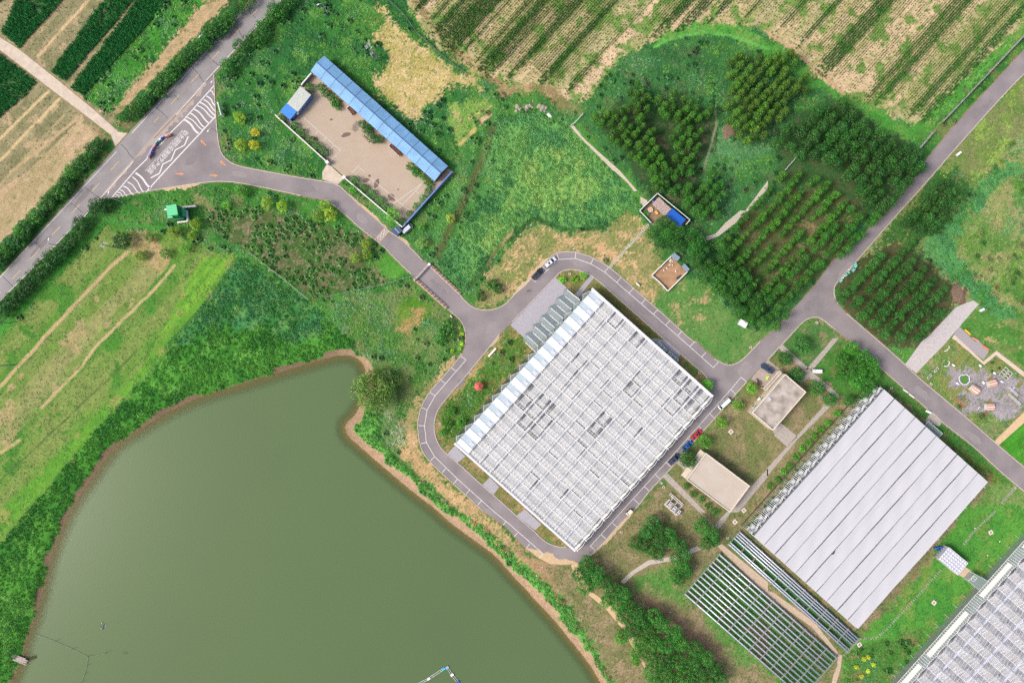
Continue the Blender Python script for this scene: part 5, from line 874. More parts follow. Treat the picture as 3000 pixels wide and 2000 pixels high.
for i in range(n):
    for b in range(NBAY):
        xa, xb = x0 + i * sp + .04, x0 + (i + 1) * sp - .04; ya, yb = y1 - b * bay - .50, y1 - (b + 1) * bay + .34
        hh = holes.get((i, b), 0)
        if hh: ya, yb, xa = ya - .4 - rs.random() * 1.2, yb + rs.random() * 1.2, xa + rs.random() * 1.6
        else:
            if b in (0, 1, 2) and i < 10: ya -= rs.choice((0, .1, .35))
            if i in (6,) and b > 2: xa += .35
            if rs.random() < .16: xa += rs.choice((.2, .45, .7))
            if rs.random() < .12: yb += rs.choice((.3, .6))
        N_ = 6; m = MB()
        for u in range(N_):
            X0, X1 = xa + (xb - xa) * u / N_, xa + (xb - xa) * (u + 1) / N_; za, zb = (4.55 - .18 * math.sin(math.pi * t) for t in (u / N_, (u + 1) / N_))
            m.quad((X0, yb, za), (X1, yb, zb), (X1, ya, zb), (X0, ya, za))
        m.build('shade_screen', screen, gh, True)
for xx in (.3, L - .3): MB().box((xx, -D / 2, EV - .2), (.75, D, .5)).build('edge_gutter', beamm, gh)
for (xa, ya, xb, yb) in ((.05, -.6, .05, -D + .1), (L - .05, -.6, L - .05, -D + .1), (.1, -D, L - .1, -D)):
    ln = math.dist((xa, ya), (xb, yb)); k = int(ln / 4.8) + 1
    for i in range(k):
        p = [(xa + (xb - xa) * t, ya + (yb - ya) * t) for t in (i / k, (i + 1) / k)]
        MB().quad((*p[0], .05), (*p[1], .05), (*p[1], EV - .25), (*p[0], EV - .25)).build('wall_pane', sideglass, gh)
        MB().bar((*p[0], 0), (*p[0], EV - .2), .14, .14).build('wall_post', alu, gh)
# gable ends at the far side with a rolled wavy eave
for i in range(n):
    xg = x0 + i * sp; MB().tri((xg, -D + .02, EV), (xg + sp, -D + .02, EV), (xg + sp / 2, -D + .02, RG)).build('gable_pane', sideglass, gh)
    pts = [(xg + sp * t, -D - .25 - .35 * math.sin(math.pi * t), EV - .1 + .5 * math.sin(math.pi * t)) for t in (0, .25, .5, .75, 1)]
    MB().tube(pts, .10, 5).build('eave_rail', alu, gh); MB().bar((xg, -D + .6, EV + .1), (xg, -D - .75, EV + .05), .28, .2).build('gutter_spout', alu, gh)
    MB().add([(xg + sp * t, -D + dy, EV + .12 + .75 * math.sin(math.pi * t)) for t in (0, .5, 1) for dy in (.9, .15)], [(0, 1, 3, 2), (2, 3, 5, 4)]).build('eave_curtain', mat('curtain_cream', (226, 226, 220), .8), gh)
# faceted front
for i in range(n):
    xg = x0 + i * sp; V0, V1, PK = (xg, -.55, EV - .05), (xg + sp, -.55, EV - .05), (xg + sp * .36, .95, EV - .3); B0, B1, BM = (xg, 1.15, 0), (xg + sp, 1.15, 0), (xg + sp * .36, 1.15, 0)
    for q in ((V0, B0, BM), (V0, BM, PK), (PK, BM, B1), (PK, B1, V1)): MB().tri(*q).build('facet_pane', mat('facet_glass', (92, 104, 96), .15, spec=.6) if q[0] == PK else sideglass, gh)
    MB().tri(V0, PK, V1).build('facet_roof', canglass, gh)
    fb = MB()
    for a, b in ((V0, PK), (PK, V1), (V0, BM), (PK, BM), (V1, BM), (V0, V1)): fb.bar(a, b, .10, .10)
    fb.build('facet_frame', alu, gh)
# -- folded glass entrance canopy
R1 = lambda zx, zy: (1480 + zx * .127551, 800 + zy * .127551)
o0 = P(*R1(1200, 900)); cn = empty('entrance_canopy', (*o0, 0), 0, 'folded clear glass entrance canopy on the paved forecourt', 'canopy')
def cp(zx, zy, z): x, y = P(*R1(zx, zy), z); return (x - o0[0], y - o0[1], z)
Tp = [cp(1375 - 183 * k, 355 + 208 * k, 5.0) for k in range(6)]; Np = [cp(1335 - 183.5 * k, 500 + 209 * k, 4.1) for k in range(6)]
Ti = [cp(1715 - 191 * k, 615 + 212 * k, 5.4) for k in range(6)]; Ni = [cp(1665 - 191 * k, 765 + 212 * k, 4.5) for k in range(6)]
def sub(a, b, t): return tuple(a[i] + (b[i] - a[i]) * t for i in range(3))
seq = []
for k in range(6): seq += [(Tp[k], Ti[k]), (Np[k], Ni[k])]
for (a, ai), (b, bi) in zip(seq[:-1], seq[1:]):
    for j in range(4):
        p, q, r, s = sub(a, ai, j / 4), sub(a, ai, (j + 1) / 4), sub(b, bi, (j + 1) / 4), sub(b, bi, j / 4); MB().quad(p, s, r, q).build('pane', canglass, cn); MB().bar(p, r, .09, .07).bar(q, r, .07, .07).build('brace', greyst, cn)
    MB().quad((a[0], a[1], .03), (b[0], b[1], .03), b, a).build('front_pane', canglass, cn); MB().bar(a, b, .12, .1).build('edge_bar', greyst, cn)
for k, (a, ai) in enumerate(seq): MB().bar(sub(a, ai, .14), ai, .20 if k else .26, .16).build('fold_beam', alu, cn); MB().bar((a[0], a[1], 0), a, .12, .12).build('post', greyst, cn)
a, ai = seq[0]; MB().quad((a[0], a[1], .03), (ai[0], ai[1], .03), ai, a).build('side_pane', canglass, cn); a, ai = seq[-1]; MB().quad((a[0], a[1], .03), (ai[0], ai[1], .03), ai, a).build('side_pane', canglass, cn)
for k in range(1, 5): q = cp(1255 - 187 * (k - 1), 575 + 208 * (k - 1), 2.6); MB().box((q[0], q[1], 2.3), (2.4, .2, .5), .84).build('blue_sign', mat('sign_blue', (56, 84, 170), .5), cn)
# -- two small glass porches on the lane side
for (a, b) in (((1025, 398), (1215, 590)), ((1265, 625), (1480, 815))):
    q = [(1800 + zx * .12755, 950 + zy * .12755) for zx, zy in (a, b)]; A = Vector(P(*q[0], 2.8)); B = Vector(P(*q[1], 2.8)); d = (B - A).normalized(); nn = Vector((-d.y, d.x)); mid = (A + B) / 2; ln = (B - A).length
    pr = empty('glass_porch', (mid.x, mid.y, 0), math.atan2(d.y, d.x), 'small clear glass porch on the paved apron of the large greenhouse', 'porch', 'glass porches'); MB().box((0, -1.0, 2.7), (ln, 1.9, .08)).build('roof_pane', canglass, pr)
    for sx in (-1, 1): MB().quad((sx * ln / 2, -1.95, 0), (sx * ln / 2, -.05, 0), (sx * ln / 2, -.05, 2.68), (sx * ln / 2, -1.95, 2.68)).build('side_pane', canglass, pr)
    MB().quad((-ln / 2, -.05, 0), (ln / 2, -.05, 0), (ln / 2, -.05, 2.68), (-ln / 2, -.05, 2.68)).build('front_pane', canglass, pr)
    fb = MB()
    for sx in (-1, -.33, .33, 1): fb.bar((sx * ln / 2, -.02, 0), (sx * ln / 2, -.02, 2.75), .08, .08).bar((sx * ln / 2, -.02, 2.8), (sx * ln / 2, -2, 2.8), .08, .08)
    fb.bar((-ln / 2, -.02, 2.8), (ln / 2, -.02, 2.8), .1, .1).build('frame', alu, pr)
# -- greenhouse under white shade cloth
ZW = 6.0
wg, LW = frame_of((2208, 1569), (2590, 1140), ZW, 'cloth_greenhouse', 'greenhouse covered with ten flat strips of white shade cloth', 'greenhouse'); DW = (Vector(P(2513, 1843, ZW)) - Vector(P(2208, 1569, ZW))).length
cloth = bpy.data.materials.new('shade_cloth_white'); cloth.use_nodes = True; nt = cloth.node_tree; b = nt.nodes['Principled BSDF']; b.inputs['Roughness'].default_value = .9; b.inputs['Specular IOR Level'].default_value = .1
tc = node(nt, 'ShaderNodeTexCoord'); mp = node(nt, 'ShaderNodeMapping'); mp.inputs['Scale'].default_value = (.01, 2.2, 1); ns = node(nt, 'ShaderNodeTexNoise'); ns.inputs['Scale'].default_value = 1.0; ns.inputs['Detail'].default_value = 6
nt.links.new(tc.outputs['Object'], mp.inputs[0]); nt.links.new(mp.outputs[0], ns.inputs['Vector']); mxx = node(nt, 'ShaderNodeMix', data_type='RGBA'); mxx.inputs[6].default_value = (*alb((192, 193, 200)), 1); mxx.inputs[7].default_value = (*alb((210, 211, 217)), 1); nt.links.new(ns.outputs['Fac'], mxx.inputs[0]); nt.links.new(mxx.outputs[2], b.inputs['Base Color'])
ns2 = DW / 10
for k in range(10):
    m = MB(); NX, NY = 40, 6; ya, yb = -k * ns2 - .14, -(k + 1) * ns2 + .14; vv = []
    for j in range(NY + 1):
        for i in range(NX + 1):
            t = j / NY; u = i / NX; e = .12 * math.sin(u * 9 + k * 2) * (1 if j in (0, NY) else 0) * .6
            vv.append((u * LW, ya + (yb - ya) * t + e, ZW - .07 * math.sin(math.pi * t) + .05 * math.sin(u * 38 + k) * math.sin(math.pi * t) + .04 * math.sin(u * 14 * 3.1 + t * 5)))
    m.add(vv, [(j * (NX + 1) + i, (j + 1) * (NX + 1) + i, (j + 1) * (NX + 1) + i + 1, j * (NX + 1) + i + 1) for j in range(NY) for i in range(NX)]); m.build('cloth_strip', cloth, wg, True)
    MB().bar((0, ya - (-.14) - .0, ZW - .16), (LW, ya + .14, ZW - .16), .16, .1).build('cable_rail', mat('dark_cable', (128, 128, 144), .6), wg)
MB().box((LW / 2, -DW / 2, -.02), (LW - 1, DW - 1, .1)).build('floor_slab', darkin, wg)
rf = MB()
for i in range(17): rf.bar((i * LW / 16, .5, 4.9), (i * LW / 16, -DW + .3, 4.9), .2, .2)
rf.build('gutter', alu, wg); MB().quad((0, .2, 5.0), (0, -DW + .3, 5.0), (LW, -DW + .3, 5.0), (LW, .2, 5.0)).build('glass_roof', sideglass, wg)
for (xa, ya, xb, yb) in ((.05, .2, .05, -DW + .3), (LW - .05, .2, LW - .05, -DW + .3), (0, -DW + .3, LW, -DW + .3), (0, .25, LW, .25)): MB().quad((xa, ya, 0), (xb, yb, 0), (xb, yb, 4.85), (xa, ya, 4.85)).build('side_wall', mat('wall_grey_glass', (104, 116, 122), .25, spec=.5), wg)
per = LW / 16; wav = lambda x, a, off: (x, off + a * math.cos(2 * math.pi * x / per), 5.15 + .25 * math.cos(2 * math.pi * x / per))
for off in (.55, .95): MB().tube([wav(i * LW / 160, .32, off) for i in range(161)], .11, 6).build('wavy_rail', alu, wg, True)
ribs = MB()
for i in range(16):
    for f in (.02, .16, .30, .70, .86):
        x = (i + f) * per; ribs = MB(); ribs.bar((x, .7, 4.9), (x, 2.2, 3.4), .13, .12).bar((x, 2.2, 3.4), (x, 2.4, 0), .1, .1).build('rib', alu, wg)
    xm = (i + .5) * per; MB().box((xm, 1.25, 2.4), (1.25, 1.3, 1.5)).build('fan_box', mat('fan_box_pale', (200, 210, 214), .5), wg)
    MB().bar((i * per, 2.3, 3.5), ((i + .34) * per, 2.3, 3.5), .1, .1).bar((i * per + .02, .8, 5.0), (i * per + .02, -.2, 5.6), .12, .12).build('rib_rail', alu, wg)
MB().box((LW / 2, 3.3, 0), (LW, .25, .35)).build('dark_channel', mat('channel_dark', (84, 78, 74), .8), wg)
for k in range(14): x = 3 + k * (LW - 5) / 13; MB().bar((x, -DW, 5.6), (x, -DW - 1.3, 4.6), .13, .12).build('stay', alu, wg)
MB().prism([(LW * .19, -5 * ns2 - .1), (LW * .19 + 2.6, -5 * ns2 + .05), (LW * .19 + 1.0, -5 * ns2 - .7)], None, ZW + .12).build('tear', mat('tear_dark', (70, 72, 84), .9), wg)
q = [P(*p, 2.6) for p in T(3, 2, [(1470, 730), (1605, 845), (1570, 880), (1440, 770)])]; pr = empty('glass_porch', (*q[0], 0), 0, 'pale grey glass porch at the side of the cloth-covered greenhouse', 'porch')
lq = [(a - q[0][0], c - q[0][1]) for a, c in q]; MB().prism(lq, 2.5, 2.6).build('roof_pane', canglass, pr); fb = MB()
for i in range(4): fb.bar((*lq[i], 0), (*lq[i], 2.6), .1, .1).bar((*lq[i], 2.62), (*lq[(i + 1) % 4], 2.62), .1, .1); MB().quad((*lq[i], 0), (*lq[(i + 1) % 4], 0), (*lq[(i + 1) % 4], 2.5), (*lq[i], 2.5)).build('side_pane', canglass, pr)
fb.build('frame', alu, pr)
# -- last greenhouse with clear roof, running out of the survey
Z3 = 5.6
g3, L3 = frame_of((2600, 2090), (3075, 1557), Z3, 'clear_greenhouse', 'clear glass greenhouse with long pale gutters and white front strips', 'greenhouse'); D3 = 62.0
clut = bpy.data.materials.new('grey_clutter_floor'); clut.use_nodes = True; nt = clut.node_tree; b = nt.nodes['Principled BSDF']; b.inputs['Roughness'].default_value = .9
tc = node(nt, 'ShaderNodeTexCoord'); brk = node(nt, 'ShaderNodeTexBrick'); brk.inputs['Scale'].default_value = .55; brk.inputs['Color1'].default_value = (*alb((200, 198, 202)), 1); brk.inputs['Color2'].default_value = (*alb((172, 172, 174)), 1); brk.inputs['Mortar'].default_value = (*alb((150, 148, 146)), 1); brk.inputs['Mortar Size'].default_value = .06
nt.links.new(tc.outputs['Object'], brk.inputs['Vector']); nt.links.new(brk.outputs['Color'], b.inputs['Base Color'])
MB().box((L3 / 2, -D3 / 2, 0), (L3 - .5, D3 - .5, .1)).build('floor_slab', clut, g3)
n3 = int(L3 / 5.3); s3 = L3 / n3
for i in range(n3):
    for j in range(12):
        MB().box(((i + .5) * s3, -3.4 - j * 5.0, 2.4 + .3 * ((i * 7 + j * 3) % 3)), (s3 * .52, 2.3, .08)).build('bench_top', mat('bench_grey', (188, 188, 194), .8, noise=(1.5, .15)) if (i + j) % 3 else mat('bench_tan', (176, 172, 168), .8, noise=(1.5, .15)), g3)
g3glass = glassy('clear_glass', (.93, .94, .95), .30, .15, (.74, .75, .79))
fr = MB(); fr2 = MB()
for i in range(n3):
    xg = i * s3
    for (xa, xb, za, zb) in ((xg, xg + s3 / 2, 4.9, 6.0), (xg + s3 / 2, xg + s3, 5.6, 4.9)):
        for b_ in range(6): slope(xa + .05, xb - .05, -.1 - b_ * D3 / 6, -(b_ + 1) * D3 / 6 + .05, za, zb).build('pane', g3glass, g3)
    fr.bar((xg, 0, 4.95), (xg, -D3, 4.95), .18, .14).bar((xg + s3 / 2, 0, 5.62), (xg + s3 / 2, -D3, 5.62), .12, .1)
    for j in range(48): y = -.6 - j * D3 / 48; fr2.bar((xg, y, 4.98), (xg + s3 / 2, y, 5.63), .07, .05).bar((xg + s3 / 2, y, 5.63), (xg + s3, y, 4.98), .07, .05)
    for j in range(6):
        y = -4 - j * 9.7 - (i % 2) * 3.2; w_ = 1.9
        MB().bar((xg + .5, y, 5.25), (xg + .5, y - 2.4, 5.25), .11, .08).bar((xg + 2.2, y, 6.15), (xg + 2.2, y - 2.4, 6.15), .11, .08).bar((xg + .5, y, 5.25), (xg + 2.2, y, 6.15), .11, .08).bar((xg + .5, y - 1.2, 5.25), (xg + 2.2, y - 1.2, 6.15), .08, .08).bar((xg + .5, y - 2.4, 5.25), (xg + 2.2, y - 2.4, 6.15), .11, .08).build('open_vent', alu, g3)
fr.build('gutter', alu, g3); tag(fr2.build('glazing_bar', alu, g3), kind='stuff')
for k in range(7): MB().bar((0, -4.6 - k * 9.4, 5.15), (L3, -4.6 - k * 9.4, 5.15), .6, .25).build('truss_beam', mat('beam_violet', (206, 210, 232), .6), g3)
zz = MB()
for i in range(n3): xg = i * s3; zz.bar((xg, .2, 5.0), (xg + s3 * .4, .9, 5.4), .14, .12).bar((xg + s3 * .4, .9, 5.4), (xg + s3, .2, 5.0), .14, .12)
zz.build('zigzag_eave', alu, g3)
MB().quad((0, 2.7, 2.9), (0, .3, 4.8), (L3, .3, 4.8), (L3, 2.7, 2.9)).build('lean_to_glass', sideglass, g3); MB().quad((0, 2.7, 0), (L3, 2.7, 0), (L3, 2.7, 2.9), (0, 2.7, 2.9)).build('front_glass', sideglass, g3)
k = int(L3 / .95); rb = MB()
for i in range(k): x = i * .95; rb.bar((x, 2.8, 2.92), (x, .3, 4.85), .10, .08)
tag(rb.build('lean_to_bar', alu, g3), kind='stuff')
MB().bar((0, 2.75, 2.95), (L3, 2.75, 2.95), .12, .12).build('front_rail', alu, g3)
for (xa, xb) in ((.02, .24), (.29, .53), (.62, .80), (.885, .99)): MB().add([(L3 * xa, 2.2, 3.45), (L3 * xb, 2.2, 3.45), (L3 * xb, 1.0, 4.4), (L3 * xa, 1.0, 4.4)], [(0, 1, 2, 3)]).build('white_strip', mat('strip_white', (214, 214, 212), .6), g3)
for (xa, ya, xb, yb) in ((0, 0, 0, -D3), (L3, 0, L3, -D3), (0, -D3, L3, -D3)): MB().quad((xa, ya, 0), (xb, yb, 0), (xb, yb, 4.9), (xa, ya, 4.9)).build('side_wall', sideglass, g3)
for i in range(18): x = 2 + i * L3 / 18; MB().bar((x, 2.8, .5), (x, 4.6, .25), .06, .06).build('stay', alu, g3)
q = [P(*p, 3.0) for p in T(3, 3, [(1840, 630), (1900, 565), (2055, 650), (1985, 750)])]; pr = empty('glass_lobby', (*q[0], 0), 0, 'pale glass lobby joining the clear greenhouse to the short concrete path', 'lobby'); lq = [(a - q[0][0], c - q[0][1]) for a, c in q]
MB().prism(lq, 2.9, 3.0).build('roof_pane', canglass, pr); fb = MB()
for i in range(4): fb.bar((*lq[i], 0), (*lq[i], 3.0), .1, .1).bar((*lq[i], 3.02), (*lq[(i + 1) % 4], 3.02), .1, .1); MB().quad((*lq[i], 0), (*lq[(i + 1) % 4], 0), (*lq[(i + 1) % 4], 2.9), (*lq[i], 2.9)).build('side_pane', canglass, pr)
fb.build('frame', alu, pr)
cx, cy = sub((*lq[0], 0), (*lq[1], 0), .5)[:2]; fb = MB(); e = Vector((lq[2][0] - lq[1][0], lq[2][1] - lq[1][1])).normalized(); f = Vector((lq[1][0] - lq[0][0], lq[1][1] - lq[0][1])).normalized()
for a, b in (((.3, -.9), (1.6, -.9)), ((.3, .9), (1.6, .9)), ((.3, -.9), (.3, .9)), ((1.6, -.9), (1.6, .9)), ((.3, 0), (1.6, 0))): fb.bar((cx + e.x * a[0] + f.x * a[1], cy + e.y * a[0] + f.y * a[1], 3.06), (cx + e.x * b[0] + f.x * b[1], cy + e.y * b[0] + f.y * b[1], 3.06), .12, .06)
fb.build('skylight', alu, pr)
# ---------------------------------------------------------------- buildings
def local(o, pts): i = o.matrix_basis.inverted(); return [tuple((i @ Vector((*p, 0)))[:2]) for p in pts]
def quad_thing(name, px, z, label, cat, group=None):
    q = W(px, z); c = (sum(p[0] for p in q) / 4, sum(p[1] for p in q) / 4); a = math.atan2(q[1][1] - q[0][1], q[1][0] - q[0][0]); o = empty(name, (*c, 0), a, label, cat, group)
    l = (math.dist(q[0], q[1]) + math.dist(q[2], q[3])) / 2; w_ = (math.dist(q[1], q[2]) + math.dist(q[3], q[0])) / 2; return o, l, w_
wallw = mat('wall_cream', (214, 206, 190), .85, noise=(.8, .08)); brick = mat('wall_brown', (128, 84, 66), .85, noise=(2, .2)); bluer = mat('roof_blue_pale', (122, 170, 214), .6, noise=(.25, .14)); bluefresh = mat('roof_blue', (70, 140, 222), .5, noise=(.3, .05)); bluedeep = mat('roof_blue_deep', (28, 96, 196), .45)
seam = mat('seam_dark', (84, 112, 150), .5); winm = mat('window_dark', (60, 72, 84), .15, spec=.6); wdoor = mat('door_paint', (120, 140, 150), .6)
def corr(l, w_, n, d=.05):                # corrugated sheet, ribs along y
    m = MB(); vs = []
    for i in range(2 * n + 1):
        x = -l / 2 + l * i / (2 * n); z = d if i % 2 else 0; vs += [(x, 0, z), (x, w_, z)]
    m.add(vs, [(2 * i, 2 * i + 2, 2 * i + 3, 2 * i + 1) for i in range(2 * n)]); return m
def gable_shed(o, l, w_, eave, ridge, npan, rm, wm, nwin=0, over=.3):
    hw = w_ / 2; sl = math.hypot(hw, ridge - eave); ang = math.atan2(ridge - eave, hw)
    MB().box((0, 0, 0), (l - 2 * over, w_ - 2 * over, eave - .05)).build('wall', wm, o)
    for sx in (-1, 1): x = sx * (l / 2 - over); MB().tri((x, -hw + over, eave - .05), (x, hw - over, eave - .05), (x, 0, ridge - .15)).build('gable', wm, o)
    me = corr(l / npan - .03, sl, 6).mesh('roof_panel', rm); me.materials[0] = rm
    for i in range(npan):
        x = -l / 2 + l * (i + .5) / npan
        p = obj('roof_panel', me, o); p.location = (x, -hw, eave); p.rotation_euler = (ang, 0, 0)
        p = obj('roof_panel', me, o); p.location = (x, hw, eave); p.rotation_euler = (ang, 0, math.pi)
        if i: MB().bar((x - l / npan / 2, -hw, eave + .06), (x - l / npan / 2, 0, ridge + .06), .10, .05).bar((x - l / npan / 2, hw, eave + .06), (x - l / npan / 2, 0, ridge + .06), .10, .05).build('seam', seam, o)
    MB().bar((-l / 2, 0, ridge + .08), (l / 2, 0, ridge + .08), .28, .1).build('ridge_cap', seam, o)
    for i in range(nwin):
        x = -l / 2 + l * (i + .5) / nwin
        f = MB().box((x, -hw + over - .06, 1.0), (1.5, .1, 1.3)).build('window', alu, o); MB().box((x, -hw + over - .13, 1.1), (1.3, .04, 1.1)).build('pane', winm, f)
sh, l, w_ = quad_thing('long_shed', [(909, 207), (1273, 531), (1311, 486), (949, 161)], 4.0, 'long gabled shed with pale blue corrugated roof beside the concrete yard', 'shed')
gable_shed(sh, l, w_, 3.4, 4.5, 13, bluer, brick, 14)
sh, l, w_ = quad_thing('small_house', [(841, 302), (870, 325), (910, 281), (881, 255)], 3.4, 'small house with weathered pale blue roof beside the yard wall', 'house')
# its roof falls to the yard
def mono(o, l, w_, zl, zh, rm, wm, name='roof'):
    hw = w_ / 2; MB().prism([(-l / 2, -hw), (l / 2, -hw), (l / 2, hw), (-l / 2, hw)], 0, zl - .1).build('wall', wm, o); ang = math.atan2(zh - zl, w_); sl = math.hypot(w_, zh - zl)
    p = corr(l + .3, sl + .3, int(l / .5), .04).build('roof', rm, o); p.location = (0, -hw - .1, zl); p.rotation_euler = (ang, 0, 0)
    return p
weath = mat('roof_weathered_blue', (176, 200, 214), .6, noise=(.9, .10), second=(206, 200, 176)); wblue = mat('wall_blue', (96, 134, 206), .7)
mono(sh, l, w_, 3.1, 3.4, weath, wblue)
for x in (-1.2, .3): f = MB().box((l / 2 + .06, x * 1.6, 1.0), (.1, 1.4, 1.3)).build('window', alu, sh); MB().box((l / 2 + .13, x * 1.6, 1.1), (.04, 1.2, 1.1)).build('pane', winm, f)
sh, l, w_ = quad_thing('blue_annex', [(821, 326), (849, 350), (869, 326), (841, 304)], 3.0, 'bright blue flat-roofed annex joined to the small house in the yard', 'shed'); mono(sh, l, w_, 2.9, 3.0, bluefresh, mat('wall_deep_blue', (20, 60, 150), .7))
f = MB().box((l / 2 + .06, 0, 1.0), (.1, 1.3, 1.2)).build('window', alu, sh); MB().box((l / 2 + .13, 0, 1.1), (.04, 1.1, 1.0)).build('pane', winm, f); MB().box((l / 2 + .3, 1.6, 1.6), (.5, .9, .7)).build('air_conditioner', alu, sh)
# trailers parked against the shed
rust = mat('rust_brown', (112, 72, 54), .8, noise=(2, .25))
for i, (a, lab) in enumerate(((T(1, 0, [(832, 995), (885, 1060), (915, 1030), (860, 975)]), 'rusty brown flat trailer with pale rim beside the long shed'), (T(1, 0, [(1220, 1345), (1320, 1440), (1340, 1412), (1240, 1320)]), 'rusty slatted trailer with pale rim by the long shed'))):
    o, l, w_ = quad_thing('flat_trailer', a, .9, lab, 'trailer'); MB().box((0, 0, .75), (l, w_, .12)).build('bed', rust, o); MB().box((0, -w_ / 2, .8), (l, .12, .45)).build('side_board', alu, o); MB().box((-l / 2, 0, .8), (.12, w_, .45)).build('end_board', alu, o)
    for k in range(7): MB().box((-l / 2 + .3 + k * (l - .6) / 6, 0, .88), (.18, w_ - .3, .06)).build('slat', rust if i else brick, o)
    for sx in (-.3, .3):
        for sy in (-1, 1): MB().tube([(sx * l, sy * w_ / 2 - .12, .36), (sx * l, sy * w_ / 2 + .12, .36)], .36, 10).build('wheel', mat('tyre_black', (36, 36, 38), .8), o)
o, l, w_ = quad_thing('brick_planter', T(1, 0, [(975, 1250), (1035, 1310), (1045, 1295), (985, 1240)]), .4, 'low reddish box planter in front of the middle yard hedge', 'planter'); MB().box((0, 0, 0), (l, w_, .4)).build('box', mat('planter_red', (150, 110, 98), .8, noise=(3, .2)), o)
for k in range(4): MB().box((-l / 2 + l * (k + .5) / 4, 0, .4), (.25, .25, .1)).build('pot', alu, o)
x, y = P(*T(1, 0, [(915, 1165)])[0]); o = empty('branch_pile', (x, y, .02), 0, 'heap of pale cut branches lying on the yard concrete', 'branches'); rs = random.Random(9)
for k in range(26): a = 2.6 + rs.uniform(-.35, .35); q = rs.uniform(-1.6, 1.6); ln = rs.uniform(1.5, 2.6); MB().tube([(q * .6 - math.cos(a) * ln * .5, q - math.sin(a) * ln * .5, .06 + rs.random() * .25), (q * .6 + math.cos(a) * ln * .5, q + math.sin(a) * ln * .5, .1 + rs.random() * .4)], .035, 5).build('branch', mat('branch_grey', (168, 156, 146), .9), o)
# yard walls
def wall_thing(name, px, h, th, label, body, cap=None, cat='wall'):
    w_ = W(px); o = empty(name, (*w_[0], 0), 0, label, cat); lp = [(a - w_[0][0], b - w_[0][1]) for a, b in w_]
    MB().strip(lp, th, h, -.1).build('wall_body', body, o)
    if cap: MB().strip(lp, th + .16, h + .1, h).build('coping', cap, o)
    return o
wcap = mat('coping_white', (232, 228, 222), .7); wall_thing('yard_wall', [(811, 342), (960, 477)], 2.0, .25, 'white-capped front yard wall beside the golden trees', wallw, wcap); wall_thing('yard_wall', [(1010, 522), (1181, 668)], 2.0, .25, 'white-capped front yard wall running from the drive to the grey kiosk', wallw, wcap)
wall_thing('yard_wall', [(1183, 667), (1326, 507)], 2.3, .3, 'blue-capped yard wall facing the tall grass', mat('wall_slate', (110, 128, 160), .8), mat('coping_blue', (104, 140, 200), .5)); wall_thing('yard_wall', [(887, 256), (917, 221)], 2.2, .3, 'short grey yard wall between small house and long shed', mat('wall_slate2', (150, 156, 170), .8), wcap)
for px in ((960, 477), (1009, 521)): x, y = P(*px, 1.2); o = MB().box((x, y, 0), (1.1, 1.1, 2.3), .8).build('gate_pillar', wcap); tag(o, 'white square gate pillar at the yard drive', 'pillar', 'yard gate pillars')
# kiosk beside the road
o, l, w_ = quad_thing('roadside_kiosk', T(1, 1, [(1290, 600), (1345, 548), (1300, 503), (1245, 555)]), 2.6, 'dark slate-roofed kiosk between yard wall and road', 'kiosk'); MB().box((0, 0, 0), (l - .4, w_ - .4, 2.4)).build('wall', mat('wall_grey', (150, 150, 160), .8), o); slate = mat('roof_slate', (72, 92, 130), .6)
for i in range(4): MB().box((-l / 2 + l * (i + .5) / 4, 0, 2.45), (l / 4 - .04, w_, .1 + .03 * (i % 2))).build('roof_panel', slate, o)
MB().box((0, 0, 2.57), (.12, w_, .06)).build('ridge_cap', alu, o)
# green tower sign with white screen walls
gr = mat('panel_green', (96, 206, 146), .5); grd = mat('panel_green_deep', (10, 128, 78), .5); RT = lambda zx, zy: (470 + zx * .1116, 580 + zy * .1116)
bx, by = P(*RT(545, 430)); tw = empty('sign_tower', (bx, by, 0), math.radians(9), 'tall bright green box tower beside white screen walls', 'tower')
MB().prism([(-1.7, -1.9), (1.7, -1.9), (1.7, 2.0), (-1.7, 2.0)], 0, 6.6).build('shaft', grd, tw); MB().prism([(-1.85, -1.6), (1.85, -1.6), (1.85, 2.1), (-1.85, 2.1)], 6.6, 7.0).build('top_slab', gr, tw); MB().prism([(-1.9, -2.4), (.1, -2.4), (-.4, -1.7), (-1.9, -1.7)], 5.6, 7.0).build('top_fin', gr, tw)
MB().prism([(1.7, -1.6), (2.2, -1.6), (2.2, 1.6), (1.7, 1.6)], 0, 3.2).build('side_step', gr, tw); MB().prism([(-1.4, -2.4), (1.9, -2.4), (1.9, -1.9), (-1.4, -1.9)], 0, 3.0).build('front_step', grd, tw); MB().prism([(1.7, -1.3), (3.2, -1.3), (3.2, 1.4), (1.7, 1.4)], 0, .8).build('plinth', grd, tw)
wall_thing('screen_wall', [RT(165, 330), RT(560, 275), RT(970, 228)], 1.6, .45, 'long white free-standing wall behind the green tower', wcap, wcap); wall_thing('screen_wall', [RT(670, 362), RT(735, 355), RT(757, 625), RT(490, 655)], 1.3, .4, 'white L-shaped wall wrapped round the green tower foot', wcap, wcap)
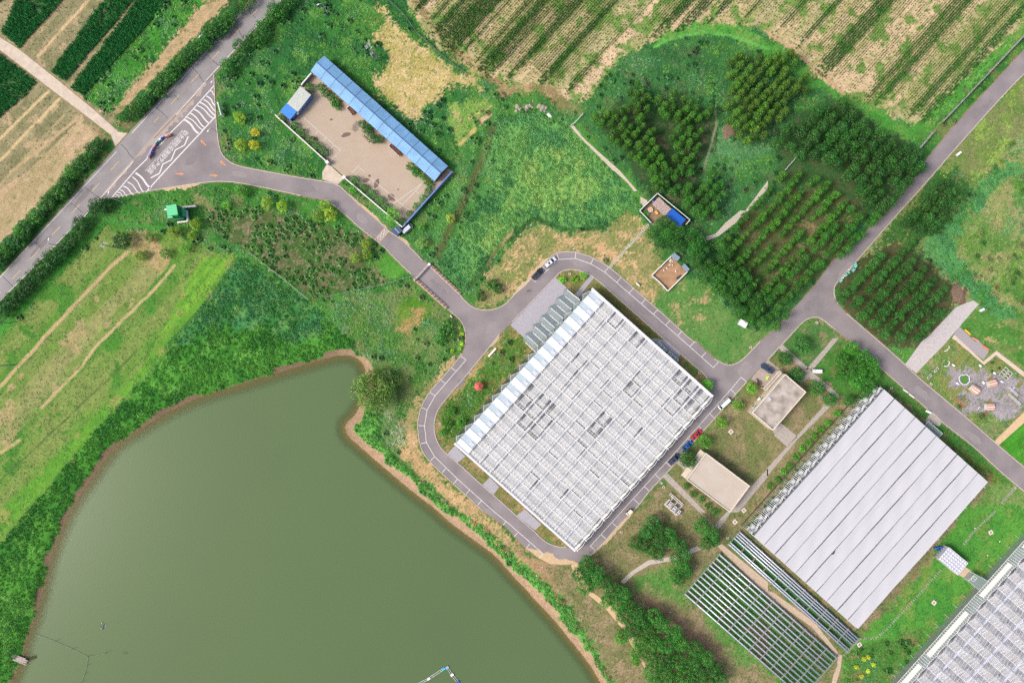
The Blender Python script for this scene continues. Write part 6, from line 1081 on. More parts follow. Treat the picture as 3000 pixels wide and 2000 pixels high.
# curved letter wall at the entrance
arc = smooth_line(T(0, 0, [(1570, 1236), (1500, 1256), (1440, 1312), (1400, 1390), (1362, 1455)]), 2); w_ = W(arc); o = empty('letter_wall', (*w_[0], 0), 0, 'curved blue-grey wall topped with bright coloured letter shapes at the forecourt', 'sign'); lp = [(a - w_[0][0], b - w_[0][1]) for a, b in w_]
MB().strip(lp, .5, 1.0, -.05).build('wall_body', mat('wall_lavender', (176, 176, 206), .6), o); cols = [(232, 120, 60), (60, 160, 220), (240, 200, 80), (200, 60, 150), (30, 150, 210), (240, 240, 240), (110, 180, 120), (40, 150, 210), (236, 120, 60), (90, 90, 150), (200, 70, 160), (40, 150, 220), (220, 110, 70), (240, 240, 240)]
for k, c in enumerate(cols):
    i = int((k + .5) / len(cols) * (len(lp) - 1)); x, y = offset(lp, .55)[i]; m_ = mat('letter_paint_%d' % k, c, .5); a = math.atan2(lp[min(i + 1, len(lp) - 1)][1] - lp[i][1], lp[min(i + 1, len(lp) - 1)][0] - lp[i][0]) if i < len(lp) - 1 else 0
    if k % 3 == 1: MB().tube([(x + .45 * math.cos(t * .785) * math.cos(a), y + .45 * math.cos(t * .785) * math.sin(a), 1.0 + .5 * math.sin(t * .785)) for t in range(9)], .15, 6).build('letter', m_, o)
    else: MB().box((x, y, .3), (.6, .45, 1.1), a).box((x + .3 * math.cos(a), y + .3 * math.sin(a), 1.1), (.3, .6, .4), a + .5).build('letter', m_, o)
# signs, poles
pm = mat('pole_grey', (206, 210, 218), .5); pdark = mat('pole_dark', (150, 156, 160), .6)
def lean(base, top):
    b = Vector((base[0] - 1500, base[1] - 1000)); t = Vector((top[0] - 1500, top[1] - 1000)); return H * (1 - b.length / t.length) if t.length > b.length else 5.0
def lamp(c, r, b, t, label, group=None):
    base, top = T(c, r, [b, t]); h = max(4.5, min(10, lean(base, top))); x, y = P(*base); tx, ty = P(*top, h); a = math.atan2(ty - y, tx - x); o = empty('street_lamp', (x, y, gz(x, y)), a, label, 'lamp', group)
    MB().tube([(0, 0, -.2), (0, 0, h * .85), (.25, 0, h * .97), (1.3, 0, h)], .13, 7, .07).build('pole', pm, o); MB().box((1.5, 0, h - .06), (.9, .3, .14)).build('lamp_head', alu, o); MB().box((0, 0, 0), (.5, .5, .25)).build('base_plate', pdark, o)
lamp(0, 0, (1925, 375), (1855, 315), 'white street lamp standing in the hedge beside the main road'); lamp(0, 0, (2065, 808), (1960, 735), 'grey street lamp on the verge beside the hatched forecourt corner'); lamp(0, 0, (2030, 1240), (1930, 1175), 'grey street lamp on the grass edge of the forecourt arrows'); lamp(0, 1, (1125, 288), (985, 232), 'grey street lamp where the forecourt stripes meet the main road'); lamp(0, 1, (515, 685), (445, 628), 'thin street lamp between verge trees and main road, beside the hay field'); lamp(1, 0, (660, 125), (600, 25), 'white street lamp in the weeds above the long shed')
def power(c, r, b, t, label, arms=2):
    base, top = T(c, r, [b, t]); h = max(7, min(15, lean(base, top))); x, y = P(*base); a = math.radians(45); o = empty('power_pole', (x, y, gz(x, y)), a, label, 'pole'); MB().tube([(0, 0, -.3), (0, 0, h)], .2, 8, .13).build('pole', pdark, o)
    for k in range(arms): MB().bar((-1.1, 0, h - .4 - k * .9), (1.1, 0, h - .4 - k * .9), .14, .14).build('cross_arm', pm, o)
    for sx in (-1, 0, 1): MB().tube([(sx, 0, h - .35), (sx, 0, h - .05)], .09, 6).build('insulator', alu, o)
    return o, h
o, h = power(1, 0, (1095, 560), (990, 420), 'tall grey transformer pole in the weeds beside the straw patch', 3)
for z in (3.2, 4.6): MB().box((.2, .4, z), (1.0, .9, 1.1)).build('transformer', greyst, o)
MB().tube([(1.3, 0, -.3), (1.3, 0, h * .7)], .17, 8, .13).build('second_pole', pdark, o); MB().bar((0, 0, h * .68), (1.3, 0, h * .68), .16, .16).build('tie_beam', pm, o)
power(0, 1, (1095, 715), (930, 672), 'grey power pole with cross arms standing in the hay field corner', 3); power(0, 1, (90, 1397), (-30, 1393), 'grey power pole at the hedge beside the hay field', 1); power(0, 2, (125, 215), (-30, 222), 'grey power pole at the end of a worn earth line', 1)
o, l, w_ = quad_thing('notice_board', [(639, 303), (648, 338), (650, 338), (642, 303)], 2.0, 'white notice board standing on grass beside the forecourt', 'sign'); MB().box((0, 0, .8), (4.3, .35, 2.0)).build('board', wcap, o)
for sx in (-1, 1): MB().box((sx * 1.8, 0, 0), (.25, .25, .8)).build('leg', alu, o); MB().box((sx * 2.2, 0, .6), (.2, .6, 2.3)).build('end_post', alu, o)
def plank_bench(px1, px2, label, name='bench', seat=wcap, wd=.5, group=None):
    a, b = W([px1, px2]); c = ((a[0] + b[0]) / 2, (a[1] + b[1]) / 2); ln = math.dist(a, b); o = empty(name, (*c, max(-.05, gz(*c))), math.atan2(b[1] - a[1], b[0] - a[0]), label, 'bench', group); MB().box((0, 0, .40), (ln, wd, .09)).build('seat', seat, o); MB().box((0, wd / 2 - .04, .49), (ln, .07, .35)).build('backrest', seat, o)
    for sx in (-1, 1): MB().box((sx * ln * .4, 0, 0), (.12, wd * .8, .4)).build('leg', greyst, o)
plank_bench(*T(1, 2, [(2205, 62), (2135, 138)]), 'long white bench beside the road above the weedy garden', wd=.7); plank_bench(*T(2, 1, [(1138, 1030), (1168, 1060)]), 'short white bench on dry grass below the stepping stones'); plank_bench(*T(1, 1, [(1785, 1332), (1805, 1350)]), 'small white bench on the kerb near the bridge')
for a, b, lab in (((1235, 438), (1280, 470), 'white bench on grass beside the lane, north one of two'), ((1288, 480), (1335, 515), 'white bench on grass beside the lane, south one of two')): plank_bench(*T(3, 2, [a, b]), lab)
# bridge rails and sliding gate
bw = mat('rail_brown', (150, 108, 92), .7)
for a, b, lab in (((1600, 868), (1877, 1132), 'brown double bridge rail on the tall grass side'), ((1468, 1000), (1752, 1262), 'brown double bridge rail on the pond side')):
    p, q = W(T(1, 1, [a, b])); c = ((p[0] + q[0]) / 2, (p[1] + q[1]) / 2); ln = math.dist(p, q); o = empty('bridge_rail', (*c, 0), math.atan2(q[1] - p[1], q[0] - p[0]), lab, 'railing'); k = 10
    MB().box((0, .28, .8), (ln, .22, .14)).build('top_rail', bw, o); MB().box((0, -.28, .55), (ln, .22, .14)).build('lower_rail', mat('rail_tan', (196, 164, 144), .7), o); MB().box((0, 0, -.1), (ln, 1.0, .25)).build('kerb_beam', kerbm, o)
    for i in range(k + 1): MB().box((-ln / 2 + ln * i / k, .0, 0), (.2, .7, .8)).build('post', bw, o)
p, q = W(T(1, 1, [(1585, 873), (1468, 1000)])); c = ((p[0] + q[0]) / 2, (p[1] + q[1]) / 2); ln = math.dist(p, q); o = empty('sliding_gate', (*c, .02), math.atan2(q[1] - p[1], q[0] - p[0]), 'folding metal gate drawn across the road at the bridge', 'gate'); n_ = 22; gm_ = mat('gate_metal', (196, 190, 184), .4, .3)
for i in range(n_): MB().bar((-ln / 2 + ln * (i + .1) / n_, -.28, .1), (-ln / 2 + ln * (i + .1) / n_, .28, 1.3), .08, .06).bar((-ln / 2 + ln * (i + .1) / n_, .28, .1), (-ln / 2 + ln * (i + .1) / n_, -.28, 1.3), .08, .06).bar((-ln / 2 + ln * (i + .1) / n_, -.3, 1.32), (-ln / 2 + ln * (i + .1) / n_, .3, 1.32), .22, .06).build('fold', gm_, o)
MB().box((-ln / 2 - .5, 0, 0), (.9, .8, 1.4)).build('motor_box', alu, o); MB().box((0, 0, .02), (ln, .1, .05)).build('rail', pdark, o); MB().box((ln / 2 + .4, 0, 0), (.6, .6, 1.8)).build('end_pillar', conc, o)
# concrete panel fence along the lane
fm = mat('fence_concrete', (176, 174, 178), .8, noise=(1, .1))
for a, b, lab in (([(3040, 60), (2754, 362)], 0, 'long grey panel fence between crop field and lane'), ([(2732, 387), (2687, 440)], 0, 'short grey panel fence near the lane and bluish bush')):
    w_ = W(a); ln = math.dist(*w_); d = ((w_[1][0] - w_[0][0]) / ln, (w_[1][1] - w_[0][1]) / ln); k = int(ln / 3); o = empty('panel_fence', (*w_[0], 0), math.atan2(d[1], d[0]), lab, 'fence')
    for i in range(k): MB().box(((i + .5) * ln / k, 0, -.1), (ln / k - .2, .10, 2.1)).build('panel', fm, o); MB().box((i * ln / k, 0, -.1), (.2, .22, 2.25)).build('post', mat('fence_post', (120, 118, 122), .8), o)
def wire(px, h, label, m=None, step=3.0, th=.05):
    w_ = densify(W(px), step); o = empty('wire_fence', (*w_[0], 0), 0, label, 'fence'); lp = [(a - w_[0][0], b - w_[0][1]) for a, b in w_]; m = m or pm
    for i, (x, y) in enumerate(lp): MB().box((x, y, -.3), (.1, .1, h + .35)).build('post', m, o)
    for z in (h * .35, h * .7, h): MB().strip(lp, th, z + .03, z - .03).build('wire', m, o)
wire(T(1, 1, [(-60, 750), (200, 950), (300, 1030), (490, 1190)]), 1.5, 'pale wire fence below the brown scrub plot', mat('wire_grey', (150, 160, 150), .6), 4, .06); wire(T(1, 1, [(640, 1165), (900, 1105), (1200, 1040), (1440, 970)]), 1.4, 'pale wire fence running from the scrub plot to the bridge', MATS['wire_grey'], 4, .04); wire(T(1, 0, [(1210, 0), (1350, 130), (1480, 310), (1700, 510), (1840, 620), (1950, 690)]), 1.4, 'dark pipe-like wire fence along the weedy ditch', mat('wire_dark', (84, 104, 92), .6), 6, .14)
wire(T(3, 0, [(410, 1285), (290, 1405), (150, 1568)]), 1.2, 'pale wire fence along the slab path inside the wood', None, 4, .1); wire(T(2, 0, [(650, 1050), (590, 1120), (540, 1160)]), 1.3, 'short white fence at the top of the broken path', None, 3, .12)
# ---------------------------------------------------------------- blue-roofed hut in its fence
fn = mat('fence_greenwhite', (214, 226, 220), .6)
sheet('hut_yard', [RH(*p) for p in ((110, 390), (400, 85), (990, 555), (900, 660), (600, 640), (330, 640))], mat('yard_earth', (150, 128, 104), .95, noise=(1, .2)), .02)
o = wall_thing('hut_fence', [RH(*p) for p in ((285, 610), (70, 385), (405, 62), (1008, 555), (930, 645))], 1.9, .16, 'white-topped sheet fence around the blue-roofed hut', mat('fence_dark_green', (40, 84, 70), .7), fn, 'fence')
o, l, w_ = quad_thing('blue_hut', [RH(595, 460), RH(830, 655), RH(945, 545), RH(700, 335)], 3.2, 'small hut with bright blue corrugated roof in a fenced yard', 'hut'); mono(o, l, w_, 3.0, 3.3, bluedeep, wallw); MB().box((0, -w_ / 2 - .05, 0), (.9, .1, 2.0)).build('door', wdoor, o)
for sx in (-1, 1): f = MB().box((sx * 1.6, -w_ / 2 - .05, 1.0), (1.0, .1, 1.0)).build('window', alu, o); MB().box((sx * 1.6, -w_ / 2 - .11, 1.1), (.8, .04, .8)).build('pane', winm, f)
o, l, w_ = quad_thing('slat_pergola', [RH(330, 245), RH(565, 465), RH(688, 315), RH(430, 125)], 2.8, 'brown and white striped slat roof joined to the blue hut', 'pergola')
MB().box((0, 0, 2.55), (l, w_, .06)).build('deck', mat('pergola_brown', (120, 74, 62), .8), o); k = 17
for i in range(k): MB().box((-l / 2 + l * (i + .5) / k, 0, 2.66), (l / k * .5, w_ + .2, .1)).build('slat', mat('slat_pale', (226, 210, 204), .7), o)
for sx in (-1, 1):
    for sy in (-1, 1): MB().box((sx * (l / 2 - .2), sy * (w_ / 2 - .2), 0), (.16, .16, 2.6)).build('post', bw, o)
x, y = P(*RH(285, 355)); o = empty('round_table', (x, y, .02), 0, 'round cream and red patterned table in the hut yard', 'table'); MB().disc((0, 0), .95, .75, 20, .08).build('top', mat('table_cream', (226, 204, 186), .6), o); MB().tube([(0, 0, 0), (0, 0, .68)], .12, 8).build('pedestal', bw, o)
for k in range(6): MB().box((math.cos(k * 1.05) * .5, math.sin(k * 1.05) * .5, .752), (.3, .3, .02), k).build('plate', mat('plate_red', (176, 96, 80), .6), o)
x, y = P(*RH(402, 405)); o = empty('yellow_crate', (x, y, .02), -.85, 'yellow wooden crate beside the round table', 'crate'); MB().box((0, 0, 0), (1.5, .8, .55)).build('box', mat('crate_yellow', (226, 170, 90), .8), o); MB().box((0, 0, .55), (1.1, .5, .04)).build('lid', mat('crate_lid', (240, 196, 120), .8), o)
x, y = P(*RH(345, 185)); o = empty('tool_bin', (x, y, .02), -.8, 'pale bin in the corner behind the striped slat roof', 'bin'); MB().box((0, 0, 0), (.9, .6, .8)).build('body', alu, o); MB().box((0, 0, .8), (.95, .65, .08)).build('lid', bluedeep, o)
for zx, zy in ((190, 390), (230, 430), (180, 430)): tree('yard_vine', *RH(zx, zy), .8, .8, 'bush', (66, 130, 56), 'leafy green vine bush inside the hut fence', 'shrub', 'vines in the hut yard')
# animal pen
sheet('pen_floor', [RPn(*p) for p in ((575, 75), (135, 505), (480, 840), (905, 420))], mat('pen_earth', (170, 136, 108), .95, noise=(.6, .18), second=(190, 152, 118)), .01)
wall_thing('pen_fence', [RPn(*p) for p in ((600, 45), (430, 205), (130, 505), (315, 665), (480, 845), (690, 640), (910, 420))], 1.2, .2, 'white-topped sheet fence round the bare earth pen', mat('fence_grey', (170, 172, 176), .7), wcap, 'fence')
zinc = mat('zinc_sheet', (148, 168, 190), .4, .2)
for i, (q, lab) in enumerate(((((560, 75), (695, 190), (778, 100), (640, 10)), 'grey zinc shelter at the top corner of the animal pen'), (((790, 285), (905, 425), (985, 360), (870, 260)), 'grey zinc shelter at the side corner of the animal pen'))):
    o, l, w_ = quad_thing('pen_shelter', [RPn(*p) for p in q], 2.0, lab, 'shelter')
    for s in (-1, 1): MB().box((s * l / 4, 0, 1.9 + .1 * (s > 0)), (l / 2 - .02, w_, .06)).build('roof_sheet', zinc, o)
    for sx in (-1, 1):
        for sy in (-1, 1): MB().box((sx * (l / 2 - .1), sy * (w_ / 2 - .1), 0), (.1, .1, 1.95)).build('post', bw, o)
    MB().box((0, w_ / 2 - .1, 0), (l - .2, .06, 1.7)).build('back_wall', zinc, o)
def goose():
    m = MB(); rings = [(-.34, .02, .22), (-.26, .12, .24), (-.08, .19, .25), (.10, .17, .26), (.22, .09, .30), (.28, .05, .42), (.31, .045, .55), (.36, .06, .60), (.42, .04, .59), (.47, .015, .57)]; vs = []; fs = []; sg = 8
    for x, r, z in rings: vs += [(x, r * math.cos(t * 2 * math.pi / sg), z + r * math.sin(t * 2 * math.pi / sg) * .9) for t in range(sg)]
    for i in range(len(rings) - 1): fs += [(i * sg + t, i * sg + (t + 1) % sg, (i + 1) * sg + (t + 1) % sg, (i + 1) * sg + t) for t in range(sg)]
    m.add(vs, fs + [tuple(range(sg))[::-1], tuple((len(rings) - 1) * sg + t for t in range(sg))])
    for s in (-1, 1): m.tube([(.02, s * .07, .15), (.0, s * .07, .0)], .02, 5)
    return m.mesh('goose', mat('feather_white', (240, 238, 230), .8), True)
gme = goose(); rs = random.Random(4)
for zx, zy in ((545, 190), (560, 160), (585, 180), (555, 140), (535, 268), (600, 275), (470, 342), (407, 388), (668, 412), (540, 170), (610, 140)): x, y = P(*RPn(zx, zy)); o = tag(obj('goose', gme), 'white goose standing on the bare earth of the pen', 'goose', 'geese in the pen'); o.location = (x, y, .02); o.rotation_euler = (0, 0, rs.random() * 6.28); o.scale = (1.15,) * 3
x, y = P(*RPn(735, 535)); o = empty('tarp_heap', (x, y, .01), .6, 'dark tarpaulin heap by the pen fence', 'tarp'); MB().prism([(-1.1, -.3), (-.2, -.45), (.9, -.1), (1.0, .35), (0, .4), (-1, .25)], 0, .25).build('sheet', mat('tarp_dark', (70, 72, 96), .7), o); MB().prism([(-1.0, -.25), (-.4, -.3), (-.4, .2), (-.95, .2)], .25, .42).build('fold', mat('tarp_navy', (44, 44, 96), .7), o)
# ---------------------------------------------------------------- flat-roofed buildings in the courtyard
RB = lambda zx, zy: (2180 + zx * .25671, 1060 + zy * .25671); roofd = mat('roof_concrete_brown', (158, 149, 140), .9, noise=(.35, .2), second=(200, 190, 182), bump=.1); roofp = mat('roof_concrete_pale', (214, 204, 192), .9, noise=(.22, .16), second=(190, 178, 164)); par = mat('parapet_beige', (210, 200, 184), .8, noise=(1, .06))
def flat_building(name, px, h, label, rm, wins):
    o, l, w_ = quad_thing(name, px, h, label, 'building'); MB().prism([(-l / 2, -w_ / 2), (l / 2, -w_ / 2), (l / 2, w_ / 2), (-l / 2, w_ / 2)], 0, h - .35).build('wall', par, o); MB().box((0, 0, h - .35), (l - .5, w_ - .5, .08)).build('roof_slab', rm, o)
    for s in (-1, 1): MB().box((0, s * (w_ / 2 - .12), h - .4), (l + .1, .34, .5)).box((s * (l / 2 - .12), 0, h - .41), (.34, w_ - .4, .5)).build('parapet', mat('coping_beige', (222, 213, 199), .8), o)
    for (s, f, zz, ww) in wins: x = f * l / 2; y = s * (w_ / 2 + .03); fr_ = MB().box((x, y, zz), (ww, .1, 1.3)).build('window', alu, o); MB().box((x, y + s * .06, zz + .1), (ww - .2, .04, 1.1)).build('pane', winm, fr_)
    return o, l, w_
o, l, w_ = flat_building('pump_house', [RB(98, 572), RB(470, 138), RB(710, 345), RB(325, 785)], 5.6, 'flat-roofed building with stained brown concrete roof beside the parked car', roofd, [(1, f, z, 1.3) for f in (-.7, -.3) for z in (1.0, 3.4)] + [(-1, f, 1.2, 1.6) for f in (-.5, 0, .5)])
MB().box((-l * .08, w_ / 2 - 1.6, 5.3), (1.1, 1.1, .5)).build('roof_hatch', mat('hatch_grey', (196, 202, 212), .5), o); MB().box((-l * .18, w_ / 2 + .3, 1.6), (1.0, .5, .8)).build('air_conditioner', alu, o)
o, l, w_ = quad_thing('porch_roof', [RB(218, 305), RB(400, 100), RB(432, 128), RB(248, 325)], 3.4, 'low flat porch roof on the front of the stained brown building', 'porch'); MB().box((0, 0, 3.1), (l, w_, .2)).build('slab', roofd, o)
for s in (-1, 1): MB().box((0, s * (w_ / 2 - .1), 3.2), (l, .22, .3)).box((s * (l / 2 - .1), 0, 3.21), (.22, w_ - .3, .3)).build('parapet', MATS['coping_beige'], o); MB().box((s * (l / 2 - .2), w_ / 2 - .2, 0), (.3, .3, 3.1)).build('column', par, o)
o, l, w_ = quad_thing('steps', [RB(330, 785), RB(420, 690), RB(440, 715), RB(350, 825)], .3, 'concrete entrance steps at the back of the stained brown building', 'steps')
for k in range(3): MB().box((0, -.3 * k, 0), (l, w_ - .5 * k * .6, .45 - .15 * k)).build('step', conc2, o)
o, l, w_ = flat_building('boiler_house', [(2017, 1396), (2074, 1320), (2196, 1433), (2128, 1504)], 4.8, 'flat-roofed building with pale cream concrete roof beside the slab walks', roofp, [(1, f, 1.2, 1.4) for f in (-.4, .4)] + [(-1, f, 1.2, 1.4) for f in (-.4, .4)])
MB().box((-l * .0, w_ / 2 + .9, 2.7), (l * .98, 1.8, .2)).build('awning', par, o)
# steel water tank with dimpled panels
o, l, w_ = quad_thing('water_tank', T(3, 3, [(1745, 575), (1570, 430), (1665, 320), (1840, 470)]), 3.0, 'white panelled water tank with dimpled top between two greenhouses', 'tank'); tk = mat('tank_white', (214, 216, 228), .35, .2); MB().box((0, 0, 0), (l, w_, 2.9)).build('body', tk, o); nx_, ny_ = 8, 5; dm_ = MB(); sg = 8
for rr, zz in ((.42, 0), (.3, .12), (.12, .18)): dm_.add([(rr * math.cos(t * 2 * math.pi / sg), rr * math.sin(t * 2 * math.pi / sg), zz) for t in range(sg)], [])
dm_.f = [(i * sg + t, i * sg + (t + 1) % sg, (i + 1) * sg + (t + 1) % sg, (i + 1) * sg + t) for i in range(2) for t in range(sg)] + [tuple(16 + t for t in range(sg))]; dme = dm_.mesh('dimple', tk, True)
for i in range(nx_):
    for j in range(ny_): d = obj('dimple', dme, o); d.location = (-l / 2 + l * (i + .5) / nx_, -w_ / 2 + w_ * (j + .5) / ny_, 2.9)
for s in (-1, 1): MB().box((0, s * w_ / 2, 2.85), (l, .12, .12)).box((s * l / 2, 0, 2.85), (.12, w_, .12)).build('rim', alu, o)
o, l, w_ = quad_thing('pipe_rack', T(3, 3, [(1570, 430), (1520, 400), (1620, 305), (1665, 320)]), 1.6, 'dark pipe rack on the earth beside the white water tank', 'rack'); pk = mat('pipe_dark', (70, 62, 78), .6)
for i in range(7): MB().bar((-l / 2, -w_ / 2 + w_ * i / 6, 1.1 + .1 * (i % 2)), (l / 2, -w_ / 2 + w_ * i / 6, 1.1), .12, .12).build('pipe', pk, o)
for sx in (-1, 1):
    for sy in (-1, 1): MB().box((sx * l * .45, sy * w_ * .45, 0), (.12, .12, 1.2)).build('post', pk, o)
x, y = P(*T(3, 3, [(1548, 322)])[0])
for i, (a, b) in enumerate(((0, 0), (.9, .3), (1.6, .1), (-.8, -.1), (.4, -.8))):
    o = empty('plastic_drum', (x + a, y + b, gz(x, y)), i, 'blue plastic drum by the corner of the cloth greenhouse', 'drum', 'blue drums'); MB().tube([(0, 0, 0), (0, 0, .1), (0, 0, .8), (0, 0, .9)], .34, 12).build('body', mat('drum_blue', (34, 84, 190), .4), o); MB().disc((0, 0), .3, .93, 12, .04).build('lid', mat('drum_lid', (70, 120, 210), .4), o)
sheet('concrete_path', T(3, 3, [(1755, 575), (1810, 500), (1895, 550), (1840, 630)]), mat('path_sand2', (206, 184, 160), .95), .02)
# ---------------------------------------------------------------- tube collectors on frames
tubw = mat('tube_white', (214, 222, 234), .3, .3); tubd = mat('tube_shade', (120, 138, 158), .3, spec=.5); frm = mat('frame_galvanised', (170, 168, 170), .5)
def array(name, a, b, c, rows, label, ncross):
    # a, b: ends of the first row; c: near end of the last row (px); rows: fractions across
    z = 1.1; A, B, Cc = (Vector(P(*p, z)) for p in (a, b, c)); d = (B - A); ln = d.length; d.normalize(); o = empty(name, (A.x, A.y, 0), math.atan2(d.y, d.x), label, 'collector'); lc = local(o, [tuple(Cc)])[0]; wd = lc[1]
    for f in rows:
        y = f * wd; t = MB().tube([(0, y, z), (ln, y, z)], .24, 8).build('tube', tubw, o, True); MB().add([(0, y - .40, z - .22), (0, y - .30, z - .30), (0, y - .16, z - .14), (ln, y - .40, z - .22), (ln, y - .30, z - .30), (ln, y - .16, z - .14)], [(0, 3, 4, 1), (1, 4, 5, 2)]).build('shade_strip', tubd, o)  # shade beside each tube, built in as a blue-grey strip
    lo, hi = min(0, wd), max(0, wd)
    for i in range(ncross + 1):
        x = ln * i / ncross; MB().bar((x - .16, lo - .4, z + .25), (x - .16, hi + .5, z + .25), .09, .08).bar((x + .16, lo - .4, z + .25), (x + .16, hi + .5, z + .25), .09, .08).build('cross_beam', frm, o)
        for y in (lo - .3, (lo + hi) / 2, hi + .3): MB().box((x, y, 0), (.12, .12, z + .2)).build('post', frm, o)
    for y in (lo - .4, hi + .5): MB().bar((0, y, .35), (ln, y, .35), .12, .5).build('edge_rail', frm, o)
array('tube_collector_field', (2107, 1623), (2451, 1926), (2004, 1736), [0, .09, .19, .27, .35, .46, .55, .64, .73, .82, .91, 1.0], 'wide field of white tube collectors on frames over green grass', 11)
array('tube_collector_strip', (2166, 1557), (2515, 1871), (2133, 1591), [0, .16, .32, .50, .86, 1.0], 'narrow strip of white tube collectors beside the cloth greenhouse', 11)
# rows run on past the picture edge for the wide field
# ---------------------------------------------------------------- stepping stones
stone = mat('stone_slab', (196, 190, 182), .9, noise=(2, .12)); stone2 = mat('stone_slab_mossy', (156, 160, 142), .9, noise=(1, .25))
def stepping(pts, n, wd, ln, label):
    w_ = densify(W(pts), .25); tot = len(w_) - 1; o = empty('stepping_stones', (*w_[0], 0), 0, label, 'path'); rs = random.Random(n)
    me = MB().box((0, 0, 0), (ln, wd, .08)).mesh('stone', stone if 'straight' in label else stone2)
    for i in range(n):
        k = int(i / (n - 1) * tot) if n > 1 else 0; p = w_[k]; q = w_[min(k + 3, tot)]; r = w_[max(k - 3, 0)]; s = obj('stone', me, o); s.location = (p[0] - w_[0][0], p[1] - w_[0][1], gz(*p) + .0); s.rotation_euler = (0, 0, math.atan2(q[1] - r[1], q[0] - r[0]) + rs.uniform(-.08, .08)); s.scale = (1, rs.uniform(.9, 1.1), 1)
stepping(T(2, 1, [(897, 888), (1250, 498)]), 29, 1.1, .42, 'straight stepping stone path from the loop road to the blue hut'); stepping(T(3, 3, [(1590, 535), (1500, 620), (1400, 740), (1250, 900), (1130, 1030), (1060, 1100), (1000, 1150), (920, 1160), (840, 1160), (790, 1210), (700, 1310)]), 56, .95, .36, 'long curving stepping stone path below the cloth greenhouse'); stepping(T(3, 3, [(2090, -10), (1990, 80), (1880, 190), (1800, 290)]), 22, .9, .4, 'uneven stepping stone path on the bright lawn beside the cloth greenhouse'); stepping(T(3, 2, [(2275, 1340), (2150, 1480)]), 11, 1.1, .5, 'short stepping stone path from the lane into the lawn')
# ---------------------------------------------------------------- cooling units
RC = lambda zx, zy: (1900 + zx * .13393, 1420 + zy * .13393); ud = math.radians(48); fanm = mat('fan_black', (44, 48, 54), .6)
o, l, w_ = quad_thing('concrete_base', [RC(330, 430), RC(600, 680), RC(725, 545), RC(455, 300)], .25, 'stepped concrete base under the three cooling units', 'base'); MB().box((0, 0, 0), (l, w_ * .97, .18)).build('slab', conc, o); MB().box((0, 0, .18), (l * .9, w_ * .9, .06)).build('top_slab', MATS['path_slab'], o)
for i, (zx, zy) in enumerate(((465, 428), (560, 520), (655, 605))):
    x, y = P(*RC(zx, zy), 1.6); o = empty('cooling_unit', (x, y, .2), ud, 'white twin-fan cooling unit on the concrete base' + (', first from the road', ', middle of three', ', last from the road')[i], 'cooler'); MB().box((0, 0, 0), (2.0, .95, 1.5)).build('cabinet', alu, o); MB().box((0, .52, .3), (1.8, .08, 1.0)).build('grille', fanm, o)
    for s in (-1, 1):
        f = MB().disc((s * .5, 0), .36, 1.54, 16, .05).build('fan', fanm, o); hub = MB()
        for k in range(4): a = k * 1.571 + .4; hub.bar((s * .5, 0, 1.56), (s * .5 + .34 * math.cos(a), .34 * math.sin(a), 1.56), .12, .02)
        hub.build('blade', MATS['fence_grey'], f)
x, y = P(*RC(600, 320)); o = empty('pipe_run', (x, y, 0), 0, 'white insulated pipe pair beside the cooling units', 'pipe')
for a, b in (((480, 178), (772, 432)), ((450, 200), (742, 455))): p, q = (P(*RC(*k), .7) for k in (a, b)); MB().tube([(p[0] - x, p[1] - y, .7), (q[0] - x, q[1] - y, .7)], .11, 8).build('pipe', alu, o)
for zx, zy, zx2, zy2 in ((540, 270, 490, 335), (635, 370, 585, 430), (730, 460, 680, 515)): p, q = (P(*RC(*k), .7) for k in ((zx, zy), (zx2, zy2))); MB().tube([(p[0] - x, p[1] - y, .7), (q[0] - x, q[1] - y, .7)], .09, 6).build('branch_pipe', alu, o)
for t in (.1, .5, .9): p = P(*RC(465 + 290 * t, 190 + 255 * t)); MB().box((p[0] - x, p[1] - y, 0), (.15, .5, .65), -.7).build('support', greyst, o)
# ---------------------------------------------------------------- manholes and well rings
rimm = mat('ring_concrete', (222, 210, 202), .8); mud = mat('well_brown', (150, 110, 90), .9)
RINGS = [(2, 1, 530, 950), (2, 1, 655, 955), (2, 2, 1722, 288), (2, 2, 2192, 55), (2, 2, 2095, 540), (2, 2, 1985, 708), (1, 2, 1815, 150), (1, 2, 1970, 293), (1, 2, 1692, 757), (2, 3, 1005, 183), (2, 3, 1980, 235), (3, 1, 448, 1395), (3, 2, 1135, 430), (2, 2, 1370, 1298), (3, 2, 1497, 392), (2, 2, 1395, 1335)]
for c, r, x, y in RINGS:
    wx, wy = P(*T(c, r, [(x, y)])[0]); o = empty('tree_pit_ring', (wx, wy, gz(wx, wy) + .05), 0, 'small round concrete ring with brown earth inside, set in the grass', 'ring', 'concrete rings in the lawns'); MB().tube([(.42 * math.cos(t * .3927), .42 * math.sin(t * .3927), .1) for t in range(17)], .10, 6, cap=False).build('rim', rimm, o); MB().disc((0, 0), .38, .1, 14, .15).build('fill', mud, o)
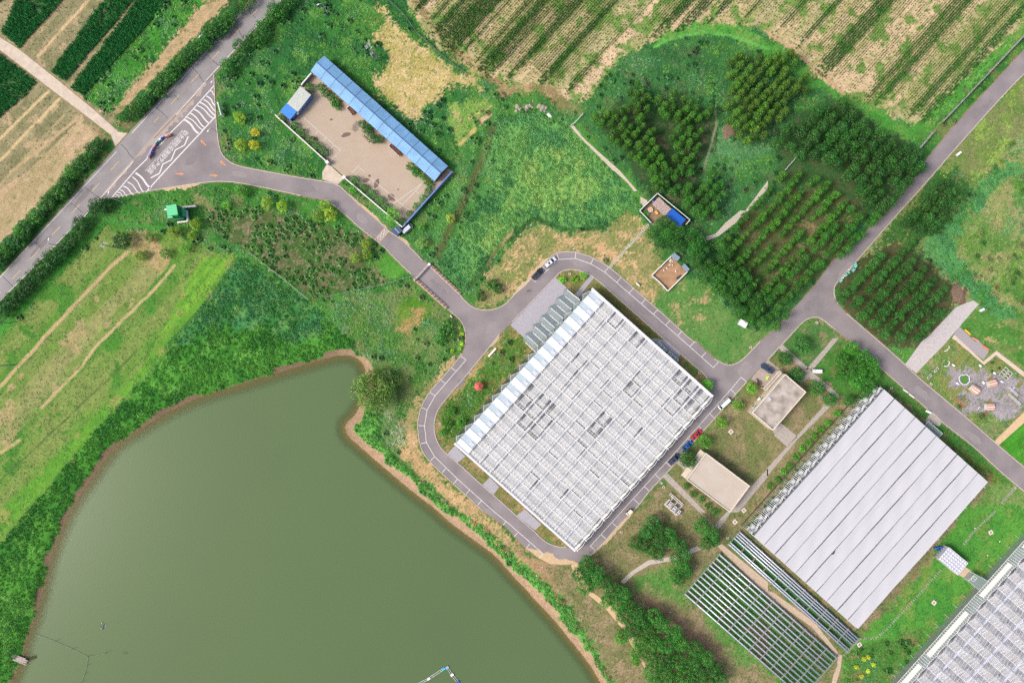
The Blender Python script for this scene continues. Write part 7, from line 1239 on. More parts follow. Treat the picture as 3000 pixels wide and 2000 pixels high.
for c, r, x, y, a, lab in ((2, 2, 2010, 828, .75, 'square concrete surround with dark centre on the dry courtyard lawn'), (2, 3, 2048, 88, .75, 'square pinkish well head near the footpath end'), (2, 2, 2130, 1550, .75, 'square pink well head beside the cloth greenhouse corner'), (3, 3, 1525, 830, .9, 'square pinkish slab in the bright grass between two greenhouses'), (3, 3, 2048, 185, .5, 'square broken slab on the lawn near the clear greenhouse'), (3, 3, 838, 1212, .6, 'small white slab beside the curving stepping stones')):
    wx, wy = P(*T(c, r, [(x, y)])[0]); o = empty('well_head', (wx, wy, gz(wx, wy) + .03), a, lab, 'slab'); MB().prism([(-.75, -.75), (.75, -.75), (.75, .75), (-.75, .75)], -.1, .14, [[(-.3, -.3), (.3, -.3), (.3, .3), (-.3, .3)]]).build('surround', rimm, o); MB().box((0, 0, -.05), (.58, .58, .12)).build('cover', mud, o)
# ---------------------------------------------------------------- vehicles
tyre = mat('tyre_black', (36, 36, 38), .8); carglass = mat('car_glass', (34, 44, 56), .08, spec=.8); red_l = mat('tail_red', (190, 30, 30), .3); lampw = mat('head_lamp', (236, 238, 240), .15); rimst = mat('wheel_rim', (176, 178, 184), .3, .6); blackp = mat('plastic_black', (40, 40, 44), .6)
def loft(st, sect):
    m = MB(); vs = []; k = len(sect(*st[0]))
    for s in st: vs += sect(*s)
    fs = [(i * k + j, i * k + (j + 1) % k, (i + 1) * k + (j + 1) % k, (i + 1) * k + j) for i in range(len(st) - 1) for j in range(k)]
    m.add(vs, fs + [tuple(range(k))[::-1], tuple((len(st) - 1) * k + j for j in range(k))]); return m
def car(name, px, py, ang, paint, style, label, L_=4.6, Wd=1.8, roofpaint=None):
    x, y = P(px, py, .8); o = empty(name, (x, y, .03), ang, label, 'car' if style != 'van' else 'van'); h = L_ / 2; w2 = Wd / 2
    sec = lambda X, w_, zb, zt: [(X, -w_ * .92, zb), (X, w_ * .92, zb), (X, w_, zb + .25), (X, w_, zt - .16), (X, w_ * .86, zt), (X, -w_ * .86, zt), (X, -w_, zt - .16), (X, -w_, zb + .25)]
    hood = .92 if style == 'sedan' else 1.05
    if style == 'van': st = [(-h, w2 * .94, .35, 1.15), (-h + .1, w2, .3, 1.2), (h - .7, w2, .3, 1.15), (h - .15, w2 * .93, .3, .95), (h, w2 * .8, .38, .8)]
    else: st = [(-h, w2 * .82, .42, hood - .10), (-h + .15, w2 * .93, .32, hood), (-h * .55, w2, .28, hood + .02), (h * .35, w2, .28, hood), (h - .45, w2 * .95, .3, hood - .12), (h - .1, w2 * .85, .36, hood - .22), (h, w2 * .7, .42, hood - .34)]
    b = loft(st, sec).build('body', paint, o, False)
    rz = {'sedan': 1.42, 'suv': 1.68, 'van': 1.9}[style]; base = {'sedan': hood, 'suv': hood, 'van': 1.15}[style]
    xr0, xr1, xb0, xb1 = {'sedan': (-.22, .12, -.42, .30), 'suv': (-.44, .10, -.49, .30), 'van': (-.485, .30, -.495, .42)}[style]
    sec2 = lambda X, w_, z: [(X, -w_, z), (X, w_, z)]
    m = MB(); a, bb, c, d = xb0 * L_, xr0 * L_, xr1 * L_, xb1 * L_; wb, wr = w2 * .90, w2 * .76; z0, z1 = base - .06, rz - .05
    m.add([(a, -wb, z0), (a, wb, z0), (d, wb, z0), (d, -wb, z0), (bb, -wr, z1), (bb, wr, z1), (c, wr, z1), (c, -wr, z1)], [(0, 1, 5, 4), (1, 2, 6, 5), (2, 3, 7, 6), (3, 0, 4, 7), (4, 5, 6, 7)]); m.build('cabin_glass', carglass, o)
    rp = roofpaint or paint; MB().prism([(bb - .05, -wr * .9), (bb + .1, -wr), (c - .12, -wr), (c + .03, -wr * .9), (c + .03, wr * .9), (c - .12, wr), (bb + .1, wr), (bb - .05, wr * .9)], z1 - .03, rz).build('roof', rp, o)
    for s in (-1, 1):
        MB().bar((d - .05, s * wb, z0 + .02), (c, s * wr, z1), .09, .06).bar((a + .05, s * wb, z0 + .02), (bb, s * wr, z1), .10, .06).build('pillar', paint, o); MB().bar((.02 * L_, s * wb, z0), (.0, s * wr, z1), .08, .05).build('pillar', paint, o)
        MB().box((d - .25, s * (w2 + .1), base - .05), (.16, .22, .16)).build('mirror', paint, o); MB().box((h - .16, s * w2 * .66, hood - .36 if style != 'van' else .68), (.2, .34, .14)).build('headlight', lampw, o); MB().box((-h + .04, s * w2 * .72, hood - .22 if style != 'van' else .85), (.12, .28, .2)).build('tail_light', red_l, o)
        for X in (-.29 * L_, .30 * L_):
            wl_ = MB().tube([(X, s * (w2 - .2), .33), (X, s * (w2 + .02), .33)], .33, 14).build('wheel', tyre, o); MB().tube([(X, s * (w2 + .0), .33), (X, s * (w2 + .035), .33)], .20, 10).build('rim', rimst, wl_)
    MB().box((h - .02, 0, .42), (.08, Wd * .6, .16)).build('bumper', blackp, o); MB().box((-h + .02, 0, .42), (.08, Wd * .7, .16)).build('bumper', blackp, o)
    if style == 'suv':
        for s in (-1, 1): MB().bar((bb + .1, s * wr * .92, rz + .06), (c - .1, s * wr * .92, rz + .06), .05, .05).build('roof_rail', rimst, o)
    if style != 'van': MB().box(((bb + c) / 2 + .25, 0, rz), (.75, wr * 1.2, .012)).build('sunroof', carglass, o)
    return o
def pt(name, c, r=.35): 
    m = mat(name, c, r, .0, spec=.6)
    bb = m.node_tree.nodes['Principled BSDF']; bb.inputs['Coat Weight'].default_value = .5; return m
A1_ = math.atan2(80, 95)
car('parked_suv', *T(2, 1, [(352, 842)])[0], A1_, pt('paint_white', (232, 236, 240)), 'suv', 'white station wagon parked at the bend of the loop road', 4.9, 1.9); car('parked_suv', *T(2, 1, [(233, 948)])[0], A1_ + .12, pt('paint_black', (42, 44, 50)), 'suv', 'black sport utility car parked behind the white one', 5.0, 1.95)
SEA = math.atan2(75, 85) ; car('parked_car', *T(2, 2, [(1697, 855)])[0], SEA, pt('paint_red', (214, 40, 44)), 'sedan', 'red sedan in a parking bay beside the greenhouse', 4.6, 1.8); car('parked_car', *T(2, 2, [(1612, 957)])[0], SEA + .03, pt('paint_blue', (36, 104, 186)), 'sedan', 'bright blue sedan in a parking bay behind the red one', 4.4, 1.8); car('parked_suv', *T(2, 2, [(1492, 1077)])[0], SEA + .05, pt('paint_navy', (54, 68, 98)), 'suv', 'dark navy car in a parking bay beside the large dark tree', 4.8, 1.88)
car('parked_van', *T(2, 2, [(1948, 572)])[0], SEA + math.pi + .02, pt('paint_white', (232, 236, 240)), 'van', 'white van in a parking bay beside the dry lawn', 4.9, 1.85); car('parked_suv', *RB(262, 73), -.60 + math.pi, pt('paint_navy2', (40, 62, 96)), 'suv', 'dark blue car parked on the pad before the stained brown building', 4.9, 1.9); car('parked_van', *T(1, 1, [(1392, 534)])[0], math.atan2(50, 55), pt('paint_silver', (206, 210, 224)), 'van', 'silver minivan beside the kiosk and yard wall', 4.2, 1.75)
x, y = P(1843, 1500, 1); o = empty('utility_cart', (x, y, .03), SEA + math.pi, 'small open cart with cream roof at the edge of the parking bays', 'cart'); MB().box((0, 0, .35), (2.5, 1.2, .3)).build('chassis', blackp, o); MB().box((-.35, 0, 1.7), (1.7, 1.25, .08)).build('roof', mat('canvas_cream', (236, 226, 206), .7), o); MB().box((-.6, 0, .65), (.9, 1.1, .35)).build('seat', mat('seat_tan', (170, 140, 110), .7), o); MB().box((.95, 0, .6), (.5, 1.15, .4)).build('nose', MATS['canvas_cream'], o)
for sx in (-.9, .85):
    for s in (-1, 1): MB().tube([(sx, s * .48, .26), (sx, s * .66, .26)], .26, 12).build('wheel', tyre, o)
for sx in (-1.1, .4):
    for s in (-1, 1): MB().bar((sx, s * .58, .6), (sx, s * .58, 1.72), .06, .06).build('post', rimst, o)
MB().tube([(.55 + .15 * math.cos(t * .785), -.25 + .15 * math.sin(t * .785), 1.05) for t in range(9)], .03, 5).build('steering_wheel', blackp, o)
x, y = P(*RB(162, 225), .6); o = empty('motor_tricycle', (x, y, .04), -1.1, 'dusty three-wheeled motor cart on the concrete pad', 'tricycle'); MB().box((.6, 0, .5), (1.5, 1.0, .12)).build('cargo_bed', rust, o)
for s in (-1, 1): MB().box((.6, s * .5, .55), (1.5, .06, .35)).build('side_board', MATS['fence_post'], o); MB().tube([(.7, s * .48, .27), (.7, s * .62, .27)], .27, 12).build('wheel', tyre, o)
MB().tube([(-1.1, -.06, .28), (-1.1, .06, .28)], .28, 12).build('wheel', tyre, o); MB().bar((-1.0, 0, .4), (-.1, 0, .55), .18, .16).build('frame', mat('trike_blue', (70, 84, 150), .5), o); MB().box((-.35, 0, .65), (.6, .32, .14)).build('seat', blackp, o); MB().bar((-.95, -.4, 1.0), (-.95, .4, 1.0), .05, .05).bar((-1.08, 0, .4), (-.95, 0, 1.0), .07, .07).build('handlebar', rimst, o)
for i, (zx, zy) in enumerate(((262, 172), (275, 168), (258, 188))): x, y = P(*RB(zx, zy)); o = empty('green_ball', (x, y, .04), 0, 'bright yellow-green ball-shaped tub on the concrete pad', 'tub', 'green tubs on the pad'); MB().tube([(0, 0, 0), (0, 0, .12), (0, 0, .5), (0, 0, .62)], .36, 12, .28).build('body', mat('tub_green', (206, 238, 60), .5), o); MB().disc((0, 0), .22, .66, 12, .04).build('lid', mat('tub_lid', (226, 248, 110), .5), o)
o, l, w_ = quad_thing('white_kiosk_cart', T(3, 2, [(422, 290), (500, 292), (500, 258), (424, 256)]), 1.9, 'small white box trailer beside the footpath crossing', 'trailer'); MB().box((0, 0, .45), (l, w_, 1.4)).build('box', mat('box_white', (234, 238, 248), .4), o)
for f in (-.38, -.33, .3): MB().box((f * l, 0, 1.85), (.05, w_, .02)).build('roof_seam', greyst, o)
for s in (-1, 1): MB().tube([(0, s * w_ / 2 - .1, .3), (0, s * w_ / 2 + .06, .3)], .3, 12).build('wheel', tyre, o)
MB().bar((l / 2, 0, .5), (l / 2 + .7, 0, .45), .08, .08).build('tow_bar', blackp, o)
# ---------------------------------------------------------------- person walking on the loop road
def person(px, py, rz):
    vs = [(0, 0, .95), (0, 0, 1.15), (0, 0, 1.40), (0, .02, 1.50), (0, .03, 1.62), (0, .05, 1.74)]; ed = [(0, 1), (1, 2), (2, 3), (3, 4), (4, 5)]; rd = [.16, .14, .17, .06, .10, .08]
    def chain(start, pts, rs_):
        p = start
        for q, r in zip(pts, rs_): vs.append(q); rd.append(r); ed.append((p, len(vs) - 1)); p = len(vs) - 1
    chain(0, [(.10, .02, .86), (.11, .16, .48), (.11, .05, .10), (.11, .18, .05)], [.11, .075, .05, .045]); chain(0, [(-.10, .0, .86), (-.11, -.02, .48), (-.11, -.20, .12), (-.11, -.08, .05)], [.11, .075, .05, .045])
    for s in (-1, 1):
        chain(2, [(s * .20, 0, 1.40), (s * .25, -.05 * s, 1.12), (s * .24, .10 * s, .90), (s * .24, .13 * s, .82)], [.065, .05, .04, .035]); w_ = len(vs) - 1
        for k, dx in enumerate((-.03, -.01, .01, .03)): chain(w_, [(s * .24 + dx, .14 * s + .01, .76 - .004 * k), (s * .24 + dx, .16 * s, .71)], [.010, .008])
        chain(w_, [(s * .20, .16 * s, .80)], [.011])
    me = bpy.data.meshes.new('person'); me.from_pydata(vs, ed, []); o = obj('person', me); x, y = P(px, py); o.location = (x, y, .03); o.rotation_euler = (0, 0, rz)
    md = o.modifiers.new('skin', 'SKIN'); o.modifiers.new('smooth', 'SUBSURF').levels = 1; o.modifiers['smooth'].render_levels = 1
    for i, r in enumerate(rd): me.skin_vertices[0].data[i].radius = (r, r)
    me.skin_vertices[0].data[0].use_root = True; me.materials.append(mat('clothes_dark', (48, 46, 54), .8)); tag(o, 'person in dark clothes walking on the loop road', 'person')
    MB().tube([(0, .02, 1.66), (0, .03, 1.72), (0, .04, 1.82), (0, .03, 1.86)], .115, 8, .05).build('hair', mat('hair_black', (26, 24, 24), .6), o, True); MB().tube([(0, 0, 1.05), (0, 0, 1.25), (0, .0, 1.43), (0, .0, 1.48)], .19, 10, .13).build('shirt', mat('shirt_pale', (206, 196, 196), .8), o, True)
person(1545, 853, .8)
# ---------------------------------------------------------------- red hexagonal parasol hut
x, y = P(*T(1, 2, [(2045, 412)])[0], 2.6); o = empty('garden_pavilion', (x, y, 0), .2, 'small red six-sided pavilion roof in the weedy garden', 'pavilion'); rp = mat('roof_red', (196, 92, 84), .6)
for k in range(6):
    a, b = k * math.pi / 3, (k + 1) * math.pi / 3; r = 1.75; MB().tri((r * math.cos(a), r * math.sin(a), 2.3), (r * math.cos(b), r * math.sin(b), 2.3), (0, 0, 3.1)).build('roof_panel', rp, o); MB().bar((r * .9 * math.cos(a), r * .9 * math.sin(a), 0), (r * .9 * math.cos(a), r * .9 * math.sin(a), 2.3), .1, .1).build('post', bw, o); MB().bar((r * math.cos(a), r * math.sin(a), 2.33), (0, 0, 3.13), .07, .05).build('rib', mat('rib_red', (226, 140, 126), .6), o)
MB().disc((0, 0), .12, 3.25, 8, .2).build('finial', rp, o)
# ---------------------------------------------------------------- bins and bits by the lane
binc = mat('bin_teal', (96, 168, 158), .6)
for i, (x, y, a) in enumerate(((795, 880, .8), (775, 915, .8), (727, 942, .8), (712, 955, .8), (660, 1012, .8), (790, 862, .8))): wx, wy = P(*T(3, 1, [(x, y)])[0]); o = empty('teal_crate', (wx, wy, gz(wx, wy) + .02), a, 'teal rubbish bin in the line beside the lane fork', 'bin', 'teal bins by the lane'); MB().box((0, 0, 0), (1.1, .8, .95)).build('body', binc, o); MB().box((0, 0, .95), (1.16, .86, .1)).build('lid', mat('bin_lid', (126, 196, 184), .6), o)
bag = mat('bag_white', (226, 226, 222), .7); ico = bmesh.new(); bmesh.ops.create_icosphere(ico, subdivisions=1, radius=.38)
for v in ico.verts: v.co *= random.uniform(.8, 1.2); v.co.z *= .7
bme = bpy.data.meshes.new('refuse_bag'); ico.to_mesh(bme); ico.free(); bme.materials.append(bag)
for x, y in ((742, 912), (680, 992), (705, 968), (690, 985), (800, 855)): wx, wy = P(*T(3, 1, [(x, y)])[0]); o = tag(obj('refuse_bag', bme), 'pale refuse bag lying beside the teal bins', 'bag', 'bags by the bins'); o.location = (wx, wy, gz(wx, wy) + .2)
rockm = mat('rock_pale', (160, 152, 138), .9, noise=(1.5, .2))
def rock_mesh(seed):
    b = bmesh.new(); bmesh.ops.create_icosphere(b, subdivisions=2, radius=1.0); rs = random.Random(seed)
    for v in b.verts: n_ = v.co.copy(); v.co *= .78 + .45 * float(vnoise(n_.x * 1.7 + seed * 5, n_.y * 1.7 + n_.z * 2.1, seed)); v.co.z *= .55
    me = bpy.data.meshes.new('boulder'); b.to_mesh(me); b.free(); me.materials.append(rockm); return me
ROCKS = [rock_mesh(s) for s in range(5)]; rs = random.Random(8)
for x, y, r in ((50, 980, 1.3), (75, 1005, 1.0), (40, 1020, .9), (110, 1000, 1.0), (140, 985, 1.3), (165, 975, 1.1), (185, 990, .8), (125, 1015, .8), (190, 930, .7), (255, 975, 1.2), (285, 985, 1.2), (315, 990, .8), (240, 985, .8), (270, 1010, .9), (300, 1020, .7)): wx, wy = P(*T(2, 0, [(x, y)])[0]); o = tag(obj('boulder', ROCKS[int(x) % 5]), 'pale sandstone boulder in the rock row above the tall grass hollow', 'boulder', 'boulders by the hollow'); o.location = (wx, wy, gz(wx, wy) + .1); o.scale = (r * .72,) * 3; o.rotation_euler = (0, 0, rs.random() * 6)
wx, wy = P(*T(2, 0, [(342, 1065)])[0]); o = empty('white_board', (wx, wy, gz(wx, wy)), -.9, 'white board lying in the grass beside the boulders', 'board'); MB().box((0, 0, .1), (2.0, 1.0, .08)).build('panel', wcap, o); MB().box((0, 0, 0), (1.6, .1, .12)).build('batten', bw, o)
for (c, r, x, y, R_, lab) in ((2, 0, 1990, 1225, 2.2, 'grey-brown heap of dead brush at the wood edge'), (3, 1, 1745, 1135, 2.4, 'dark brown earth heap beside the paver drive')):
    wx, wy = P(*T(c, r, [(x, y)])[0]); o = tag(obj('earth_heap', ROCKS[1].copy()), lab, 'heap'); o.data.materials.clear(); o.data.materials.append(mat('heap_brown', (128, 108, 92), .95, noise=(2, .3))); o.location = (wx, wy, gz(wx, wy)); o.scale = (R_, R_ * 1.4, R_ * .5)
wx, wy = P(*T(2, 1, [(2110, 1405)])[0]); o = empty('field_cabinet', (wx, wy, gz(wx, wy)), -.5, 'pale grey cabinet at the wood edge near the lane', 'cabinet'); MB().box((0, 0, 0), (2.8, 2.0, 1.6)).build('body', mat('cabinet_grey', (200, 204, 216), .5), o); MB().prism([(-1.5, -1.1), (1.5, -1.1), (1.5, 1.1), (-1.5, 1.1)], 1.6, 1.7).build('lid', alu, o); MB().box((0, -1.02, .3), (1.2, .06, 1.0)).build('door', greyst, o)
for (c, r, a, b, lab) in ((3, 0, (1775, 1395), (1730, 1430), 'white slanted solar lamp panel on the grass by the lane'), (3, 1, (1990, 1268), (1945, 1290), 'white slanted sign panel on grass beside the paver drive'), (3, 2, (1450, 635), (1500, 658), 'white slanted sign panel beside the lane apron')):
    p, q = W(T(c, r, [a, b]), .8); o = empty('slant_panel', ((p[0] + q[0]) / 2, (p[1] + q[1]) / 2, -.05), math.atan2(q[1] - p[1], q[0] - p[0]), lab, 'panel'); ln = math.dist(p, q); MB().add([(-ln / 2, -.35, .7), (ln / 2, -.35, .7), (ln / 2, .35, 1.1), (-ln / 2, .35, 1.1), (-ln / 2, -.35, .62), (ln / 2, -.35, .62), (ln / 2, .35, 1.02), (-ln / 2, .35, 1.02)], [(0, 1, 2, 3), (7, 6, 5, 4), (0, 4, 5, 1), (1, 5, 6, 2), (2, 6, 7, 3), (3, 7, 4, 0)]).build('board', alu, o)
    for s in (-1, 1): MB().bar((s * ln * .4, 0, 0), (s * ln * .4, 0, .86), .08, .08).build('leg', greyst, o)
# ---------------------------------------------------------------- show garden
RG_ = lambda zx, zy: (2700 + zx * .12755, 1000 + zy * .12755); wood = mat('bed_wood', (180, 140, 92), .8, noise=(3, .15)); woodr = mat('bed_red', (170, 96, 84), .8); soil = mat('bed_soil', (112, 120, 76), .95, noise=(3, .3)); stripes = [mat('stripe_cream', (238, 224, 208), .7), mat('stripe_red', (206, 130, 118), .7)]
for i, (zx, zy, a, lab) in enumerate(((1245, 1100, -.6, 'striped barrel-roofed garden hut beside the planter pergola'), (1630, 965, .25, 'striped barrel-roofed garden hut at the top of the gravel'), (1575, 1500, 0, 'striped barrel-roofed garden hut at the bottom of the gravel'))):
    x, y = P(*RG_(zx, zy), 1.2); o = empty('striped_hut', (x, y, 0), a, lab, 'hut'); n_ = 9; r = 1.35
    for k in range(n_):
        t0, t1 = math.pi * k / n_, math.pi * (k + 1) / n_; MB().quad((-1.3, r * math.cos(t0), .6 + r * math.sin(t0)), (1.3, r * math.cos(t0), .6 + r * math.sin(t0)), (1.3, r * math.cos(t1), .6 + r * math.sin(t1)), (-1.3, r * math.cos(t1), .6 + r * math.sin(t1))).build('roof_slat', stripes[k % 2], o)
    for sx in (-1, 1): MB().prism([(sx * 1.3 - .04, -r), (sx * 1.3 + .04, -r), (sx * 1.3 + .04, r), (sx * 1.3 - .04, r)], 0, .6).build('end_wall', wood, o)
    MB().box((0, r, 0), (2.6, .08, .62)).box((0, -r, 0), (2.6, .08, .62)).build('side_wall', wood, o); MB().add([(-1.35, r * math.cos(math.pi * k / 8), .6 + r * math.sin(math.pi * k / 8)) for k in range(9)] + [(-2.1, r * .8 * math.cos(math.pi * k / 8), .2 + r * .7 * math.sin(math.pi * k / 8)) for k in range(9)], [(k, k + 1, k + 10, k + 9) for k in range(8)]).build('grey_hood', mat('hood_grey', (176, 174, 170), .7), o)
def bed(zx, zy, lx, ly, a, m, label, group='raised garden beds', fill=soil, h=.35):
    x, y = P(*RG_(zx, zy)); o = empty('raised_bed', (x, y, gz(x, y)), a, label, 'bed', group)
    for s in (-1, 1): MB().box((s * lx / 2, 0, 0), (.12, ly + .12, h)).box((0, s * ly / 2, 0), (lx - .12, .12, h)).build('board', m, o)
    MB().box((0, 0, 0), (lx - .12, ly - .12, h - .08)).build('soil', fill, o)
ga = math.radians(48)
bed(885, 1280, 1.6, .8, ga, mat('bed_teal', (70, 150, 160), .7), 'teal-edged raised bed in the coloured bed group', None); bed(820, 1345, 1.7, .9, ga, wood, 'orange wooden raised bed in the coloured bed group', None, woodr); bed(940, 1340, 2.0, .9, ga, woodr, 'brick-red raised bed in the coloured bed group', None); bed(900, 1410, 1.5, .9, ga, MATS['hood_grey'], 'grey-edged raised bed in the coloured bed group', None, woodr); bed(1030, 1400, 1.6, .8, ga, MATS['hood_grey'], 'grey raised bed with pinkish plants in the coloured bed group', None); bed(960, 1480, 1.4, .8, ga, wood, 'dark wooden raised bed at the end of the coloured bed group', None, woodr)
bed(1440, 1410 + 270, 2.6, .9, ga, woodr, 'red-brown raised bed beside the cold frames below the bottom hut', None)
for zx, zy, lx, ly, q in ((950, 380, 5.5, 1.6, 0), (870, 480, 5.0, 1.5, 0), (800, 330, 5.5, 1.2, 0), (1110, 480, 3.2, 1.4, 0), (1270, 620, 2.4, 1.8, 0), (1600, 590, 3.4, 1.5, 0), (1780, 560, 3.6, 1.5, 0), (430, 830, 2.6, 1.6, 0), (620, 860, 2.4, 1.6, 0), (520, 1010, 2.8, 1.6, 0), (640, 1150, 3.0, 1.6, 0), (750, 1230, 2.6, 1.4, 0), (880, 1110, 2.2, 1.4, 0), (1080, 1080, 2.8, 1.4, 0), (1530, 1390, 2.4, .9, 0), (2240, 1000, 2.4, 1.2, 0), (1560, 860, 2.6, .8, 0)): bed(zx, zy, lx, ly, ga, wood, 'wood-edged vegetable bed in the gravelled show garden', 'vegetable beds', mat('bed_green', (110, 140, 74), .95, noise=(2.5, .4)), .22)
for zx, zy, lab in ((340, 650, 'pale thin-framed planter on the weedy garden edge'), (180, 805, 'white-framed planter beside the lane kerb')): x, y = P(*RG_(zx, zy), .6); o = empty('frame_planter', (x, y, 0), ga, lab, 'planter'); MB().box((0, .35, .5), (2.0, .1, .1)).box((0, -.35, .5), (2.0, .1, .1)).box((.95, 0, .5), (.1, .6, .1)).box((-.95, 0, .5), (.1, .6, .1)).build('rim', alu, o); MB().box((0, 0, 0), (1.8, .6, .45)).build('box', soil, o)
for zx, zy, c_, lab in ((590, 170, 0, 'white angular bench seat at the garden corner'), (590, 520, 1, 'white curved bench on the garden gravel')):
    x, y = P(*RG_(zx, zy), .5); o = empty('garden_bench', (x, y, 0), ga, lab, 'bench')
    pts = [(-1.2, .3), (-.9, -.3), (.9, -.3), (1.2, .3)] if not c_ else [(1.2 * math.cos(t), -1.0 * math.sin(t) + .4) for t in (0, .5, 1, 1.57, 2.1, 2.6, 3.14)]
    MB().strip(pts, .3, .5, .42).build('seat', wcap, o)
    for q in (pts[0], pts[len(pts) // 2], pts[-1]): MB().box((*q, 0), (.12, .12, .42)).build('leg', greyst, o)
for i, (zx, zy, a) in enumerate(((735, 548, -.6), (1352, 558, -.8), (1678, 728, -.6), (828, 968, -.6), (1428, 948, -1.1), (1850, 925, -.4), (2125, 1065, .9), (2078, 1125, .3), (1330, 1520, .9))): x, y = P(*RG_(zx, zy), .5); o = empty('sign_plinth', (x, y, gz(x, y)), a, 'small white slanted information plinth in the show garden', 'plinth', 'white plinths in the garden'); MB().box((0, 0, 0), (.9, .35, .35)).build('base', greyst, o); MB().add([(-.55, -.25, .4), (.55, -.25, .4), (.55, .25, .62), (-.55, .25, .62), (-.55, -.25, .34), (.55, -.25, .34), (.55, .25, .34), (-.55, .25, .34)], [(0, 1, 2, 3), (0, 4, 5, 1), (1, 5, 6, 2), (2, 6, 7, 3), (3, 7, 4, 0)]).build('panel', mat('box_white', (234, 238, 248), .4), o)
for zx, zy, lab in ((1895, 705, 'white arched cold frame rack, upper of two on the gravel'), (1985, 790, 'white arched cold frame rack, lower of two on the gravel')):
    x, y = P(*RG_(zx, zy), .6); o = empty('cold_frame', (x, y, 0), ga, lab, 'cold frame'); MB().box((0, -.75, .35), (3.6, .12, .12)).box((0, .75, .35), (3.6, .1, .1)).build('rail', alu, o); MB().box((0, 0, 0), (3.4, 1.3, .3)).build('bed', soil, o)
    for k in range(4): X = -1.7 + k * 1.13; MB().tube([(X, -.75, .35), (X, -.35, .8), (X, .35, .8), (X, .75, .35)], .08, 6).build('hoop', alu, o)
for zx, zy, nn, lab in ((2140, 1330, 4, 'large grey glazed cold frame at the garden edge'), (2150, 1180, 3, 'second grey glazed cold frame beside the sandy track')):
    x, y = P(*RG_(zx, zy), .6); o = empty('cold_frame', (x, y, 0), -ga + .1, lab, 'cold frame')
    for k in range(nn): MB().box((-2.2 + k * 1.5, 0, .5), (1.4, 1.0, .05)).build('lid', mat('lid_grey', (170, 182, 188), .2, spec=.6), o); MB().bar((-2.9 + k * 1.5, -.6, .6), (-2.9 + k * 1.5, .6, .75), .08, .08).build('bar', alu, o)
    MB().box((0, .55, 0), (nn * 1.5, .1, .5)).box((0, -.55, 0), (nn * 1.5, .1, .5)).build('board', wood, o)
x, y = P(*RG_(985, 880), .6); o = empty('planter_pergola', (x, y, 0), ga - .78, 'pale angular frame planter full of greenery in the garden centre', 'planter'); pts = [(-1.9, 1.0), (-1.2, 1.7), (.9, 1.9), (1.8, 1.0), (1.8, -.8), (.6, -1.8), (-.8, -1.6), (-1.7, -.6)]; lp = [(a, b) for a, b in pts] + [pts[0]]
MB().strip(lp, .28, .6, .5).build('outer_rail', alu, o); MB().strip([(a * .82, b * .82) for a, b in lp], .12, .66, .56).build('inner_rail', greyst, o); MB().prism([(a * .75, b * .75) for a, b in pts], 0, .35).build('greenery', mat('bed_bright', (90, 140, 60), .95, noise=(2.5, .4)), o)
for a, b in pts: MB().box((a, b, 0), (.1, .1, .55)).build('post', greyst, o)
for c_, q, m_, lab in (((3, 1), ((1800, 1460), (1850, 1505)), mat('bench_yellow', (236, 190, 70), .6), 'yellow bench at the corner of the gravel bed'), ((3, 1), ((1870, 1535), (1930, 1568)), mat('bench_pink', (226, 150, 150), .6), 'pinkish bench along the gravel bed'), ((3, 2), ((1965, 40), (2020, 75)), mat('bench_orange', (236, 136, 92), .6), 'orange bench at the end of the gravel bed')): plank_bench(*T(*c_, list(q)), lab, 'colour_bench', m_, .5)
# ---------------------------------------------------------------- on the pond
x, y = P(*T(0, 3, [(165, 1350)])[0]); o = empty('pond_jetty', (x, y, WATER_Z), -.32, 'old grey plank jetty on the pond bank', 'jetty'); rs = random.Random(2)
for k in range(8): MB().box((rs.uniform(-.4, .4), -1.0 + k * .28, .55 + rs.uniform(0, .08)), (6.2, .24, .08), rs.uniform(-.05, .05)).build('plank', mat('plank_grey', (186, 172, 166), .9, noise=(2, .2)), o)
for a, b in ((-2.6, -.8), (2.4, -.8), (-2.4, .9), (2.6, .9), (4.0, .6)): MB().tube([(a, b, -1.5), (a, b, 1.0)], .09, 6).build('pile', bark, o)
MB().box((4.2, 1.6, -.05), (3.4, 1.0, .12), .55).build('float_deck', mat('float_moss', (62, 74, 40), .9), o)
for k in range(5): MB().bar((1 + k * .9, .6, .3), (1.6 + k * .9, 3.2, .5), .07, .07).build('stick', bark, o)
for cx_, cy_ in ((925, 1025), (963, 1050), (920, 1073)): x, y = P(*T(0, 3, [(cx_, cy_)])[0]); o = empty('aerator_float', (x, y, WATER_Z), 0, 'pale round float of the aerator on the pond', 'float', 'aerator floats'); MB().tube([(0, 0, -.1), (0, 0, .05), (0, 0, .22), (0, 0, .3)], .33, 12, .16).build('buoy', mat('buoy_pale', (206, 212, 220), .4), o); MB().tube([(0, 0, .3), (0, 0, .45)], .05, 6).build('stem', blackp, o)
x, y = P(*T(0, 3, [(935, 1053)])[0]); o = empty('aerator', (x, y, WATER_Z), .3, 'small blue motor of the pond aerator between its floats', 'aerator'); MB().tube([(0, 0, -.1), (0, 0, .35)], .2, 10).build('motor', mat('motor_blue', (30, 100, 210), .4), o)
for a in (.7, 2.9, 4.4): MB().bar((0, 0, .1), (1.2 * math.cos(a), 1.2 * math.sin(a), .1), .07, .07).build('arm', blackp, o)
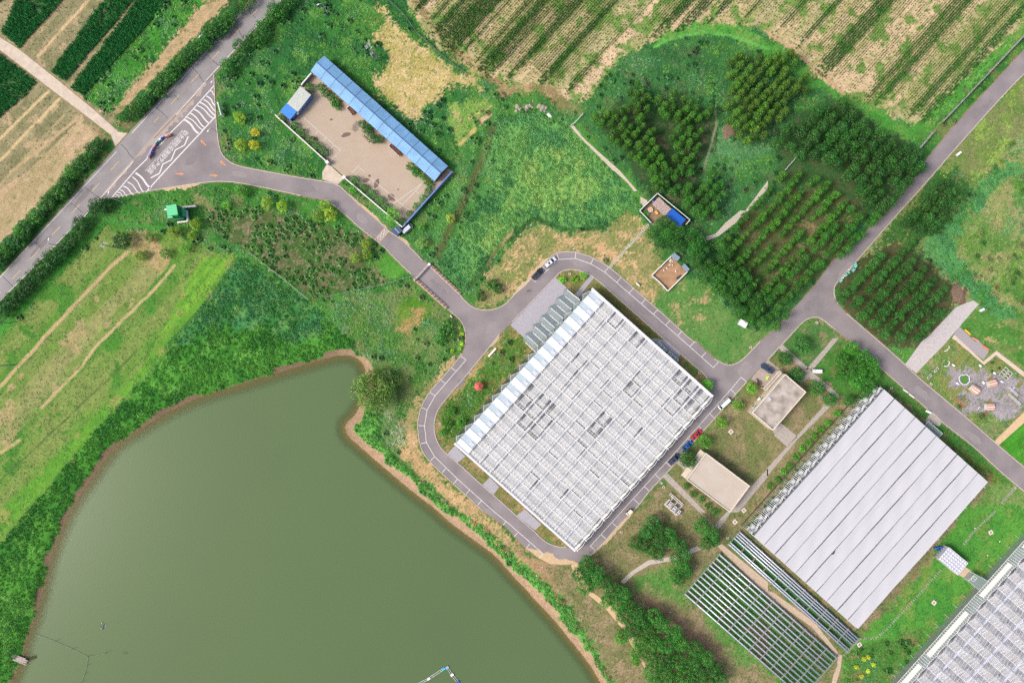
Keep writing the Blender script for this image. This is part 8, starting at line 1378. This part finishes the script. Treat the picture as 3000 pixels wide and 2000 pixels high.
for i, q in enumerate(([(310, 1125), (500, 1195), (660, 1265), (800, 1335), (960, 1303)], [(800, 1335), (785, 1420), (765, 1495), (735, 1568)])):
    w_ = W(T(0, 3, q)); o = empty('net_line', (*w_[0], WATER_Z), 0, 'pale fishing net line stretched between stakes' + (' from the bank', ' toward the deeper water')[i], 'net'); lp = [(a - w_[0][0], b - w_[0][1]) for a, b in w_]; MB().tube([(*p, .25) for p in lp], .05, 5).build('rope', mat('rope_pale', (150, 176, 150), .8), o)
    for p in lp[1:]: MB().tube([(*p, -1.5), (p[0] + .5, p[1] + .6, 1.6)], .05, 5).build('stake', bark, o)
pts = W(T(1, 3, [(1480, 1590), (1585, 1535), (1722, 1445), (1755, 1432), (1800, 1500), (1855, 1568)])); o = empty('float_frame', (*pts[0], WATER_Z), 0, 'angled floating pipe frame with blue and white floats on the pond', 'float'); lp = [(a - pts[0][0], b - pts[0][1]) for a, b in pts]
for d in (-.3, .3): MB().tube([(*p, .18) for p in offset(lp, d)], .07, 6).build('pipe', alu, o)
for k, (i, c_) in enumerate(((1, (226, 226, 230)), (2, (70, 190, 230)), (3, (150, 180, 220)), (4, (240, 240, 240)), (5, (40, 90, 210)))): p = lp[i]; MB().box((p[0], p[1], -.1), (1.2, .8, .45), .6).build('float_tank', mat('float_%d' % k, c_, .4), o)
x, y = P(*T(0, 3, [(1140, 1298)])[0]); o = empty('dead_branch', (x, y, WATER_Z), 0, 'dark dead branch poking out of the pond', 'branch')
for k in range(7): a = k * .9; MB().tube([(0, 0, -.3), (.9 * math.cos(a), .9 * math.sin(a) * .6, .25 + .1 * (k % 3))], .05, 5, .02).build('twig', bark, o)
# haul of small litter seen as single specks on the lawns
for i, (c, r, x, y) in enumerate(((2, 1, 175, 500), (2, 1, 568, 720), (2, 1, 655, 545), (1, 2, 1295, 777), (1, 2, 1455, 930), (2, 3, 280, 505), (2, 3, 225, 580), (1, 3, 1985, 50), (2, 3, 1455, 915), (3, 3, 1900, 145), (3, 3, 2130, 268), (3, 3, 2015, 395), (2, 1, 40, 1065))): wx, wy = P(*T(c, r, [(x, y)])[0]); o = tag(obj('litter_bag', bme), 'small pale bag lying on open ground', 'bag', 'scattered bags'); o.location = (wx, wy, gz(wx, wy) + .15); o.scale = (.8,) * 3
